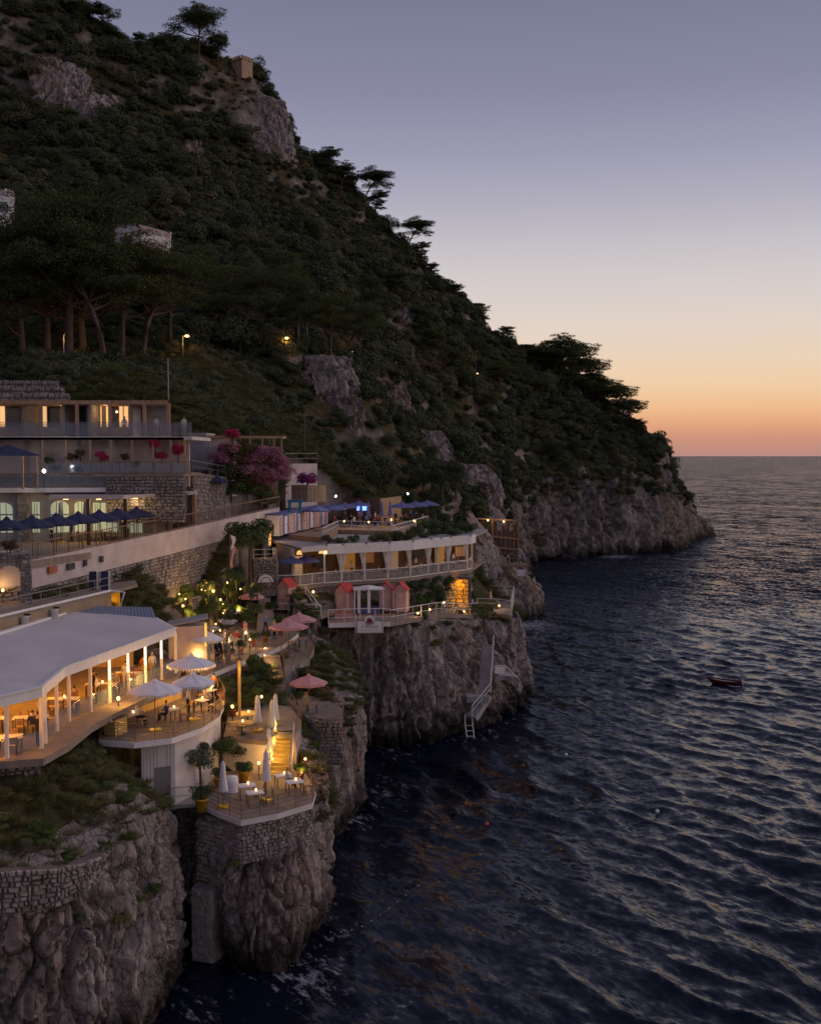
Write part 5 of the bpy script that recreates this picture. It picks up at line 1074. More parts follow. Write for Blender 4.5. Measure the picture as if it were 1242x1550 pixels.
# wall closing the head of the cleft and the landing at the grey door
cw = empty('retaining_wall', (0, 0, 0), 0, 'dark stone wall closing the narrow cleft under the terrace', 'wall'); wall(cw, [(-15.5, 65), (-9.8, 64.6)], SEA - 1, 10.8, 0.5, MORTAR); stone_face(cw, (-15.5, 64.99), (-9.8, 64.59), SEA, 10.7, 0.42, STONEG, seed=5)
ld = empty('door_landing', (0, 0, 0), 0, 'narrow concrete landing with railing below the grey door', 'landing'); slab('slab', [(222, 1222), (300, 1216), (300, 1195), (232, 1198)], 10.9, 0.2, GREYW, ld); railing(ld, [on(222, 1222, 10.9), on(292, 1216, 10.9)], 0.95, 1.2, (0.5, 1.0), STEEL, 0.03)
bx = empty('concrete_buttress', (0, 0, 0), 0, 'square concrete block at the foot of the cleft', 'block'); MB().prism([(-11.7, 57.6), (-10.5, 57.1), (-10.0, 59.0), (-11.5, 59.3)], SEA - 1, 6.9).build('block', STONEG, bx); stone_face(bx, (-11.71, 57.6), (-10.5, 57.09), 3, 6.9, .5, STONEG, .05, seed=8)
sb_ = empty('stone_buttress', (0, 0, 0), 0, 'rubble stone buttress on the left side of the rock pillar', 'buttress'); MB().prism([(-11.55, 58.6), (-9.9, 57.5), (-9.4, 59.6), (-11.4, 60.6)], 5, 10.3).build('core', MORTAR, sb_); stone_face(sb_, (-11.56, 58.6), (-9.9, 57.48), 7.0, 10.3, 0.3, STONE, seed=6); stone_face(sb_, (-9.9, 57.5), (-9.4, 59.6), 7.0, 10.3, 0.3, STONE, seed=7)
# ---- dry stone wall on the edge of the near cliff, every stone its own piece
dw = empty('dry_stone_wall', (0, 0, 0), 0, 'curved dry stone retaining wall on the edge of the near cliff', 'wall'); wp = [at(-40, 1322, 43.6), at(0, 1318, 44.2), at(45, 1316, 44.8), at(90, 1313, 45.4), at(128, 1304, 46.2), at(158, 1290, 47.4)]
wp = [Vector((p.x + 0.1, p.y - 0.2, p.z)) for p in wp]
for i in range(len(wp) - 1):
    a, b = wp[i], wp[i + 1]; hl = [1.75, 1.7, 1.65, 1.5, 1.2, 0.8]; wall(dw, [xy(a), xy(b)], [a.z - hl[i] - 0.1, b.z - hl[i + 1] - 0.1], [a.z, b.z], 0.6, MORTAR, 'core')
    stone_face(dw, xy(a), xy(b), (a.z - hl[i], b.z - hl[i + 1]), (a.z + 0.05, b.z + 0.05), 0.27, STONE, 0.16, True, 40 + i, 0.4)
uw = empty('dry_stone_wall', (0, 0, 0), 0, 'low rubble wall under the floor edge of the pavilion', 'wall'); q = [on(-60, 1172, 15.6), on(0, 1160, 15.6), on(62, 1154, 15.6)]
for i in range(2): wall(uw, [xy(q[i]), xy(q[i + 1])], 13.2, 15.62, 0.5, MORTAR, 'core'); stone_face(uw, (q[i].x, q[i].y - 0.02), (q[i + 1].x, q[i + 1].y - 0.02), 13.6, 15.6, 0.34, STONE, 0.16, True, 60 + i, 0.4)
# ================================================================ garden walk, stairs and small terraces
ZD = 15.0
wk = empty('garden_walk', (0, 0, 0), 0, 'paved walk with railing between the pavilion and the beach deck', 'walkway')
rimD = [(262, 1036), (300, 1027), (345, 1009), (398, 987)]; r2D = [(408, 985), (430, 975), (452, 958)]
oD = [on(a, b, ZD) for a, b in rimD + r2D]; bD = [on(a, b, ZD) for a, b in [(432, 935), (398, 925), (372, 938), (320, 962), (262, 985)]]
MB().prism([xy(p) for p in oD + bD], ZD - 0.02, ZD).build('paving', PAVE, wk); MB().prism([(p.x, p.y - 0.08) for p in oD] + [xy(p) for p in bD], ZD - 0.35, ZD - 0.022).build('slab', PLASTERW, wk)
wall(wk, [(p.x - 0.1, p.y + 0.25) for p in oD], 11.2, ZD - 0.35, 0.4, MORTAR)
for i in range(2, 6): stone_face(wk, (oD[i].x - 0.1, oD[i].y + 0.24), (oD[i + 1].x - 0.1, oD[i + 1].y + 0.24), 11.4, ZD - 0.36, 0.3, STONE, seed=80 + i)
railing(wk, oD[1:4], 0.95, 1.2, (0.35, 0.7, 1.0), BRONZE, 0.035); railing(wk, oD[4:], 0.95, 1.2, (0.35, 0.7, 1.0), STEEL, 0.035)
sA, sB = at(420, 1047, 80.6), on(411, 992, ZD); st1 = empty('stone_stairs', (0, 0, 0), 0, 'narrow stone stairs with lit treads climbing to the garden walk', 'stairs'); steps(st1, sA, sB, 1.25, 13, PAVE)
railing(st1, [sA + Vector((0.7, 0, 0)), sB + Vector((0.7, 0, 0))], 0.95, 1.3, (0.5, 1.0), BRONZE, 0.035)
for k in (0.15, 0.5, 0.85):
    p = sA.lerp(sB, k); MB().box((p.x - 0.58, p.y, p.z + 0.42), (0.06, 0.14, 0.1)).build('step_light', E_WARM, st1); point(st1, (p.x - 0.3, p.y - 0.2, p.z + 0.75), 26, WARM, 0.05)
# terrace of the two pink parasols
tp = empty('upper_ledge', (0, 0, 0), 0, 'small ledge terrace with railing under the pair of pink parasols', 'terrace'); ZP = 14.2
oP = [on(a, b, ZP) for a, b in [(430, 1006), (468, 996), (476, 978)]]; bP = [on(a, b, ZP) for a, b in [(462, 958), (428, 968)]]
MB().prism([xy(p) for p in oP + bP], ZP - 0.25, ZP).build('slab', PAVE, tp); wall(tp, [xy(p) for p in oP], 10.4, ZP - 0.25, 0.4, STONE); railing(tp, oP, 0.95, 1.1, (0.35, 0.7, 1.0), BRONZE, 0.035)
parasol(1.55, 2.3, CANVP, 'pink parasol nearest the stone stairs, front one of a pair', on(437, 992, ZP), 'pink parasols', rise=0.5); parasol(1.4, 2.5, CANVP, 'pink parasol half hidden behind the front one of the pair', on(453, 984, ZP), 'pink parasols', rise=0.5)
parasol(1.15, 2.2, CANVP, 'small pink parasol by the entrance path', on(381, 941, ZD + 0.4), 'pink parasols', rise=0.5)
for i, (a, b) in enumerate([(441, 985), (458, 980)]): table(on(a, b, ZP), 0.3, 'small table under the %s pink parasol' % ('front' if i == 0 else 'rear'), 'tables on the ledge', (0.7, 0.7), WOODL)
# ledge of the lower pink parasol
tq = empty('lower_ledge', (0, 0, 0), 0, 'stone ledge with railing under the single low pink parasol', 'terrace'); ZQ = 11.9
oQ = [on(a, b, ZQ) for a, b in [(418, 1056), (440, 1080), (482, 1098), (518, 1098)]]; bQ = [on(a, b, ZQ) for a, b in [(520, 1074), (490, 1056), (440, 1046)]]
MB().prism([xy(p) for p in oQ + bQ], ZQ - 0.25, ZQ).build('slab', PAVE, tq); wall(tq, [xy(p) for p in oQ], 9.2, ZQ + 0.35, 0.35, MORTAR)
for i in range(3): stone_face(tq, (oQ[i].x, oQ[i].y - 0.01), (oQ[i + 1].x, oQ[i + 1].y - 0.01), 9.3, ZQ + 0.33, 0.28, STONE, seed=90 + i)
railing(tq, [oQ[3], bQ[0], bQ[1]], 0.95, 1.1, (0.25, 0.5, 0.75, 1.0), BRONZE, 0.035); parasol(1.35, 2.2, CANVP, 'single pink parasol low on the ledge below the pair', on(467, 1080, ZQ), 'pink parasols', rise=0.5)
table(on(472, 1080, ZQ), 0.2, 'table under the single low pink parasol', None, (0.8, 0.8), WOODL); person(on(463, 1074, ZQ), 0.3, 'sit', 'beige', 'beige', 'person in beige seated under the single low pink parasol', None, 2)
# people on the walk
for a, b, rz, pose, t1, t2, lab, hr in [(300, 1004, 2, 'stand', 'rust', 'black', 'person in a rust top under the white parasol of the garden walk', 0), (315, 1000, 3, 'stand', 'white', 'white', 'woman in a long white dress in the crowd on the garden walk', 1), (328, 1003, 1, 'stand', 'black', 'black', 'person in black with back turned on the garden walk', 0), (334, 999, 4, 'lean', 'black', 'black', 'person in black bending forward beside the railing of the garden walk', 0), (344, 1004, 2.5, 'stand', 'grey', 'grey', 'person in grey by the railing post of the garden walk', 1), (350, 992, 0.5, 'walk', 'white', 'navy', 'person in a white shirt walking behind the crowd', 0), (358, 985, 3.6, 'stand', 'red', 'beige', 'person in red at the upper end of the crowd', 0), (288, 1010, 2.2, 'stand', 'navy', 'navy', 'person in navy next to the last pavilion column', 0), (368, 962, 1.0, 'sit', 'red', 'white', 'person in red seated by the entrance path', 0), (340, 985, 5, 'wave', 'white', 'grey', 'person in white raising an arm in the crowd', 2), (372, 970, 4, 'walk', 'pink', 'white', 'person in a pink shirt walking down the entrance path', 1)]:
    person(on(a, b, ZD), rz, pose, t1, t2, lab, 'people on the garden walk', hr)
# entrance path up to the flag, white stair flank, round sign wall
ep = empty('entrance_path', (0, 0, 0), 0, 'paved ramp leading from the garden walk up to the stone gate', 'path'); MB().add([tuple(on(388, 955, ZD + 0.02)), tuple(on(420, 952, ZD + 0.02)), tuple(on(408, 905, 17.2)), tuple(on(392, 905, 17.2))], [(0, 1, 2, 3)]).build('paving', PAVE, ep)
sf = on(396, 908, 16.6); fl = empty('stair_flank', sf, 0.35, 'tall white plaster flank wall of the entrance stairs', 'wall'); MB().add([(-0.9, 0, 0), (0.9, 0, 0), (0.9, 0, 1.1), (-0.3, 0, 2.9), (-0.9, 0, 2.9), (-0.9, 0.5, 0), (0.9, 0.5, 0), (0.9, 0.5, 1.1), (-0.3, 0.5, 2.9), (-0.9, 0.5, 2.9)], [(0, 1, 2, 3, 4), (9, 8, 7, 6, 5), (0, 5, 6, 1), (1, 6, 7, 2), (2, 7, 8, 3), (3, 8, 9, 4), (4, 9, 5, 0)]).build('wall', WHITE, fl)
gs = at(398, 884, 100); gt = empty('stone_gatehouse', (gs.x, 100.5, 17.2), 0.3, 'small stone gatehouse with a white arched plaque and railing on top', 'gatehouse'); MB().box((0, 0, 1.7), (2.2, 1.8, 3.4)).build('wall', MORTAR, gt); stone_face(gt, (-1.1, -0.91), (1.1, -0.91), 0, 3.4, 0.3, STONE, seed=101); stone_face(gt, (1.11, -0.9), (1.11, 0.9), 0, 3.4, 0.3, STONE, seed=102)
b = MB(); n = 16
for k in range(n): a1, a2 = math.pi * k / n, math.pi * (k + 1) / n; b.add([(0.5 * math.cos(a1), -1.09, 1.3 + 0.5 * math.sin(a1)), (0.5 * math.cos(a2), -1.09, 1.3 + 0.5 * math.sin(a2)), (0.72 * math.cos(a2), -1.09, 1.3 + 0.72 * math.sin(a2)), (0.72 * math.cos(a1), -1.09, 1.3 + 0.72 * math.sin(a1))], [(0, 3, 2, 1)])
b.build('arch_moulding', WHITE, gt); MB().add([(0, -1.085, 1.3)] + [(0.42 * math.cos(math.pi * k / n), -1.085, 1.3 + 0.42 * math.sin(math.pi * k / n)) for k in range(n + 1)], [(0, k + 2, k + 1) if False else (0, k + 1, k + 2) for k in range(n)]).build('plaque', CANVW, gt)
railing(gt, [(-1.05, -0.85, 3.4), (1.05, -0.85, 3.4), (1.05, 0.85, 3.4)], 0.9, 1.0, (0.5, 1.0), WHITE, 0.05); point(gt, (0.2, 0.3, 4.0), 18)
fp = on(349, 905, 17.6); fg = empty('flagpole', fp, 0, 'flagpole with two drooping pale pink flags in the garden', 'flagpole'); MB().tube([(0, 0, 0), (0, 0, 5.6)], [0.05, 0.03], 8).build('pole', STEEL, fg)
for k, (z1, z0, m_) in enumerate(((5.5, 4.3, CANVW), (4.6, 2.7, CANVP))):
    b = MB(); V = []; Fc = []
    for i in range(8):
        t = i / 7; V += [(0.05 + 0.12 * math.sin(t * 4 + k) * (0.3 + t) + 0.1 * t, -0.05 + 0.07 * math.cos(t * 5), z1 - (z1 - z0) * t), (0.35 + 0.14 * math.sin(t * 4 + k + 0.6), 0.08 * math.cos(t * 6), z1 - (z1 - z0) * t - 0.12)]
    for i in range(7): Fc.append((2 * i, 2 * i + 1, 2 * i + 3, 2 * i + 2))
    b.add(V, Fc).build('flag', m_, fg)
# ================================================================ path below the hotel wall
ph = empty('upper_path', (0, 0, 0), 0, 'raised path with pipe railing and hanging white buckets behind the pavilion', 'walkway'); ZH = 20.5
e0, e1, e2 = on(-140, 962, ZH), on(0, 934, ZH), on(168, 895, ZH); MB().prism([xy(e0), xy(e1), xy(e2), (-20.2, 81), (-21.5, 85), (-26, 76), (-36, 68)], ZH - 0.2, ZH).build('paving', PAVE, ph)
wall(ph, [(e0.x, e0.y + .1), (e1.x, e1.y + .1), (e2.x, e2.y + .1)], 15.5, ZH - 0.2, 0.4, mat('brown_render', (0.3, 0.23, 0.15), 0.9, 0.2, 1.2, 0.2)); railing(ph, [e0, e1, e2], 1.0, 2.3, (0.5, 1.0), STEEL, 0.05)
MB().tube([e0 + Vector((0, -0.12, 0.05)), e1 + Vector((0, -0.12, 0.05)), e2 + Vector((0, -0.12, 0.05)), e2 + Vector((0.9, 0.2, -0.1)), e2 + Vector((0.5, -0.3, -1.8))], 0.09, 8).build('pipe', WHITE, ph)
for px, lab in ((33, 'white bucket planter hanging on the path wall, the left one'), (78, 'white bucket planter hanging on the path wall, the right one')):
    t = plan_at(px, e1, e2); bk = empty('bucket_planter', (t.x + 0.1, t.y - 0.3, ZH - 1.0), 0, lab, 'planter', 'bucket planters'); MB().lathe([(0.001, 0), (0.2, 0), (0.27, 0.7), (0.29, 0.7), (0.29, 0.74), (0.25, 0.74), (0.24, 0.6), (0.001, 0.6)], n=14).build('body', WHITE, bk, True); MB().box((0, 0.3, 0.8), (0.5, 0.1, 0.1)).build('bracket', BLACK, bk)
for px, lab in ((141, 'dark upright door panel on the path, the left one'), (159, 'dark upright door panel on the path, the right one')):
    p = on(px, 899, ZH - 0.3); d_ = empty('door_panel', p, 0.3, lab, 'panel', 'dark door panels'); MB().box((0, 0, 0.8), (0.5, 0.12, 1.6)).build('leaf', CANVN, d_); MB().box((0.32, 0, 0.8), (0.14, 0.14, 1.6)).build('jamb', WHITE, d_)
kz = on(168, 933, 18.4); kq = empty('arched_kiosk', (kz.x - 0.2, kz.y + 0.6, 18.2), -0.1, 'little kiosk with dark sides and a yellow front with arched door', 'kiosk'); MB().box((-1.3, 0.5, 0.95), (2.4, 1.6, 1.9)).build('body', CANVN, kq)
arch = [(0.42 * math.cos(math.pi * k / 12), 0.95 + 0.42 * math.sin(math.pi * k / 12)) for k in range(13)]
fr = [(0.8, 0), (0.8, 2.0), (-0.8, 2.0), (-0.8, 0), (-0.42, 0)] + arch[::-1] + [(0.42, 0)]
b = MB(); nfr = len(fr); bm = bmesh.new(); vs_ = [bm.verts.new((x, -0.32, z)) for x, z in fr]; bm.faces.new(vs_); rr_ = bmesh.ops.extrude_face_region(bm, geom=bm.faces[:]); bmesh.ops.translate(bm, vec=(0, 0.2, 0), verts=[v for v in rr_['geom'] if isinstance(v, bmesh.types.BMVert)]); bmesh.ops.recalc_face_normals(bm, faces=bm.faces[:])
me = bpy.data.meshes.new('front'); bm.to_mesh(me); bm.free(); link('front', me, YELL, kq); MB().box((0, -0.1, 0.68), (0.84, 0.06, 1.36)).build('door', WOODL, kq); point(kq, (0.1, -1.2, 1.3), 26, SODIUM)
# ================================================================ garden with lamps
def gzz(py): return float(np.interp(py, [880, 900, 925, 945, 965], [19.0, 18.2, 17.0, 16.0, 15.2]))
for px, py, pw, r, lab in [(264, 903, 90, 0.2, 'brightest globe lamp in the middle of the garden'), (205, 915, 45, 0.14, 'globe lamp on a stem left of the dark cypress-like shrub'), (277, 919, 30, 0.12, 'globe lamp below the brightest one'), (281, 938, 35, 0.12, 'globe lamp low in the garden above the white parasol'), (183, 919, 22, 0.1, 'small lamp beside the yellow kiosk'), (243, 927, 24, 0.1, 'small lamp on the garden planter'), (196, 904, 18, 0.1, 'small lamp behind the garden hedge'), (323, 896, 28, 0.1, 'small lamp at the upper right of the garden'), (313, 914, 26, 0.1, 'small lamp in the right half of the garden'), (250, 900, 30, 0.09, 'lamp lighting yellow leaves left of the brightest globe'), (306, 893, 34, 0.09, 'lamp lighting yellow leaves under the flagpole'), (334, 909, 18, 0.09, 'small lamp in the planting below the flagpole'), (362, 925, 22, 0.09, 'small lamp beside the entrance path'), (300, 1000, 18, .09, 'lamp under the white parasol of the garden walk'), (335, 975, 40, .09, 'lamp behind the crowd on the garden walk'), (372, 960, 34, .09, 'lamp at the turn of the garden walk')]:
    p = on(px, py + 14, gzz(py + 14)); globe(p, lab, pw * 2.6, r, 0.75, (1.0, 0.56, 0.15))
g8 = np.random.RandomState(8)
for i in range(26):      # small bulbs half hidden in the planting and along the walk
    px, py = (g8.uniform(186, 385), g8.uniform(895, 945)) if i < 18 else (g8.uniform(275, 385), g8.uniform(955, 985)); z_ = gzz(py) if i < 18 else ZD
    globe(on(px, py, z_), 'tiny golden bulb ' + ('among the garden leaves' if i < 18 else 'along the garden walk'), 14 if i % 2 else 0, .07, g8.uniform(.5, 1.1), (1, .55, .15), group='tiny golden bulbs in the garden')
gr = np.random.RandomState(5); k = 0
for i in range(64):
    px = gr.uniform(182, 392); py = gr.uniform(893, 958)
    if px < 255 and py > 932: continue
    if px > 300 and py > 945: continue
    m_ = [M_GREEN, M_DARKG, M_GREEN, M_MAQ, M_GREEN][i % 5]; s = gr.uniform(0.45, 0.95)
    shrub('garden_shrub', 'leafy shrub in the lamplit garden above the pavilion', on(px, py, gzz(py)), s, m_, 'shrubs in the lamplit garden', i, sz=gr.uniform(0.8, 1.5))
for px, py, s, m_, lab, tr, sz in [(218, 915, 1.0, M_DARKG, 'tall dark upright shrub left of the garden lamps', 0, 2.0), (300, 930, 0.95, M_GREEN, 'big leafy green shrub in the centre of the garden', 0, 1.2), (235, 868, 1.45, M_RUST, 'russet-leaved tree against the hotel retaining wall', 1.2, 0.9), (312, 862, 1.25, M_RUST, 'reddish tree right of the russet one below the hotel wall', 1.3, 1.0), (372, 925, 0.8, M_GREEN, 'round green bush beside the entrance path', 0, 1), (345, 940, 0.85, M_BLU, 'pale blue flowering bush above the white parasol', 0, 0.7), (322, 950, 0.7, M_BLU, 'second pale blue flowering bush left of the first', 0, 0.7), (352, 925, 0.8, M_BLU, 'third pale blue flowering bush, the highest one', 0, 0.7), (357, 895, 1.2, M_DARKG, 'dark tree crown behind the flagpole', 0.8, 1.1)]:
    shrub('garden_tree' if tr else 'garden_shrub', lab, on(px, py + 8, gzz(py + 8) if py > 880 else 19.2), s, m_, None, int(px), 'tree' if tr else 'shrub', sz, tr)
bt = at(381, 838, 99); shrub('round_tree', 'large round dark green tree beside the rooftop huts', (bt.x, 98.0, 18.7), 2.3, M_DARKG, None, 0, 'tree', 1.2, 0.95)
for px, py, zz, s in [(400, 935, 15.6, 0.8), (420, 945, 15.2, 0.8), (412, 925, 16.2, 0.7)]: shrub('agave_shrub', 'spiky green plant beside the entrance path', on(px, py, zz), s, M_GREEN, 'plants beside the entrance path', int(px))
gp = on(232, 935, 16.2); e = empty('garden_planter', gp, 0.2, 'low white masonry planter in the garden', 'planter'); MB().box((0, 0, 0.35), (1.6, 0.9, 0.7)).build('body', WHITE, e); MB().box((0, 0, 0.72), (1.4, 0.7, 0.05)).build('soil', MORTAR, e)
gw = empty('garden_wall', (0, 0, 0), 0, 'low curved rubble wall across the upper garden', 'wall')
q = [on(200, 892, 18.6), on(250, 890, 18.7), on(288, 886, 18.8)]
for i in range(2): wall(gw, [xy(q[i]), xy(q[i + 1])], 17.8, 19.3, 0.3, MORTAR, 'core'); stone_face(gw, (q[i].x, q[i].y - .01), (q[i + 1].x, q[i + 1].y - .01), 18.0, 19.3, 0.26, STONE, seed=111 + i)
q = [on(290, 920, 17.4), on(325, 906, 17.9)]; gw2 = empty('garden_wall', (0, 0, 0), 0, 'short rubble terrace wall in the right half of the garden', 'wall'); wall(gw2, [xy(p) for p in q], 16.8, 18.3, 0.3, MORTAR, 'core'); stone_face(gw2, (q[0].x, q[0].y - .01), (q[1].x, q[1].y - .01), 17.0, 18.3, 0.26, STONE, seed=115)
# ================================================================ sea-front restaurant
ZU, ZT = 17.8, 21.4
fpx = [(412, 888.5), (454, 887), (491, 883), (517, 881), (552, 879), (587, 877), (621, 874), (648, 870), (663, 868), (678, 866), (707, 863), (714, 860)]
FP = [on(a, b, ZU) for a, b in fpx]
re = empty('seafront_restaurant', (0, 0, 0), 0, 'long curved glazed restaurant with white columns and planted flat roof', 'restaurant')
back = [(8.2, 126), (3, 126), (-3, 119), (-9, 115), (-14, 112)]
MB().prism([xy(p) for p in FP] + back, ZU - 0.35, ZU).build('floor', PAVE, re)
def out_(p, i, d):
    a = FP[max(0, i - 1)]; c = FP[min(len(FP) - 1, i + 1)]; u = (c - a).normalized(); return Vector((p.x + u.y * d, p.y - u.x * d, p.z))
RT = [out_(p, i, 0.35) for i, p in enumerate(FP)][1:]
MB().prism([xy(p) for p in RT] + [(9, 128), (4, 136), (-6, 137), (-11, 132), (-14.5, 112)], ZT - 0.22, ZT).build('roof', GREYW, re)
for i in range(1, len(RT) - 1):
    a, c = RT[i], RT[i + 1]; z = Vector((0, 0, ZT - a.z - 0.32))
    MB().beam(a + z, c + z, 0.14, 0.95).build('fascia_panel', WHITE, re); MB().box((a.x, a.y, ZT + 0.12), (0.22, 0.3, 0.2)).build('bracket', STEEL, re)
a, c = RT[0], RT[1]; z = Vector((0, 0, ZT - a.z - 0.16)); MB().beam(a + z, c + z, 0.16, 0.5).build('fascia_panel', PLASTERW, re)
for i in range(2, len(FP)):
    p = FP[i]; MB().box((p.x, p.y + 0.05, (ZU + ZT - 0.7) / 2), (0.17, 0.17, ZT - 0.7 - ZU)).build('column', WHITE, re)
    if i + 1 < len(FP):
        d = FP[i + 1] - p; a, c = p + d * 0.06, p + d * 0.94; zz = Vector((0, 0, 0.55))
        MB().beam(a + zz, c + zz, 0.03, 0.9).build('pane', GLASS, re); MB().beam(a + zz * 1.95, c + zz * 1.95, 0.07, 0.07).build('sill_rail', WHITE, re); MB().beam(a + Vector((0, 0, 0.05)), c + Vector((0, 0, 0.05)), 0.07, 0.09).build('sill_rail', WHITE, re)
        if i < 10:
            for s_, q in ((1, p), (-1, FP[i + 1])):
                if (i + s_) % 2 == 0 or s_ == -1:
                    u = d.normalized(); b = MB(); V = []; Fc = []
                    for k in range(7):
                        t = k / 6; wd = 0.42 * (1 - t) ** 1.4 + 0.1
                        for j in range(5): f = j / 4; w2 = q + u * s_ * (0.12 + wd * f); V.append((w2.x, w2.y + 0.3 + 0.05 * math.sin(f * 14 + k), ZT - 0.75 - t * 2.0))
                    for k in range(6):
                        for j in range(4): Fc.append((k * 5 + j, k * 5 + j + 1, k * 5 + j + 6, k * 5 + j + 5))
                    b.add(V, Fc).build('curtain', CANVW, re, True)
railing(re, [FP[0], FP[1], FP[2]], 1.05, 1.6, (0.08, 1.0), WHITE, 0.07, glass=True)
bw = [(-13.4, 111), (-8.5, 113.6), (-3, 117), (2.5, 122), (7.4, 124.5)]
wall(re, bw, ZU, ZT - 0.22, 0.3, WOODD, 'back_wall'); wall(re, [(FP[1].x - 0.6, FP[1].y + 1.2), (-13.4, 111)], ZU, ZT - 0.22, 0.3, PLASTERW, 'side_wall')
for x, y in [(-8.9, 109.5), (-5.5, 110.6), (-2.4, 112.6), (0.6, 115), (3.4, 118), (5.9, 120.6), (-11, 108.4)]:
    MB().lathe([(0.18, 0.2), (0.3, -0.15)], (x, y, 20.4), 12).build('lamp_shade', emis('lit_lampshade', (1.0, 0.55, 0.2), 0.9), re); MB().tube([(x, y, 20.5), (x, y, 21.2)], 0.012, 4).build('cord', BLACK, re); point(re, (x, y, 20.0), 46, (1.0, 0.62, 0.3), 0.3)
for i, (x, y) in enumerate([(-11.5, 111), (-9.2, 112.6), (-6.6, 114.2), (-4.4, 115.6), (-2.0, 117.2), (0.6, 119.6), (3.2, 121.8), (5.6, 123)]):      # shelves, pictures and openings on the back wall
    MB().box((x, y - .25, ZU + (1.5 if i % 2 else 1.1)), (1.2 + .3 * (i % 3), .2, 1.1 if i % 2 else 2.0), .55).build('wall_panel', [PLASTERW, GLASSD, OCHRE, WOODL][i % 4], re)
MB().box((FP[2].x + 0.1, FP[2].y - 0.2, ZT - 0.6), (0.2, 0.2, 0.25)).build('wall_light', E_WARM, re)
ordn0 = ['first', 'second', 'third', 'fourth', 'fifth', 'sixth', 'seventh', 'eighth', 'ninth', 'tenth']
for i in range(2, 11):
    p = FP[i].lerp(FP[min(i + 1, len(FP) - 1)], 0.5); q = Vector((p.x - 0.55, p.y + 1.5, ZU))
    table(q, 0.4, 'dining table behind the %s restaurant pane, counting from the entrance' % ordn0[i - 2], 'tables behind the restaurant glass', (0.9, 0.8))
    t1 = ['navy', 'white', 'black', 'rust', 'beige', 'white', 'pink', 'black', 'blue'][i - 2]; person((q.x - 0.7, q.y - 0.2, ZU), -1.3, 'sit', t1, 'navy', 'diner in %s seated behind the %s restaurant pane' % (t1, ordn0[i - 2]), 'diners in the sea-front restaurant', i % 3)
    if i % 2 == 0: person((q.x + 0.72, q.y + 0.2, ZU), 1.7, 'sit', 'white', 'beige', 'diner in white facing another behind the %s restaurant pane' % ordn0[i - 2], 'diners in the sea-front restaurant', (i + 1) % 3)
    if i % 3 == 0: person((q.x + 0.2, q.y + 1.6, ZU), 1.0, 'stand', 'white', 'black', 'waiter standing behind the diners at the %s restaurant pane' % ordn0[i - 2], 'waiters in the sea-front restaurant', 0)
for a, b, lab in [(440, 874, 'blue parasol in front of the restaurant entrance, left one'), (462, 872, 'blue parasol in front of the restaurant entrance, right one')]: parasol(1.3, 2.2, CANVB, lab, on(a, b + 13, ZU) + Vector((0, 1.0, 0)), 'blue parasols at the restaurant entrance', rise=0.45)
lw = empty('retaining_wall', (0, 0, 0), 0, 'stone wall under the glazed restaurant, hung with ivy', 'wall'); wall(lw, [(p.x, p.y + 0.35) for p in FP], 11, ZU - 0.36, 0.5, MORTAR, 'core')
for i in range(len(FP) - 1): stone_face(lw, (FP[i].x, FP[i].y + 0.34), (FP[i + 1].x, FP[i + 1].y + 0.34), 13.2, ZU - 0.38, 0.36, STONEG, seed=130 + i)
# roof garden, rail and bar
for i in range(34):
    t = gr.uniform(0, 1); j = 3 + t * 8; a, c = FP[int(min(j, 10))], FP[int(min(j + 1, 11))]; p = a.lerp(c, j - int(j)); dd_ = gr.uniform(0.6, 3.0 + (3 if t > 0.6 else 0))
    shrub('roof_shrub', 'shrub in the planted edge of the restaurant roof', (p.x - 0.5 * dd_ + gr.uniform(-.3, .3), p.y + 0.86 * dd_, ZT - 0.1), gr.uniform(0.5, 0.95), [M_MAQ, M_DARKG, M_GREEN, M_GRASS][i % 4], 'shrubs on the restaurant roof', i, sz=gr.uniform(0.7, 1.15))
for x, y, s in [(3.0, 122, 1.6), (5.0, 124, 1.7), (1.6, 124.5, 1.4), (6.3, 122, 1.3)]: shrub('roof_shrub', 'big dark bush at the right end of the restaurant roof', (x, y, ZT - 0.2), s, M_DARKG, 'dark bushes at the right end of the roof', int(x))
rr = [on(488, 812, 22.0), on(512, 800, 22.0), on(592, 802, 22.0), on(594, 808, 22.0), on(648, 792, 22.0)]; rr = [Vector((p.x, p.y, 21.9)) for p in rr]
bar = empty('rooftop_bar', (0, 0, 0), 0, 'raised rooftop bar deck with white rail above the planted roof', 'terrace'); MB().prism([xy(p) for p in rr] + [(2.6, 137), (-8, 138), (-12.5, 113)], ZT + 0.01, 21.88).build('deck', DECKW, bar); railing(bar, rr, 0.95, 1.4, (0.5, 1.0), WHITE, 0.06)
hc = [CANVW, PINKW, CANVB, CANVW, mat('lilac_boards', (0.42, 0.36, 0.45), 0.7), mat('peach_boards', (0.62, 0.4, 0.3), 0.7)]
h0, h1 = Vector((-13.2, 110.6, 21.9)), Vector((-9.6, 130, 21.9)); hu = (h1 - h0).normalized(); hrz = math.atan2(hu.y, hu.x); ordn = ['first', 'second', 'third', 'fourth', 'fifth', 'sixth', 'seventh', 'eighth', 'ninth', 'tenth', 'eleventh', 'twelfth']
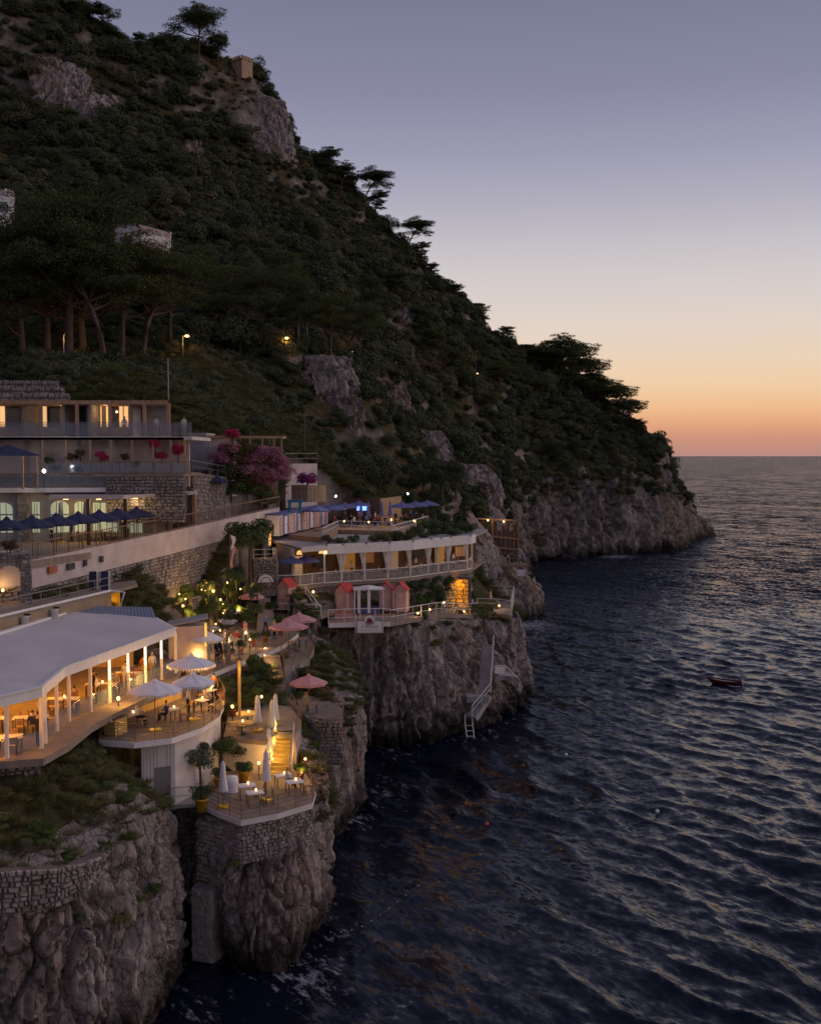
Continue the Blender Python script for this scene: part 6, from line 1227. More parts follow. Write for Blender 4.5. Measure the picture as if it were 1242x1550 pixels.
for i in range(12):
    p = h0.lerp(h1, (i + 0.5) / 12); e = empty('beach_hut', p, hrz, '%s striped changing hut in the rooftop row, counting from the lit end' % ordn[i], 'hut', 'row of striped rooftop huts'); L_ = (h1 - h0).length / 12
    MB().box((0, 0.8, 1.05), (L_ - 0.06, 1.3, 2.1)).build('body', hc[(i * 2) % 6], e); dr = MB().box((0, 0.11, 1.0), (L_ * 0.55, 0.06, 1.8)).build('door', hc[(i * 2 + 1) % 6], e); MB().box((L_ * 0.2, 0.06, 1.0), (0.04, 0.05, 0.12)).build('handle', BLACK, dr)
    MB().box((0, 0.8, 2.17), (L_ + 0.02, 1.6, 0.1), 0, 0.06).build('roof', CANVB, e)
e = empty('lit_doorway', (-14.2, 109.5, 21.0), hrz, 'orange-lit doorway at the near end of the hut row', 'doorway'); MB().box((0, 0, 1.1), (0.9, 0.3, 2.4)).build('frame', PLASTERW, e); MB().box((0, -0.17, 1.05), (0.6, 0.04, 1.9)).build('lit_panel', E_ORG, e); point(e, (-0.3, -1.0, 1.4), 30)
tw = empty('timber_wall', (0, 0, 0), 0, 'tall warm timber slat wall behind the rooftop bar', 'wall'); a, c = Vector((-3.6, 131.5, 21.9)), Vector((-1.2, 139, 21.9)); a0 = Vector((-8.2, 134.5, 21.9))
for p0, p1, nn_, m_ in ((a0, a, 14, WOODD), (a, c, 16, WOODL)):
    for i in range(nn_):
        p = p0.lerp(p1, (i + 0.5) / nn_); u = p1 - p0; MB().box((p.x, p.y, 23.4), (u.length / nn_ - 0.04, 0.08, 3.0), math.atan2(u.y, u.x)).build('slat', m_, tw)
e = empty('glowing_bar_screen', (-5.6, 129.5, 21.9), 0, 'bright blue glowing screen at the rooftop bar', 'screen'); MB().box((0, 0, 1.9), (1.5, 0.1, 0.5)).build('screen', E_BLUE, e); MB().box((0, 0.1, 0.9), (0.12, 0.1, 1.8)).build('stand', BLACK, e); point(e, (0, -0.6, 1.9), 25, (0.2, 0.3, 1.0))
for i, (x, y, lab) in enumerate([(-10.2, 119, 'blue parasol at the near end of the rooftop bar'), (-8.6, 123, 'second blue parasol along the rooftop huts'), (-7.6, 127, 'third blue parasol along the rooftop huts'), (-6.2, 131, 'fourth blue parasol along the rooftop huts'), (-1.0, 128, 'blue parasol left of the right-hand rooftop cluster'), (0.6, 130.5, 'blue parasol in the middle of the right-hand rooftop cluster'), (2.0, 133, 'blue parasol at the right end of the rooftop bar')]): parasol(1.5, 2.2, CANVB, lab, (x, y, 21.9), 'blue rooftop parasols', rise=0.45)
for i, (px, lab) in enumerate([(545, 'closed blue-grey parasol left of the timber wall'), (556, 'second closed blue-grey parasol left of the timber wall'), (577, 'tall closed blue parasol before the lit timber slats'), (590, 'closed blue parasol at the right end of the timber wall')]):
    p = on(px, 800, 21.9); closed_parasol(2.9, CANVB, lab, (p.x, p.y + 2.0, 21.9), 'closed rooftop parasols')
for i in range(16):
    px = [505, 520, 528, 534, 540, 552, 560, 566, 571, 582, 598, 606, 614, 622, 630, 640][i]; p = on(px, 799 - (px > 600) * 5, 21.9); t1 = ['red', 'navy', 'black', 'white', 'rust', 'blue', 'black', 'beige'][i % 8]
    person((p.x, p.y + 2.5 + (i % 3) * 1.2, 21.9), gr.uniform(0, 6.28), ['sit', 'stand', 'sit'][i % 3], t1, 'black', '%s person in %s at the rooftop bar, counting from the huts' % (['first', 'second', 'third', 'fourth', 'fifth', 'sixth', 'seventh', 'eighth', 'ninth', 'tenth', 'eleventh', 'twelfth', 'thirteenth', 'fourteenth', 'fifteenth', 'sixteenth'][i], t1), 'guests at the rooftop bar', i % 3)
for x, y, pw, lab in [(-7.4, 122.5, 60, 'small lamp between the rooftop parasols'), (-4.6, 121, 50, 'lamp at the front rail of the rooftop bar'), (-2.2, 125, 60, 'lamp beside the closed rooftop parasols'), (0.4, 123, 50, 'lamp in the middle of the rooftop guests'), (-2.4, 136, 70, 'lamp washing the timber slat wall')]: globe((x, y, 21.9), lab, pw * .6, 0.11, 0.7, group='lamps of the rooftop bar')
for p, lab in [(on(508, 757, 25.2), 'bright white floodlight above the rooftop huts'), (on(617, 753, 25.4), 'bright white floodlight right of the timber wall')]: globe((p.x, min(p.y, 150), p.z), lab, 60, 0.11, 0.3, (0.9, 0.95, 1.0), E_COOL, 'white floodlights', 'floodlight')
# ================================================================ beach deck
ZE = 15.0
dk = empty('beach_deck', (0, 0, 0), 0, 'timber sunbathing deck with white rails overhanging the cliff', 'deck')
d0 = [on(497, 944, ZE), on(545, 942, ZE), on(590, 942, ZE)]; MB().prism([xy(p) for p in d0] + [(-1.5, 104), (-7.6, 103)], ZE - 0.28, ZE).build('deck', DECKW, dk); MB().beam(d0[0] + Vector((0, -.08, -.15)), d0[2] + Vector((0, -.08, -.15)), 0.1, 0.4).build('edge_board', WHITE, dk)
railing(dk, d0, 1.25, 1.5, (0.4, 1.0), WHITE, 0.06)
pa = [on(590, 942, ZE), on(625, 936, 14.8), on(660, 929, 14.5), on(700, 930, 13.4), on(722, 928, 13.1)]; wp_ = empty('cliff_walk', (0, 0, 0), 0, 'white-railed walk along the cliff edge to the viewing platform', 'walkway')
for a, c in zip(pa, pa[1:]):
    n = Vector((-(c - a).y, (c - a).x, 0)).normalized() * 3.2; MB().add([a, c, c + n, a + n, a - Vector((0, 0, .4)), c - Vector((0, 0, .4)), c + n - Vector((0, 0, .4)), a + n - Vector((0, 0, .4))], [(0, 1, 2, 3), (7, 6, 5, 4), (0, 4, 5, 1), (1, 5, 6, 2), (2, 6, 7, 3), (3, 7, 4, 0)]).build('paving', PAVE, wp_)
railing(wp_, [p + Vector((0, 0, 0.01)) for p in pa], 1.1, 1.6, (0.45, 1.0), WHITE, 0.06)
vp = empty('viewing_platform', (0, 0, 0), 0, 'railed viewing platform at the tip of the headland', 'platform'); v0, v1 = on(755, 929, 13), on(773, 932, 13); v2, v3 = Vector((12.2, 129, 13)), Vector((8.6, 130, 13)); v4 = on(722, 928, 13.0)
MB().prism([xy(v4), xy(v0), xy(v1), xy(v2), xy(v3)], 12.6, 13.0).build('paving', PAVE, vp); railing(vp, [v4, v0, v1, v2, v3], 1.6, 1.7, (0.35, 0.7, 1.0), WHITE, 0.06)
def cabin(p, rz, lab, s=1.0):
    e = empty('changing_cabin', p, rz, lab, 'cabin', 'pink changing cabins'); e.scale = (s, s, s); w2, d2, h2 = 0.62, 0.62, 2.1
    MB().add([(-w2, -d2, 0), (w2, -d2, 0), (w2, d2, 0), (-w2, d2, 0), (-w2, -d2, h2), (w2, -d2, h2), (w2, d2, h2), (-w2, d2, h2), (0, -d2, h2 + 0.6), (0, d2, h2 + 0.6)], [(0, 1, 5, 8, 4), (2, 3, 7, 9, 6), (1, 2, 6, 5), (3, 0, 4, 7), (3, 2, 1, 0)]).build('body', PINKW, e)
    r_ = MB()
    for s_ in (-1, 1): r_.add([(s_ * (w2 + 0.1), -d2 - 0.12, h2 - 0.1), (0, -d2 - 0.12, h2 + 0.66), (0, d2 + 0.1, h2 + 0.66), (s_ * (w2 + 0.1), d2 + 0.1, h2 - 0.1), (s_ * (w2 + 0.1), -d2 - 0.12, h2 - 0.03), (0, -d2 - 0.12, h2 + 0.74), (0, d2 + 0.1, h2 + 0.74), (s_ * (w2 + 0.1), d2 + 0.1, h2 - 0.03)], [(0, 1, 2, 3), (7, 6, 5, 4), (0, 4, 5, 1), (1, 5, 6, 2), (2, 6, 7, 3), (3, 7, 4, 0)])
    r_.build('roof', REDR, e); d_ = MB().box((0, -d2 - 0.02, 0.92), (0.66, 0.05, 1.8)).build('door', mat('door_pink', (0.62, 0.42, 0.39), 0.7, 0.1, 3), e); MB().box((0.24, -d2 - 0.07, 0.95), (0.05, 0.05, 0.1)).build('handle', BLACK, d_)
    for k in range(5): MB().box((-0.5 + k * 0.25, -d2 - 0.005, 2.05), (0.02, 0.02, 0.25)).build('batten', PINKW, e)
    return e
cabin(at(434, 921, 100.3), -0.5, 'pink cabin with red roof standing alone left of the deck stairs'); cabin(on(521, 930, ZE) + Vector((0, .6, 0)), -0.55, 'pink cabin with red roof at the left end of the deck', 1.05)
cabin(on(584, 926, ZE) + Vector((0, 1.2, 0)), -0.1, 'pink cabin with its red roof in shade beside the gazebo'); cabin(on(607, 926, ZE) + Vector((0, 0.6, 0)), -0.25, 'pink cabin with red roof at the right end of the deck')
ga = empty('gazebo', on(556, 929, ZE) + Vector((0, 0.8, 0)), 0.15, 'white open gazebo with curtains and daybed on the deck', 'gazebo')
for sx_ in (-1, 1):
    for sy_ in (-1, 1): MB().box((sx_ * 1.35, sy_ * 1.0, 1.15), (0.1, 0.1, 2.3)).build('post', WHITE, ga)
MB().box((0, 0, 2.33), (2.95, 2.25, 0.1)).build('roof', CANVW, ga); MB().lathe([(1.5, 2.38), (0.5, 2.6), (0.001, 2.66)], n=4).build('canopy', CANVW, ga); MB().box((0.1, 0, 0.25), (2.0, 1.5, 0.5)).build('daybed', CANVB, ga)
for x_ in (-0.95, 0.0): MB().box((x_, -1.0, 1.2), (0.28, 0.12, 2.2)).build('curtain', CANVW, ga)
db = empty('sunbed_box', on(520, 938, ZE) + Vector((0, .5, 0)), 0.1, 'pink painted storage box behind the deck rail', 'box'); MB().box((0, 0, 0.3), (1.7, 0.6, 0.6)).build('body', PINKW, db); MB().box((0, 0, 0.63), (1.76, 0.66, 0.06)).build('lid', REDR2, db)
# sign under the deck edge
sg = at(559, 948, 97.6); sn = empty('hanging_sign', sg, 0.08, 'white sign board with an arched emblem hung on the deck edge', 'sign'); MB().box((0, 0, -0.05), (2.2, 0.1, 1.05)).build('board', CANVW, sn); MB().box((0, 0.03, -0.05), (2.34, 0.08, 1.2)).build('frame', mat('sign_blue', (0.12, 0.17, 0.24), 0.6), sn)
b = MB(); b.tube([(0, -0.05, 0.5), (0, 0.05, 0.5)], 0.46, 20); b.build('emblem_disc', CANVW, sn); um = mat('emblem_red', (0.3, 0.06, 0.08), 0.8); b = MB()
for k in range(20): t = 2 * math.pi * k / 20; b.beam((0, -0.075, 0.52), (0.25 * math.cos(t), -0.075, 0.52 + 0.25 * math.sin(t)), 0.03, 0.05)
b.tube([(0, -0.06, 0.52), (0, -0.085, 0.52)], 0.15, 14); b.build('emblem', um, sn)
for txt, sz_, zz, m_ in (('il Riccio', 0.5, -0.18, mat('sign_ink', (0.3, 0.24, 0.3), 0.8)), ('RESTAURANT & BEACH CLUB', 0.135, -0.42, mat('sign_ink', (0, 0, 0)))):
    c = bpy.data.curves.new('lettering', 'FONT'); c.body = txt; c.size = sz_; c.align_x = 'CENTER'; c.extrude = 0.005; c.shear = 0.25 if sz_ > 0.3 else 0; to_ = link('lettering', c); bpy.context.view_layer.update(); me = bpy.data.meshes.new_from_object(to_.evaluated_get(bpy.context.evaluated_depsgraph_get())); bpy.data.objects.remove(to_); me.materials.clear(); t_ = link('lettering', me, m_, sn); t_.location = (0, -0.06, zz); t_.rotation_euler = (math.pi / 2, 0, 0)
MB().tube([(-1.25, 0, -0.6), (-1.25, 0, 1.2)], 0.035, 6).build('hanger', WHITE, sn); MB().tube([(1.2, 0, -0.6), (1.2, 0, 1.0)], 0.035, 6).build('hanger', WHITE, sn)
# small flight of stairs and rails left of the deck
z0 = at(478, 934, 99.5); z1 = at(455, 903, 102); s2 = empty('deck_stairs', (0, 0, 0), 0, 'white-railed stairs beside the lone pink cabin', 'stairs'); steps(s2, z0, z1, 1.5, 11, PAVE); railing(s2, [z0 + Vector((0.5, -.6, 0)), z1 + Vector((.5, -.6, 0))], 1.0, 1.3, (0.5, 1.0), WHITE, 0.055)
lg = empty('cabin_ledge', (0, 0, 0), 0, 'small railed ledge carrying the lone pink cabin', 'terrace'); l0, l1 = at(412, 931, 98.5), at(486, 934, 98.5); MB().prism([xy(l0), xy(l1), (-6.8, 102.5), (-12.4, 103)], l0.z - 0.4, l0.z - 0.02).build('paving', PAVE, lg); railing(lg, [l0, l1], 1.1, 1.4, (0.5, 1.0), WHITE, 0.055)
for px, py, Y, pw, lab in [(471, 926, 99.2, 40, 'lit lamp at the foot of the deck stairs'), (474, 896, 101.5, 45, 'lit lamp at the head of the deck stairs'), (449, 893, 102.5, 45, 'lit lamp behind the lone pink cabin'), (632, 928, 103.6, 40, 'small lit lamp right of the deck cabins'), (650, 923, 106, 26, 'small lit lamp before the banana plants'), (702, 926, 115.8, 40, 'small lit lamp before the orange-lit grotto'), (755, 917, 121, 60, 'lit lamp on the viewing platform'), (401, 983, 85, 40, 'lit lamp post at the head of the stone stairs')]:
    p = at(px, py, Y); globe((p.x, p.y, p.z - 0.25), lab, pw * 0.6, 0.11, 0.15, group='lamps along the cliff walk')
p = on(671, 920, 14.2) + Vector((0, .8, 0)); ln = empty('tall_lantern', p, 0, 'tall lantern with a pink conical roof and glowing white panes', 'lantern'); MB().lathe([(0.3, 1.35), (0.001, 2.5)], n=10).build('roof', PINKW, ln); MB().lathe([(0.24, 0.85), (0.26, 1.35)], n=10).build('pane', E_STRIP, ln); MB().lathe([(0.2, 0), (0.16, 0.85)], n=10).build('base', WHITE, ln); MB().lathe([(0.17, 0.3), (0.21, 0.5), (0.17, 0.6)], n=10).build('lower_pane', E_STRIP, ln); point(ln, (0, -0.6, 1.2), 28, (1, .85, .6))
gq = at(694, 918, 115.9); gr_ = empty('lit_grotto', gq, -0.3, 'bright orange-lit stone grotto opening in the ivy wall', 'grotto'); b = MB()
for i in range(7):
    for j in range(7):
        dd_ = gr.uniform(0, 0.25); x0, z0_ = -1.0 + i * 0.29, j * 0.42; b.box((x0 + 0.14, dd_, z0_ + 0.2), (0.26 * gr.uniform(.8, 1), 0.4, 0.38 * gr.uniform(.8, 1)), gr.uniform(-.2, .2))
tag(b.build('stonework', OCHRE, gr_), kind='stuff'); MB().box((0, 0.45, 1.5), (2.4, 0.3, 3.2)).build('back_wall', MORTAR, gr_); point(gr_, (0.1, -0.75, 2.4), 60, (1, 0.42, 0.04)); point(gr_, (0, -0.8, 0.6), 30, (1, 0.42, 0.04))
closed_parasol(2.3, CANVW, 'closed white parasol right of the orange-lit grotto', on(713, 922, 13.4) + Vector((0, .6, 0)), None); person(on(742, 915, 13.1), 1.0, 'stand', 'pink', 'white', 'person in pink on the viewing platform', None, 1); person(on(690, 925, 13.7), 1.4, 'sit', 'black', 'beige', 'person in black seated before the orange-lit grotto', None, 0)
for i in range(30):     # ivy on the wall below the restaurant
    t = gr.uniform(0.35, 1); j = 2 + t * 9; a, c = FP[int(min(j, 10))], FP[int(min(j + 1, 11))]; p = a.lerp(c, j - int(j)); zz = gr.uniform(16.4, 17.3) if j < 7.5 else gr.uniform(14.2, 17.3)
    if 9.1 < j < 10.2: continue
    shrub('ivy', 'dark ivy clump hanging on the wall under the restaurant', (p.x + 0.1, p.y + 0.05, zz - 0.4), gr.uniform(0.5, 0.85), [M_DARKG, M_GREEN, M_MAQ][i % 3], 'ivy clumps under the restaurant', i, 'ivy')
for i, px in enumerate((622, 632, 638, 645, 652)): shrub('banana_plant', 'bright green broad-leaved plant right of the pink cabins', on(px, 921 - i, 14.7) + Vector((0, 0.9, 0)), 0.6, M_GREEN, 'broad-leaved plants beside the cabins', i, 'plant', 1.9)
# ================================================================ steps to the sea
s3 = empty('sea_stairs', (0, 0, 0), 0, 'steep concrete stairs with white handrail going down the headland rock', 'stairs'); a, c = at(733, 1048, 106.6), at(738, 976, 111.4); steps(s3, a, c, 1.1, 20, GREYW); railing(s3, [a + Vector((0.6, -0.1, 0)), c + Vector((0.6, -0.1, 0))], 1.0, 1.7, (0.5, 1.0), WHITE, 0.07)
lnd = at(722, 1052, 106.2); MB().box((lnd.x, lnd.y, lnd.z - 0.3), (2.2, 1.4, 0.6)).build('landing', GREYW, s3); q = at(714, 1084, 104.6); railing(s3, [Vector((a.x + .6, a.y - .3, a.z)), q], 1.0, 1.4, (0.5, 1.0), WHITE, 0.07)
MB().beam(Vector((a.x + .2, a.y - .1, a.z - .3)), q + Vector((0, .3, -.3)), 1.2, 0.5).build('ramp', GREYW, s3)
ldr = empty('sea_ladder', (0, 0, 0), 0, 'white metal bathing ladder standing in the sea at the rock', 'ladder'); t0, t1 = at(709, 1094, 104.6), at(714, 1119, 103.6)
for dx in (-0.35, 0.35): MB().tube([t0 + Vector((dx, 0.8, 0.5)), t0 + Vector((dx, 0.2, 0.8)), t0 + Vector((dx, 0, 0)), t1 + Vector((dx, 0, -1.0))], 0.05, 8).build('rail', WHITE, ldr)
for k in range(5): p = t0.lerp(t1 + Vector((0, 0, -1)), (k + .5) / 5); MB().beam(p - Vector((.35, 0, 0)), p + Vector((.35, 0, 0)), 0.05, 0.05).build('rung', WHITE, ldr)
pf = empty('bathing_platform', (0, 0, 0), 0, 'small bathing platform with white panel and sloping rail on the rock', 'platform'); a, c, d = at(746, 1024, 112.5), at(764, 1024, 113), at(786, 1046, 112); MB().prism([xy(a), xy(c), xy(d), (d.x - .5, d.y + 2.5), (a.x, a.y + 2.5)], a.z - 0.5, a.z).build('slab', GREYW, pf); MB().beam(a + Vector((0.15, 0, .65)), c + Vector((0, 0, .65)), 0.05, 0.8).build('panel', WHITE, pf); railing(pf, [a, c, d], 1.15, 1.3, (0.5, 1.0), WHITE, 0.06)
# ================================================================ timber deck on the next rock
sd_ = empty('timber_deck', (0, 0, 0), 0, 'brown timber bathing deck with tall frame on the next rock', 'deck'); Y0 = 176; g = lambda px, py, Y=Y0: at(px, py, Y)
f0, f1 = g(722, 855), g(800, 858); zd = f0.z; MB().prism([xy(f0), xy(f1), (f1.x - 1, Y0 + 9), (f0.x - 2, Y0 + 9)], zd - 0.4, zd).build('deck', DECKW, sd_); railing(sd_, [f0, f1, Vector((f1.x - 1, Y0 + 9, zd))], 1.3, 2.0, (0.5, 1.0), STEEL, 0.08)
for i in range(13):
    p = g(704 + i * 6.4, 815, Y0 + 5); MB().box((p.x, p.y, zd + 3.0 + .9 * math.sin(i * 2.1)), (0.6, 0.12, 6.0)).build('plank', WOODD, sd_)
for z_, px0, px1 in ((784, 704, 784), (812, 745, 784), (828, 745, 784)): MB().beam(g(px0, z_, Y0 + 4.6), g(px1, z_ + 4, Y0 + 4.6), 0.2, 0.25).build('beam', WOODL, sd_)
for px in (712, 745, 784): MB().beam(g(px, 770 if px == 712 else 785, Y0 + 4.4), g(px, 850, Y0 + 4.4), 0.22, 0.22).build('post', WOODL, sd_)
for px, py, lab in ((713, 788, 'warm lamp on the left post of the timber deck'), (738, 788, 'warm lamp in the middle of the timber deck frame'), (762, 790, 'warm lamp on the right of the timber deck frame')): p = g(px, py, Y0 + 3.6); globe((p.x, p.y, p.z - .2), lab, 22, 0.15, 0.1, group='lamps of the timber deck')
e = empty('white_cooler', g(745, 857, Y0 + .8), 0, 'white chest standing at the left end of the timber deck', 'chest'); MB().box((0, 0, .5), (1.5, .9, 1)).build('body', WHITE, e); MB().box((0, 0, 1.03), (1.56, .96, .08)).build('lid', WHITE, e)
e = empty('white_notice_board', g(788, 866, Y0 - .5), 0, 'blank white notice panel on the right edge of the timber deck', 'board'); MB().box((0, 0, -.1), (1.2, .08, 1.0)).build('panel', WHITE, e)
for i, (px, t1) in enumerate([(752, 'red'), (757, 'pink'), (763, 'black'), (768, 'beige'), (774, 'navy'), (779, 'black'), (785, 'grey'), (791, 'blue')]): p = g(px, 856, Y0 + 1.5 + (i % 3)); person((p.x, p.y, zd), gr.uniform(0, 6), ['stand', 'sit', 'stand', 'lean'][i % 4], t1, 'black', '%s person along the timber deck, dressed in %s' % (ordn[i], t1), 'people on the timber deck', i % 3)
# ================================================================ hotel on the upper terraces
W = [Vector((-40, 64.5, 22.6)), Vector((-25.6, 72, 23.0)), Vector((-19.5, 92, 23.8)), Vector((-16.9, 101.5, 24.2)), Vector((-13.7, 115, 24.6))]
rw_ = empty('terrace_retaining_wall', (0, 0, 0), 0, 'long rising retaining wall of pale plaster over rubble stone below the pool terrace', 'wall')
wall(rw_, [xy(p) for p in W], [p.z - 1.9 for p in W], [p.z for p in W], 0.4, PLASTER, 'plaster_band'); wall(rw_, [(p.x - .02, p.y + .06) for p in W], 16.5, [p.z - 1.92 for p in W], 0.4, MORTAR, 'core')
for i in range(len(W) - 1): stone_face(rw_, (W[i].x - .01, W[i].y + .05), (W[i + 1].x - .01, W[i + 1].y + .05), (19.0, 19.0) if i < 3 else (20.5, 20.5), (W[i].z - 1.94, W[i + 1].z - 1.94), 0.36, STONE, seed=200 + i)
for px, py, wd in ((75, 862, 0.9), (103, 857, 0.8), (125, 852, 0.3), (150, 846, 0.3)):
    t = plan_at(px, W[1], W[2]); u = (W[2] - W[1]).normalized(); rz = math.atan2(u.y, u.x); zz = at(px, py, t.y).z; MB().box((t.x + .12, t.y - .06, zz), (wd, 0.14, 0.45), rz).build('opening', REDR2 if px == 75 else GLASSD, rw_)
railing(rw_, [p + Vector((0, 0.15, 0)) for p in W[1:]], 1.15, 1.8, (0.12, 1.0), BRONZE, 0.06, pickets=0.3)
gate = at(20, 880, 70.5); ga_ = empty('arched_stone_gate', (gate.x - 0.1, 70.2, 20.4), 0.35, 'rough stone gateway with a round arch and plants on top', 'gate')
for x_ in (-1.0, 1.0): MB().box((x_, 0, 1.3), (0.7, 0.7, 2.6)).build('pier', STONE, ga_)
b = MB()
for k in range(9): a1 = math.pi * (k + .5) / 9; b.box((0.85 * math.cos(a1), 0, 2.0 + 0.85 * math.sin(a1)), (0.34, 0.72, 0.5), 0)
b.build('arch', STONE, ga_); MB().box((0, 0, 3.15), (2.7, 0.75, 0.5)).build('lintel', STONE, ga_); stone_face(ga_, (-1.36, -0.36), (-0.64, -0.36), 0, 2.8, .24, STONE, seed=9); stone_face(ga_, (0.64, -0.36), (1.36, -0.36), 0, 2.8, .24, STONE, seed=10); stone_face(ga_, (-1.36, -0.38), (1.36, -0.38), 2.85, 3.4, .24, STONE, seed=11)
shrub('shrub', 'bushy plant on top of the stone gateway', (gate.x, 70.2, 23.7), 0.75, M_RUST, None, 1)
globe(on(92, 893, 20.5) + Vector((0, 2.5, 0)), 'small lamp on the path below the plaster wall', 28, 0.11, 0.9); globe(on(5, 912, 20.5), 'small lamp beside the stone gateway', 26, 0.1, 0.7)
hp = on(55, 880, 21.5); 
pt = empty('pool_terrace', (0, 0, 0), 0, 'paved pool terrace between the retaining wall and the hotel', 'terrace'); ZPT = 23.0
MB().prism([(-50, 66), (-40, 65.2), (-25.3, 72.6), (-19.7, 92), (-17.2, 101.5), (-14.2, 115), (-16, 117), (-22, 110), (-24, 98), (-50, 86)], 22.5, ZPT).build('paving', PAVE, pt)
MB().prism([(-42, 70), (-31, 74.5), (-28.5, 80), (-42, 76)], ZPT + .004, ZPT + .05).build('pool_water', mat('pool_water', (0.02, 0.05, 0.06), 0.05, 0.1, 1, spec=0.6), pt); MB().prism([(-42.5, 69.4), (-30.7, 74.2), (-28, 80.5), (-42.5, 76.5)], ZPT - .3, ZPT + .003).build('pool_kerb', PLASTERW, pt)
ho = empty('hotel', (0, 0, 0), 0, 'terraced hotel with glass balconies, arched ground floor and lit room windows', 'hotel')
YG = 87.0
wall(ho, [(-50, YG), (-20.6, YG + 5.16)], 22.5, 27.0, 0.4, GREYW, 'ground_floor_wall')
def gface(px): return plan_at(px, Vector((-50, YG, 0)), Vector((-15.8, YG + 6, 0)))
hrz2 = math.atan2(6, 34.2)
def panel(px0, px1, py0, py1, m_, nm, arch=False, parent=ho, base=None, off=0.06):
    a, c = (gface(px0), gface(px1)) if base is None else (plan_at(px0, *base), plan_at(px1, *base)); y_ = (a.y + c.y) / 2; z1, z0 = at(px0, py0, y_).z, at(px0, py1, y_).z; wd = (c - a).length; m = (a + c) / 2; u = (c - a).normalized(); n = Vector((u.y, -u.x, 0)) * off
    o = empty if False else None
    pts = [(-wd / 2, z0), (wd / 2, z0)] + ([(wd / 2 * math.cos(math.pi * k / 10), z1 - wd * 0.35 + wd * 0.35 * math.sin(math.pi * k / 10)) for k in range(11)] if arch else [(wd / 2, z1), (-wd / 2, z1)])
    V = [(m.x + u.x * x + n.x, m.y + u.y * x + n.y, z) for x, z in pts]; V2 = [(x - n.x * .9, y - n.y * .9, z) for x, y, z in V]; k = len(V)
    return MB().add(V + V2, [tuple(range(k))] + [(i, k + i, k + (i + 1) % k, (i + 1) % k) for i in range(k)]).build(nm, m_, parent)
for px0, px1, py0, ar in ((-10, 18, 756, True), (48, 59, 755, False), (76, 103, 753, True), (112, 129, 754, True), (140, 150, 756, False), (152, 178, 756, False), (196, 214, 752, False)): panel(px0, px1, py0 + 5, 806, E_PALE, 'lit_window', ar); [panel(px0 + (px1 - px0) * f_ - .5, px0 + (px1 - px0) * f_ + .5, py0 + 6, 806, STEEL, 'mullion', False, ho, None, .1) for f_ in (.33, .66)]; panel(px0, px1, 778, 780, STEEL, 'transom', False, ho, None, .09)
for px in (37,): t = gface(px); MB().box((t.x, t.y - .25, 25), (0.9, 0.5, 4.2), hrz2).build('stone_pier', STONE, ho); stone_face(ho, (t.x - .45, t.y - .52), (t.x + .45, t.y - .44), 23, 27, .26, STONE, seed=31)
# canopy in front of the ground floor
cn = empty('terrace_canopy', (0, 0, 0), 0, 'flat grey canopy on brown posts over the lit hotel bar', 'canopy'); ZK = 27.15
ZK = 26.85; cp = [Vector((at(px_, 745, Y_).x, Y_, ZK)) for px_, Y_ in ((75, 85.6), (187, 86.2), (298, 96.5))]; cb = [gface(285), gface(75)]
MB().prism([xy(p) for p in cp] + [(cb[0].x, cb[0].y - .1), (cb[1].x, cb[1].y - .1)], ZK - 0.16, ZK).build('roof', GREYW, cn)
for a, c in zip(cp, cp[1:]): MB().beam(a + Vector((0, -.06, -.08)), c + Vector((0, -.06, -.08)), 0.1, 0.28).build('edge_beam', PLASTER, cn)
for px, m_ in ((131, WOODD), (187, WOODD), (232, WOODL), (255, WOODL), (292, WOODL)):
    t = plan_at(px, cp[0], cp[1]) if px < 187 else plan_at(px, cp[1], cp[2]); MB().box((t.x, t.y + .3, 24.85), (0.24, 0.24, 3.7)).build('post', m_, cn)
for px, py, pw in ((100, 770, 90), (150, 770, 110), (205, 770, 40)): p = at(px, py, YG + (1 if px < 180 else 3.0)); MB().lathe([(0.05, .12), (0.22, -.1)], (p.x, p.y, 26.6), 10).build('lamp', E_WARM, cn); point(cn, (p.x, p.y - .4, 26.2), pw, (1.0, 0.72, 0.38), 0.15)
for i, px in enumerate((120, 138, 160, 175, 195, 210, 222)):
    p = on(px, 815 - i * 2, ZPT) + Vector((0, 3.0, 0)); p.y = min(p.y, gface(px).y - 1.5); table(p, .2, 'lit bar table %s under the hotel canopy, counting from the arch' % ordn[i], 'tables under the hotel canopy', (.9, .9), WOODL)
    chair(p + Vector((.75, 0, 0)), -1.5, 'chair at the %s bar table under the hotel canopy' % ordn[i], 'chairs under the hotel canopy')
for i, px in enumerate((88, 118, 200)): person((gface(px).x, gface(px).y - 2, ZPT), 1 + i, 'stand', ['white', 'black', 'white'][i], 'black', ['waiter in white by the hotel arches', 'waiter in black under the hotel canopy', 'person in white at the right end of the hotel bar'][i], 'staff at the hotel bar', i)
for i, (px, py) in enumerate([(16, 835), (55, 828), (92, 822), (126, 818), (158, 814), (186, 809), (215, 803)]):
    t = plan_at(px, W[1], W[2]) if px > 35 else plan_at(px, W[0], W[1]); t = Vector((t.x - .9, t.y + 1.6, 0)); parasol(1.55, 2.2, CANVN, '%s navy parasol in the row along the pool terrace, counting from the left edge' % ordn[i], (t.x, t.y, ZPT), 'navy parasols along the pool terrace', rise=0.62, sides=4 if False else 8)
for i, (px, lab) in enumerate(((106, 'closed navy parasol before the hotel arch'), (142, 'closed navy parasol under the hotel canopy'))): p = gface(px); closed_parasol(3.3, CANVN, lab, (p.x, p.y - 2.6, ZPT), 'closed navy parasols')
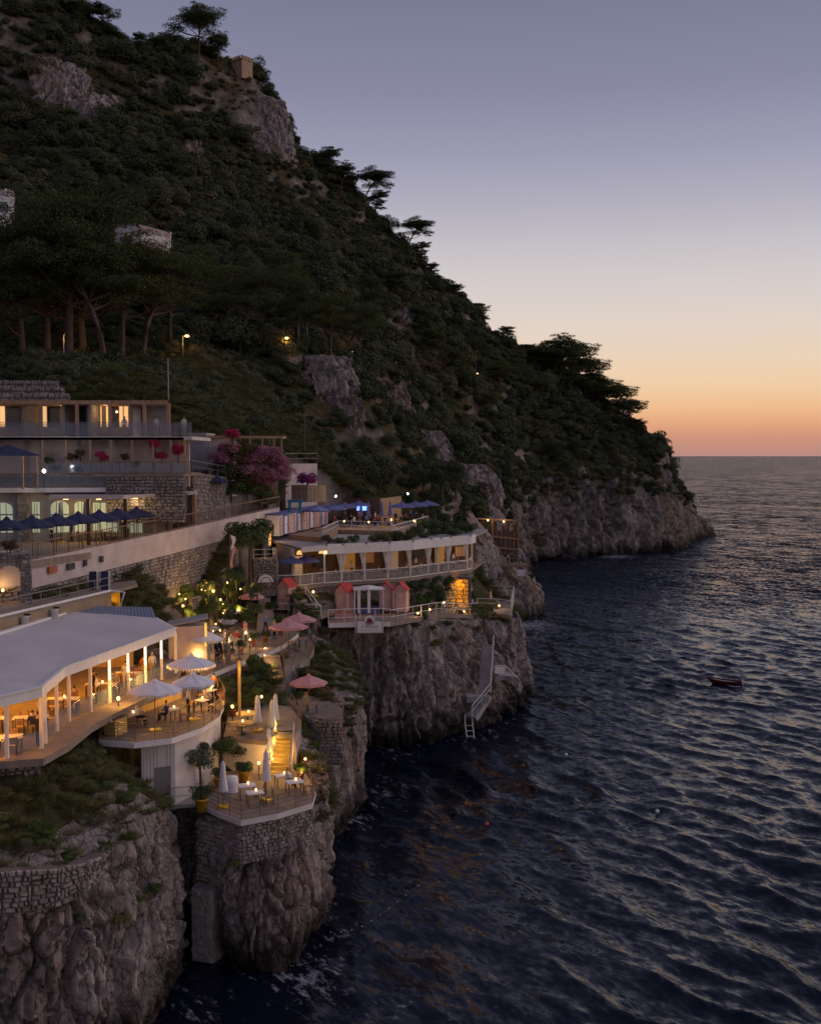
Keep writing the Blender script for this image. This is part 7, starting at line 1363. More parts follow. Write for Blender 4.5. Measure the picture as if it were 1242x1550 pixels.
for i, px in enumerate((222, 245, 268)): t = on(px, 800 - i * 6, ZPT + .3); e = empty('sun_lounger', (t.x, t.y + 1.6, 23.0 + .3 * i), 1.2, 'pale sun lounger %s from the canopy on the pool terrace' % ordn[i], 'lounger', 'sun loungers'); MB().box((0, -.3, .3), (.65, 1.3, .12)).build('mattress', CANVW, e); MB().box((0, .6, .5), (.65, .75, .1), 0, .6).build('backrest', CANVW, e); MB().box((0, 0, .12), (.6, 1.8, .24)).build('frame', WOODL, e)
# balcony level above the bar
Z2 = 27.4
MB().prism([(-50, YG - 1.2), (gface(30).x, gface(30).y - 1.0), (gface(188).x, gface(188).y - 1.0), (gface(188).x, 96), (-50, 96)], 27.02, Z2).build('balcony_slab', PLASTERW, ho)
bl = [Vector((-50, YG - 1.1, Z2)), Vector((gface(30).x, gface(30).y - .9, Z2)), Vector((gface(187).x, gface(187).y - .9, Z2))]; fence('balcony_railing', 'bronze railing with glass panes along the balcony over the hotel bar', bl, step=1.5, h=1.1, rails=(0.08, 1.0), m=BRONZE, w_=0.06, glass=True)
p = at(67, 719, YG - .2); globe((p.x, p.y, Z2), 'bright white lamp on the hotel balcony', 60, 0.15, 1.25, (.9, .95, 1), E_COOL, None)
cp2 = empty('navy_pavilion', (at(10, 700, 87).x, 87.5, Z2), 0, 'navy canopied pavilion at the left end of the balcony', 'pavilion'); MB().lathe([(2.6, 2.6), (0.001, 3.5)], n=4).build('canopy', CANVN, cp2)
for sx_ in (-1, 1): MB().box((sx_ * 1.7, -1.7, 1.3), (.12, .12, 2.6)).build('post', WOODL, cp2); MB().box((sx_ * 1.7, 1.7, 1.3), (.12, .12, 2.6)).build('post', WOODL, cp2)
# pergola storey
YP = 91.5; gp2 = lambda px, py, Y=YP: at(px, py, Y)
wall(ho, [(-50, YP + 1.5), (gp2(281, 690).x, YP + 1.5)], Z2, 31.4, 0.3, PLASTER, 'pergola_wall')
MB().prism([(-50, YP - 1.2), (gp2(62, 690).x, YP - 1.2), (gp2(281, 690).x, YP - 1.2), (gp2(281, 690).x, YP + 6), (-50, YP + 6)], 28.3, 28.5).build('pergola_floor', PAVE, ho); wall(ho, [(gp2(165, 690).x, YP - 1.15), (gp2(283, 690).x, YP - 1.15)], 24.5, 28.28, .4, MORTAR, 'rubble_wall'); stone_face(ho, (gp2(165, 690).x, YP - 1.17), (gp2(283, 690).x, YP - 1.17), 24.5, 28.25, .34, STONE, seed=33)
for px in (65, 101, 137, 169, 201, 232, 259, 280): q = gp2(px, 690, YP - .9); MB().box((q.x, q.y, 30.0), (0.16, 0.16, 3.0)).build('pergola_post', WOODL, ho)
MB().beam(gp2(-40, 690, YP - .9) * 1 + Vector((0, 0, 31.42 - gp2(-40, 690, YP - .9).z)), Vector((gp2(282, 690).x, YP - .9, 31.42)), 0.2, 0.2).build('pergola_beam', WOODD, ho)
fence('planter_railing', 'bronze rail with glass in front of the bougainvillea pergola', [Vector((gp2(62, 1, YP - 1.1).x, YP - 1.1, 28.5)), Vector((gp2(281, 1, YP - 1.1).x, YP - 1.1, 28.5))], h=1.0, step=1.5, rails=(0.1, 1.0), m=BRONZE, w_=0.05, glass=True)
for px, py, s, m_, lab in [(75, 700, .55, M_DARKG, 'thin climber by the first pergola post'), (110, 692, .6, M_RUST, 'russet climber between the pergola posts'), (122, 686, .55, M_RUST, 'second russet climber between the pergola posts'), (152, 688, .55, M_RED, 'crimson bougainvillea near the middle of the pergola'), (158, 694, .5, M_RED, 'crimson bougainvillea tip beside the middle one'), (190, 695, .5, M_RUST, 'sparse climber right of the crimson bougainvillea'), (235, 676, .7, M_RED, 'crimson bougainvillea high on the pergola'), (245, 690, .6, M_RED, 'crimson bougainvillea low between the last posts'), (270, 684, .75, M_RED, 'large crimson bougainvillea at the end of the pergola'), (85, 712, .5, M_DARKG, 'dark planter bush at the left of the planter rail'), (120, 712, .5, M_RUST, 'russet planter bush in the middle of the planter rail'), (205, 706, .5, M_GREEN, 'green planter bush right on the planter rail')]:
    q = gp2(px, py, YP - .6); shrub('climbing_plant', lab, (q.x, q.y, q.z - s * .6), s, m_, 'climbers on the hotel pergola', int(px), 'climber', 1.3)
# top floor with rooms
Z3 = 31.6; YT = 92.5
MB().prism([(-50, YT - 2), (gp2(284, 1, YT - 2).x, YT - 2), (gp2(284, 1, YT - 2).x, 99), (-50, 99)], Z3 - .28, Z3).build('floor_slab', PLASTERW, ho)
wall(ho, [(-50, 96), (gp2(246, 1, 96).x, 96)], Z3, 34.3, .3, GREYW, 'room_wall'); MB().prism([(-50, YT - .6), (gp2(248, 1, YT - .6).x, YT - .6), (gp2(248, 1, 99).x, 99), (-50, 99)], 34.3, 34.62).build('roof', WOODL, ho)
bs = (Vector((-50, 96, 0)), Vector((0, 96, 0)))
for a, c, m_ in [(2, 9, E_GLOW), (10, 32, GLASSD), (45, 49, E_GLOW), (51, 60, GLASSD), (64, 72, E_GLOW), (74, 92, GLASSD), (112, 130, GLASSD), (147, 155, E_GLOW), (162, 170, E_GLOW), (171, 180, GLASSD), (182, 187, E_GLOW), (189, 195, E_GLOW), (207, 212, E_GLOW), (214, 222, GLASSD)]: panel(a, c, 613, 646, m_, 'room_window', False, ho, bs)
for px in (37, 95, 134, 198): q = gp2(px, 1, 94.5); MB().box((q.x, 94.4, 32.95), (.25, 3.0, 2.7)).build('dividing_wall', GREYW, ho)
for px in (-20, 51, 107, 158, 211, 248): q = gp2(px, 1, YT - .5); MB().box((q.x, YT - .45, 33.0), (.26, .26, 2.8)).build('column', WOODL, ho)
fence('glass_balustrade', 'long frosted glass balustrade along the top floor of the hotel', [Vector((-46, YT - 1.9, Z3)), Vector((gp2(283, 1, YT - 1.9).x, YT - 1.9, Z3))], h=1.15, step=1.25, rails=(1.0,), m=STEEL, w_=0.04, glass=True)
for x_ in (-36, -29.5, -26): point(ho, (x_, 94.2, 33.9), 26, (1, .6, .3), .1)
for px in (182, 230, 273): q = gp2(px, 1, 93); person((q.x, 92.6, Z3), 3, 'stand', 'white', 'beige', 'person in white on the top balcony, at pixel-wide gap %d' % px if False else 'person in white on the top hotel balcony, %s from the left' % {182: 'first', 230: 'second', 273: 'third'}[px], 'people on the top balcony', 1)
# right wing: annexe, oleander, pergola posts, fences
an = empty('hotel_annexe', (0, 0, 0), 0, 'low grey annexe with a pink-lit wall right of the hotel', 'building'); gA = lambda px, py, Y=106: at(px, py, Y)
q0, q1 = gA(284, 655), gA(312, 655); MB().prism([(q0.x, 106), (q1.x, 106), (q1.x, 111), (q0.x, 111)], 28.6, q0.z).build('wall', GREYW, an); q2, q3 = gA(312, 660), gA(345, 662); MB().prism([(q2.x + .01, 107), (q3.x, 107), (q3.x, 111), (q2.x + .01, 111)], 26, q2.z - .2).build('wing_wall', PLASTER, an); MB().prism([(q2.x - .2, 106.4), (gA(420, 1).x, 108.5), (gA(420, 1).x, 111), (q2.x - .2, 111.2)], q2.z - .19, q2.z + .05).build('roof', WOODL, an); MB().box(((q2.x + q3.x) / 2, 106.95, 29.7), (.5, .1, 2.0)).build('door', GREYW, an)
for px in (343, 373, 392, 410, 422): q = gA(px, 1, 107.2); MB().box((q.x, 107.3, 30.0), (.16, .16, 3.6)).build('post', WOODL, an)
aw = empty('annexe_wall', (0, 0, 0), 0, 'tall grey stone wall below the annexe terrace', 'wall'); wall(aw, [(gA(283, 1, 97).x, 97), (gA(335, 1, 103).x, 103), (gA(340, 1, 104).x, 104.5)], 22.5, [28.6, 28.0, 27.6], .5, STONEG, 'core'); stone_face(aw, (gA(283, 1, 97).x, 96.98), (gA(335, 1, 103).x, 102.98), 22.8, (28.6, 28.0), .45, STONEG, seed=44); railing(aw, [Vector((gA(283, 1, 97).x, 97.2, 28.6)), Vector((gA(335, 1, 103).x, 103.2, 28.0))], 1.0, 1.5, (.5, 1), STEEL, .05)
ol = empty('oleander', at(382, 735, 104.5), 0, 'huge oleander bush covered in pink blossom below the annexe', 'bush')
for i, (px, py, s, m_) in enumerate([(345, 715, 1.7, M_DARKG), (352, 690, 1.6, M_RUST), (370, 705, 1.7, M_PINK), (390, 690, 1.7, M_PINK), (412, 695, 1.7, M_PINK), (405, 712, 1.6, M_PINK), (380, 725, 1.6, M_RUST), (422, 706, 1.2, M_PINK), (360, 730, 1.4, M_DARKG), (372, 682, 1.2, M_RUST), (338, 698, 1.4, M_PINK), (350, 676, 1.2, M_PINK), (398, 724, 1.4, M_PINK), (428, 720, 1.2, M_PINK)]):
    s *= 1.12; q = at(px, py, 104.5) - ol.location; me = FINE[i % 3]; kx = me.name + m_.name
    if kx not in src: q_ = me.copy(); q_.materials.clear(); q_.materials.append(m_); src[kx] = q_
    o = link('blossom' if m_ is M_PINK else 'foliage', src[kx], None, ol); o.location = q - Vector((0, 0, s * .6)); o.scale = (s, s, s); o.rotation_euler = (0, 0, i)
shrub('bougainvillea', 'dark red bougainvillea over the annexe pergola', at(352, 668, 107), 1.0, M_RED, None, 1, 'climber'); shrub('bougainvillea', 'dark red bougainvillea on the left post of the annexe', at(338, 685, 106.5), .8, M_RED, None, 0, 'climber'); shrub('shrub', 'dark purple flowering bush behind the timber fences', at(465, 735, 124), 1.6, M_PURP, None, 2); shrub('shrub', 'green hedge bush below the pink oleander', at(350, 752, 104), 1.4, M_DARKG, None, 0, sz=.7); shrub('shrub', 'second green hedge bush below the pink oleander', at(375, 750, 106), 1.3, M_DARKG, None, 1, sz=.7); shrub('shrub', 'dark hedge bush left of the small navy parasol', at(400, 752, 110), 1.1, M_DARKG, None, 2, sz=.6)
for px0, px1, py1, h, m_, Y, lab in [(388, 421, 752, 1.7, WOODL, 119, 'pale timber fence behind the small navy parasol'), (441, 465, 760, 1.9, WOODD, 121, 'dark timber fence left of the pale one'), (465, 493, 760, 1.85, WOODL, 121.2, 'pale timber fence right of the dark one')]:
    a, c = at(px0, py1, Y), at(px1, py1, Y); f_ = empty('timber_fence', a, 0, lab, 'fence', 'timber fences'); L_ = c.x - a.x; n = int(L_ / .2)
    for i in range(n): MB().box(((i + .5) * L_ / n, .03 * (i % 2), h / 2), (L_ / n - .02, .05, h)).build('plank', m_, f_)
    MB().box((L_ / 2, .1, h * .8), (L_, .06, .1)).build('rail', WOODD, f_)
parasol(1.2, 2.0, CANVN, 'small navy parasol before the pale timber fence', at(398, 762, 112), None, rise=.5); parasol(1.2, 2.0, CANVN, 'navy parasol below the annexe wall', at(328, 762, 101), None, rise=.5)
e = empty('blue_water_slide', at(447, 780, 116), 0, 'turquoise painted frame beside the road end', 'frame'); MB().box((-.6, 0, .7), (.3, .3, 1.7)).build('post', mat('turquoise', (.05, .22, .36), .6), e); MB().box((.5, 0, .9), (.3, .3, 1.3)).build('post', mat('turquoise', (0, 0, 0)), e); MB().box((0, 0, 1.5), (1.6, .35, .3)).build('beam', mat('turquoise', (0, 0, 0)), e)
rd = empty('upper_road_wall', (0, 0, 0), 0, 'pale wall with railing above the purple bush', 'wall'); a, c = at(432, 702, 126), at(480, 700, 130); wall(rd, [xy(a), xy(c)], 24, a.z, .4, PLASTER, 'wall'); railing(rd, [a, Vector((c.x, c.y, a.z))], 1.2, 1.5, (.5, 1), STEEL, .06)
# ================================================================ things on the mountainside
tw_ = hit(366, 118, 240); tower = empty('watchtower', (tw_.x, tw_.y + 1, tw_.z - 1.0), 0.9, 'small square crenellated stone watchtower on the summit', 'tower'); TS = mat('tower_stone', (0.42, 0.3, 0.2), .9, .2, 1.2, .4, 8); hb = at(366, 92, tw_.y).z - tw_.z + 1.0
MB().box((0, 0, hb / 2), (3.9, 3.9, hb)).build('wall', TS, tower); MB().box((0, 0, hb + .1), (4.2, 4.2, .25)).build('cornice', TS, tower)
for i in range(5):
    for s_ in (-1, 1): MB().box((-1.8 + i * .9, s_ * 1.9, hb + .6), (.5, .4, .8)).build('merlon', TS, tower); (MB().box((s_ * 1.9, -1.8 + i * .9, hb + .6), (.4, .5, .8)).build('merlon', TS, tower) if 0 < i < 4 else None)
h1_ = hit(222, 396, 150); ah = empty('arched_house', tuple(at(216, 384, h1_.y - 28)), -0.5, 'pale house with a barrel-arched roof and white pergola on the hillside', 'house'); kx = h1_.y / F
MB().box((0, 0, 1.4), (5.4, 6.5, 2.8)).build('wall', PLASTERW, ah); V = []; Fc = []
for k in range(9): t = math.pi * k / 8; V += [(2.8 * math.cos(t), -3.4, 2.75 + 1.5 * math.sin(t)), (2.8 * math.cos(t), 3.4, 2.75 + 1.5 * math.sin(t))]
for k in range(8): Fc.append((2 * k, 2 * k + 2, 2 * k + 3, 2 * k + 1))
Fc += [tuple(range(0, 18, 2))[::-1], tuple(range(1, 18, 2))]; MB().add(V, Fc).build('roof', mat('weathered_tile', (.3, .22, .17), .85, .2, 3), ah); MB().add([(x * .9, -3.46, 2.7 + (z - 2.75) * .85) for x, y, z in V[::2]], [tuple(range(9))[::-1]]).build('gable', PLASTERW, ah); wn = MB().box((0, -3.3, 1.5), (1.2, .2, 1.4)).build('window', GLASSD, ah)
for i in range(4): MB().box((3.4 + i * 1.5, -2.6, 1.0), (.14, .14, 2.4)).build('pergola_post', WHITE, ah)
MB().beam((2.8, -2.6, 2.2), (8.2, -2.6, 1.9), .14, .14).build('pergola_beam', WHITE, ah)
h2_ = hit(0, 335, 150); wh = empty('white_house', tuple(at(-16, 345, h2_.y - 34)), .3, 'white house corner cut by the left edge of the picture', 'house'); MB().box((0, 0, 2.2), (7, 6, 5.2)).build('wall', WHITE, wh); MB().box((0, 0, 4.9), (7.3, 6.3, .25)).build('roof', PLASTERW, wh); MB().box((2.2, -3.02, 2.6), (1.1, .12, 1.5)).build('window', GLASSD, wh); MB().box((2.6, 1, 5.5), (.8, .8, 1.2)).build('chimney', WHITE, wh)
def street(px, py, hpx, lab, wallp=True, pw=260, Yo=4.0):
    g_ = hit(px, py + hpx, 112); Y = g_.y - Yo; b_ = at(px, py + hpx, Y); H = hpx * Y / F; e = empty('street_lamp', (b_.x, Y, b_.z), 0, lab, 'street lamp', 'street lamps on the mountain path'); MB().tube([(0, 0, -2), (0, 0, H), (.25, -.1, H + .2), (.6, -.2, H + .15)], .07, 7).build('pole', STEEL, e); MB().lathe([(.22, .1), (.3, -.1), (.001, -.18)], (.6, -.2, H + .1), 10).build('lamp_head', E_WARM, e); point(e, (.6, -.4, H - .45), pw, SODIUM, .15)
    return e
street(97, 508, 36, 'lit street lamp among the pine trunks above the hotel', pw=90); street(277, 510, 26, 'lit street lamp below the arched house', pw=110); street(428, 513, 20, 'lit street lamp at the wall of the mountain path', pw=130); street(527, 534, 14, 'faint street lamp under the flat pines of the spur', pw=120); street(718, 566, 8, 'tiny warm lamp in the headland wood', pw=160)
for px, py, wd, m_, lab in [(446, 544, 24, STONE, 'pale sloping wall of the mountain path')]:
    g_ = hit(px, py, 112); k = g_.y / F; e = empty('path_wall', (g_.x, g_.y - 1, g_.z - 1.3), .2, lab, 'wall', None); MB().box((0, 0, .6), (wd * k, .5, 2.4)).build('wall', m_, e); MB().box((0, 0, 1.86), (wd * k + .1, .6, .14)).build('coping', STONEG, e)
hs = hit(941, 640, 280); e = empty('white_cottage', (hs.x, hs.y - 2, hs.z), .4, 'tiny white cottage near the end of the headland', 'house'); MB().box((0, 0, 1.5), (3, 3.4, 3)).build('wall', WHITE, e); MB().box((0, 0, 3.1), (3.3, 3.7, .3)).build('roof', REDR2, e); MB().box((.8, .5, 3.8), (.7, .7, 1.8)).build('chimney', WHITE, e)
for px, py, h, lab in [(255, 618, 75, 'tall thin pole on the slope above the hotel roof'), (461, 690, 65, 'dark utility pole on the slope right of the annexe'), (452, 530, 45, 'thin pale pole on the mountain path, left of two'), (465, 532, 45, 'thin pale pole on the mountain path, right of two'), (475, 757, 28, 'lamp pole with a round head behind the timber fences')]:
    g_ = hit(px, py, 108); Y = min(g_.y, 200) - 1; b_ = at(px, py, Y); H = h * Y / F; e = empty('utility_pole', (b_.x, Y, b_.z), 0, lab, 'pole', 'poles on the slope'); MB().tube([(0, 0, -2), (0, 0, H)], .09, 7).build('shaft', WOODD if 'dark' in lab else STEEL, e); MB().box((0, 0, H * .93), (.5, .1, .1)).build('crossarm', STEEL, e)
for r_ in range(3):     # dry stone terraces above the hotel roof
    e = empty('terrace_wall', (0, 0, 0), 0, ['lowest', 'middle', 'highest'][r_] + ' of three rubble terrace walls above the hotel roof', 'wall', 'rubble terrace walls'); Y = 101 + r_ * 3; z_ = at(0, 603 - r_ * 10, Y).z; a, c = at(-60, 600, Y), at(105 - r_ * 8, 600, Y + 1); wall(e, [xy(a), xy(c)], z_ - 2.2, z_ + .5, .4, MORTAR, 'core'); stone_face(e, (a.x, a.y - .02), (c.x, c.y - .02), z_ - .4, z_ + .5, .45, STONE, seed=70 + r_)
# ================================================================ at sea
bp_ = on(1096, 1036, SEA); bo = empty('rowing_boat', (bp_.x, bp_.y, SEA - 0.1), -0.22, 'small dark red open boat drifting on the sea', 'boat'); st_ = []
HL = 2.2
for i in range(13):
    t = i / 12; x = -HL + 2 * HL * t; wd = 0.82 * (math.sin(math.pi * min(1, (t * .86 + .14))) ** .55 if t < 1 else 0) if t > 0 else 0.03; wd = max(wd, .03 if t == 0 else .5); sh = .55 + .5 * (1 - t) ** 2.2 + .12 * t * t
    st_.append((x - .3 * (t == 0), wd, sh))
V = []; Fc = []
for x, wd, sh in st_:
    for s_, z in ((-1, sh), (-.82, .25), (0, 0), (.82, .25), (1, sh)): u_ = (HL - x) / (2 * HL); V.append((x + .75 * u_ ** 3 * (1 - z / sh), s_ * wd * (1 - .35 * u_ ** 2 * (1 - z / sh)), z + .12 * u_ ** 3 * (1 - z / sh)))
for i in range(12):
    for j in range(4): Fc.append((i * 5 + j, i * 5 + j + 1, (i + 1) * 5 + j + 1, (i + 1) * 5 + j))
Fc.append(tuple(range(60, 65))); bo.scale = (.88, .8, .85); HULL = mat('hull_red', (0.07, 0.008, 0.012), .45, .2, 2, coord='obj'); h_ = MB().add(V, Fc).build('hull', HULL, bo, True)
sm_ = h_.modifiers.new('thick', 'SOLIDIFY'); sm_.thickness = .05
MB().add([(x, s_ * wd * .93, sh - .12) for x, wd, sh in st_ for s_ in (-1, 1)], [(2 * i, 2 * i + 2, 2 * i + 3, 2 * i + 1) for i in range(12)]).build('deck_cover', mat('boat_cover', (.38, .38, .44), .8, .08, 2), bo)
g_ = MB()
for s_ in (-1, 1):
    for a, c in zip(st_, st_[1:]): g_.beam((a[0], s_ * a[1], a[2] + .02), (c[0], s_ * c[1], c[2] + .02), .09, .07)
g_.build('gunwale', HULL, bo); MB().box((2.28, 0, .55), (.22, .3, .6)).build('outboard_motor', CANVW, bo)
for x_ in (-.7, .6): MB().box((x_, 0, .56), (.28, 1.3, .05)).build('thwart', WOODL, bo)
for px, py, r_, m_, lab in [(736, 1248, .2, mat('buoy_red', (.55, .06, .04), .5), 'small red mooring buoy in the dark water'), (1013, 985, .2, BLACK, 'tiny dark buoy beyond the boat'), (856, 1142, .16, CANVW, 'small pale buoy on the left of the open water'), (994, 1228, .16, CANVW, 'small pale buoy in the middle of the open water')]:
    p = on(px, py, SEA + .05); e = empty('buoy', p, 0, lab, 'buoy', 'mooring buoys'); MB().lathe([(.001, -r_), (r_ * .8, -r_ * .6), (r_, 0), (r_ * .8, r_ * .6), (.001, r_)], n=14).build('float', m_, e, True); MB().tube([(0, 0, r_ * .9), (0, 0, r_ * 1.3)], .04, 6).build('ring', STEEL, e)
fl_ = empty('float_line', (0, 0, 0), 0, 'rope with small white floats marking off the swimming area', 'float line'); pts = [on(a, b, SEA + .12) for a, b in [(498, 1411), (522, 1410), (548, 1402), (570, 1388), (592, 1372), (612, 1356), (640, 1336)]]; pts = [Vector(p) for p in catmull([tuple(p) for p in pts], 40)]
MB().tube(pts, .008, 5).build('rope', BLACK, fl_)
for i in range(1, 40, 4): MB().lathe([(.001, -.05), (.05, 0), (.001, .05)], tuple(pts[i]), 8).build('float', PLASTER, fl_)
# ================================================================ wild plants on banks, ledges and walls
gr2 = np.random.RandomState(12)
def grass_mesh(seed, n=260):
    r_ = np.random.RandomState(seed); a = r_.uniform(0, 6.28, n); rr = np.sqrt(r_.uniform(0, 1, n)); P = np.stack([rr * np.cos(a), rr * np.sin(a), np.zeros(n)], -1); h = r_.uniform(.25, .8, n) * (1.1 - .5 * rr); ln = np.stack([P[:, 0] * .5 + r_.normal(0, .18, n), P[:, 1] * .5 + r_.normal(0, .18, n), h], -1); s = np.stack([np.cos(a + 1.3), np.sin(a + 1.3), 0 * a], -1) * .035
    V = np.stack([P - s, P + s, P + ln * .6 + s * .7 + np.array([0, 0, .04]), P + ln], 1).reshape(-1, 3)
    return mesh_np('grass_tuft', V, np.arange(n * 4).reshape(n, 4), False)
c_grass = source_collection('tuft', [grass_mesh(1), grass_mesh(2), grass_mesh(3)], M_GRASS); c_leafy = source_collection('leafy', FINE, M_GREEN)
# bank under the pavilion and all unbuilt ground of the lower coast
n = 9000; X = gr2.uniform(-34, 9, n); Y = gr2.uniform(43, 108, n); k = inland(X - .3, Y + .3); X, Y = X[k], Y[k]; cut = np.zeros(len(X), bool)
for poly, z in CUTS: cut |= in_poly(poly, X, Y)
X, Y = X[~cut], Y[~cut]; Z = ground(X, Y); gn_scatter('bank_grass', np.stack([X, Y, Z + .02], -1), gr2.uniform(.2, .6, len(X)), c_grass, 'rough grass on the banks between cliff and terraces')
m_ = gr2.uniform(0, 1, len(X)) < .1; Xs, Ys, Zs = X[m_], Y[m_], Z[m_]
n = 9000; Xw = gr2.uniform(-40, 14, n); Yw = gr2.uniform(96, 150, n); k = inland(Xw - .5, Yw + .5); Xw, Yw = Xw[k], Yw[k]; cut = np.zeros(len(Xw), bool)
for poly, z in CUTS: cut |= in_poly(poly, Xw, Yw)
lim = np.interp(Xw, [-40, -24, -14, -5, 3, 9, 14], [104, 112, 116, 138, 138, 128, 128]); k = ~cut & (Yw > lim); Xw, Yw = Xw[k], Yw[k]; Zw = ground(Xw, Yw)
gn_scatter('slope_grass', np.stack([Xw, Yw, Zw], -1), gr2.uniform(.6, 1.3, len(Xw)), c_grass, 'dry grass on the slope behind the hotel and the restaurant')
# shrubs that hang on the rocks: the largest are things of their own
def ledge(arr, i, j): return Vector(arr[i, j])
spots = []
for nm, (o_, A), cnt, vr in (('near', cl_near, 34, (6, 60)), ('pillar', cl_pil, 8, (3, 40)), ('butt', cl_but, 12, (3, 26)), ('head', cl_head, 40, (6, 30)), ('sk', cl_sk, 16, (4, 16))):
    for _ in range(cnt):
        i = gr2.randint(4, A.shape[0] - 4); j = int(vr[0] + (vr[1] - vr[0]) * gr2.uniform(0, 1) ** 2); j = min(j, A.shape[1] - 3); spots.append((nm, Vector(A[i, j]), gr2.uniform(.3, .7) * (1.3 if nm in ('head', 'sk') else .85)))
nmlab = {'near': 'small shrub growing in the cracks of the near cliff', 'pillar': 'small plant on the rock pillar under the dining terrace', 'butt': 'small plant on the tall rock right of the stone stairs', 'head': 'shrub hanging over the headland cliff below the cliff walk', 'sk': 'shrub on the rock below the timber deck'}
for i, (nm, p, s) in enumerate(spots): shrub('cliff_shrub', nmlab[nm], p - Vector((0, 0, .2 * s)), s, [M_GREEN, M_MAQ, M_GRASS, M_DRY][i % 4], nmlab[nm].replace('small shrub growing', 'shrubs').replace('small plant', 'plants').replace('shrub ', 'shrubs '), i)
for i in range(12):     # overgrown bank right of the pavilion
    px, py = gr2.uniform(120, 240), gr2.uniform(1125, 1245); Yb = float(np.interp(py, [1120, 1250], [57.5, 52.5])); p = at(px, py, Yb); z = gz(p.x, p.y)
    shrub('bank_shrub', 'grassy shrub on the overgrown bank below the pavilion', (p.x, p.y, max(z, 11.5) - .1), gr2.uniform(.3, .6), [M_GREEN, M_GRASS, M_MAQ][i % 3], 'shrubs on the bank below the pavilion', i, sz=1.1)
for i in range(14):
    px, py = gr2.uniform(0, 120), gr2.uniform(1255, 1300); p = at(px, py, 46.5 + gr2.uniform(0, 1.5)); shrub('ledge_plant', 'low green plant on the ledge above the dry stone wall', (p.x, p.y, gz(p.x, p.y) - .05), gr2.uniform(.3, .55), [M_GREEN, M_GRASS][i % 2], 'plants above the dry stone wall', i, sz=.8)
for i in range(16):
    px, py, z = gr2.uniform(365, 412), gr2.uniform(1000, 1075), 0; z = float(np.interp(py, [1000, 1080], [14.6, 12.6])); p = on(px, py + 10, z); shrub('bank_shrub', 'leafy shrub on the rocky bank left of the stone stairs', p, gr2.uniform(.4, .8), [M_GREEN, M_DARKG, M_MAQ][i % 3], 'shrubs left of the stone stairs', i, sz=1.2)
for px, py, z, s, lab in [(447, 1018, 13.2, .6, 'little bush under the ledge of the pink parasols'), (470, 1005, 13.5, .5, 'small plant at the corner of the upper ledge'), (450, 1060, 12.2, .6, 'green plant left of the single low parasol'), (733, 945, 13.0, 1.6, 'large hanging green cushion plant at the top of the sea stairs'), (450, 940, 15.2, .9, 'hedge bush below the lone pink cabin'), (468, 940, 15.2, .9, 'second hedge bush below the lone pink cabin')]: shrub('cliff_shrub', lab, on(px, py, z) + Vector((0, -.3, 0)), s, M_GREEN if s < 1 else M_GRASS, None, int(px), sz=1.1)
# dark trees behind the rooftop bar
for i, (px, py, s) in enumerate([(505, 752, 2.6), (528, 752, 3.0), (552, 752, 3.2), (575, 750, 2.8), (545, 735, 2.6), (515, 735, 2.4), (640, 748, 2.0), (668, 745, 2.4), (690, 742, 2.0), (655, 770, 1.6), (470, 718, 1.8)]):
    p = at(px, py, 146 if px < 600 else 156); shrub('dark_tree', '%s dark leafy tree behind the rooftop bar, counting from the timber fences' % ordn[i], (p.x, p.y, p.z - .5), s, M_MAQ, 'dark trees behind the rooftop bar', i, 'tree', 1.15, .5, False)

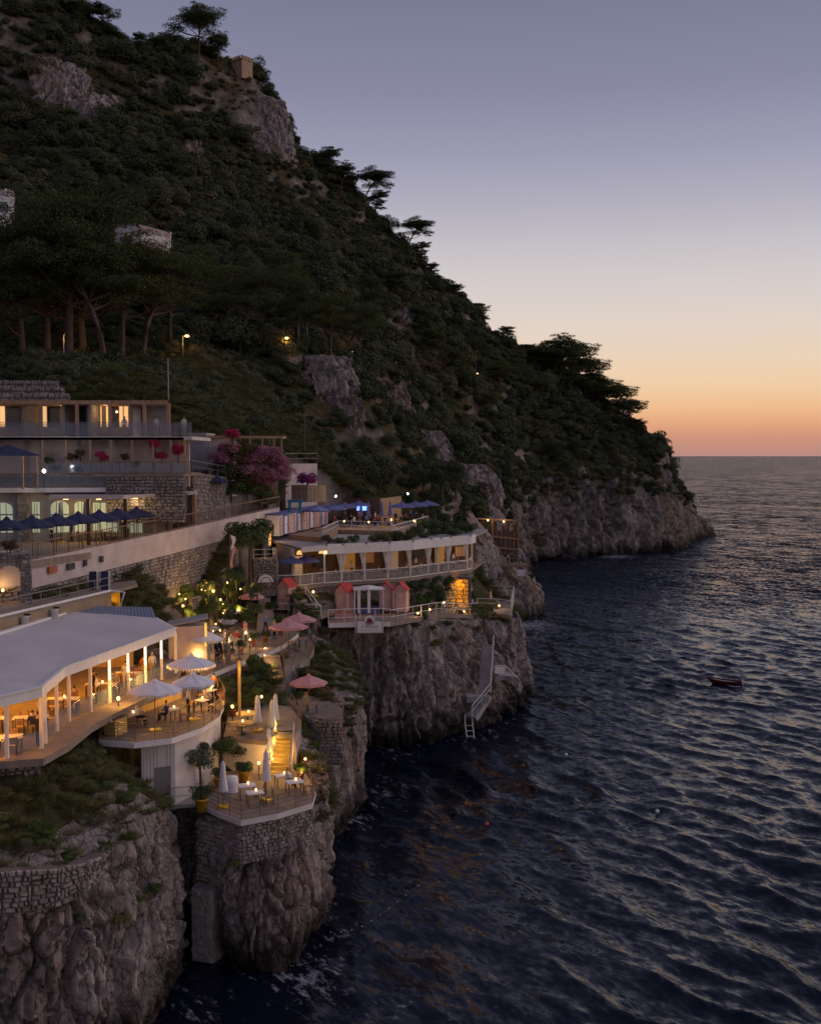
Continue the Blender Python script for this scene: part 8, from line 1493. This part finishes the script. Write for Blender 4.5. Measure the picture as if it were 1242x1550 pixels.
# ---- glowing candles added to the tables for extra warmth of light, more guests, pots
ccn = None
for o in [o for o in COL.objects if o.name.startswith('dining_table') and ('pavilion' in o['label'] or 'terrace' in o['label'] or 'railing' in o['label'])]:
    c_ = empty('table_candle', o.location + Vector((.05, .08, .74)), 0, 'added glow candle on the ' + o['label'], 'candle', 'added glow candles on the tables')
    if ccn is None: a_ = MB().lathe([(.05, 0), (.05, .16), (.001, .17)], n=8).build('glass', E_WARM, c_); b_ = MB().lathe([(.06, 0), (.06, .03)], n=8).build('holder', BLACK, c_); ccn = (a_.data, b_.data)
    else: link('glass', ccn[0], None, c_); link('holder', ccn[1], None, c_)
for a, b, z, pose, t1, rz, lab in [(208, 1098, ZB, 'sit', 'white', 1.5, 'guest in white seated left of the parasol pole'), (252, 1094, ZB, 'sit', 'navy', 4.5, 'guest in navy seated right of the parasol pole'), (285, 1083, ZB, 'stand', 'white', 2, 'waiter in white on the sun terrace'), (312, 1072, ZB, 'sit', 'beige', 1, 'guest in beige by the curved railing'), (324, 1060, ZB, 'stand', 'rust', 3, 'person in rust at the back of the curved terrace'), (300, 1052, ZB, 'walk', 'black', 2, 'waiter in black behind the fringed parasols'), (435, 1195, ZC, 'sit', 'white', 2.0, 'guest in white below the lit stairs'), (402, 960, ZD, 'walk', 'blue', 0.4, 'person in blue walking up from the pink parasols'), (388, 945, ZD, 'stand', 'white', 3.0, 'person in white under the small pink parasol'), (415, 968, ZD, 'stand', 'beige', 1.0, 'person in beige at the railing by the pink parasols'), (318, 985, ZD, 'stand', 'red', 1.2, 'person in red behind the white parasol of the walk'), (296, 992, ZD, 'stand', 'white', 5.0, 'person in white at the left of the crowd'), (362, 998, ZD, 'stand', 'black', 2.2, 'person in black at the railing near the crowd')]:
    person(on(a, b, z), rz, pose, t1, 'black' if t1 != 'black' else 'grey', lab, 'further guests on the terraces', len(lab) % 3)
for i, (a, b, z, m_) in enumerate([(166, 1108, ZB, M_GREEN), (330, 1056, ZB, M_GREEN), (345, 1000, ZD, M_DARKG), (365, 990, ZD, M_GREEN), (385, 978, ZD, M_GREEN), (402, 972, ZD, M_DARKG), (425, 962, ZD, M_GREEN), (278, 1022, ZD, M_GREEN), (455, 1180, ZC, M_GREEN), (352, 1085, ZM, M_DARKG)]):
    w_ = ['left end of the sun terrace', 'back of the curved terrace', 'railing below the crowd', 'railing right of the crowd', 'middle of the garden walk', 'head of the stone stairs', 'ledge of the pink parasols', 'last pavilion column', 'right end of the rock terrace', 'round yellow tables'][i]
    pot(on(a, b, z), .65, 'terracotta pot at the ' + w_, m_, 'leafy plant in the pot at the ' + w_, .55, i, 'terracotta pots', pm=REDR2)
# ---- things that share a label get their place in the row, counted from the left
bpy.context.view_layer.update(); groups = {}
for o in COL.objects:
    if o.parent is None and o.get('label') and o.get('category') and o.get('kind') is None: groups.setdefault(o['label'], []).append(o)
W1_ = ['', 'first', 'second', 'third', 'fourth', 'fifth', 'sixth', 'seventh', 'eighth', 'ninth', 'tenth', 'eleventh', 'twelfth', 'thirteenth', 'fourteenth', 'fifteenth', 'sixteenth', 'seventeenth', 'eighteenth', 'nineteenth']
def nth(k): return W1_[k] if k < 20 else {2: 'twentieth', 3: 'thirtieth', 4: 'fortieth', 5: 'fiftieth'}[k // 10] if k % 10 == 0 else {2: 'twenty-', 3: 'thirty-', 4: 'forty-', 5: 'fifty-'}[k // 10] + W1_[k % 10]
NUM = ['leftmost'] + [nth(k) + ' from left' for k in range(2, 56)]
for lab, os_ in groups.items():
    if 1 < len(os_) <= 54 and len(lab.split()) <= 13:
        for k, o in enumerate(sorted(os_, key=lambda q: q.location.x / q.location.y)): o['label'] = lab + ', ' + NUM[k]
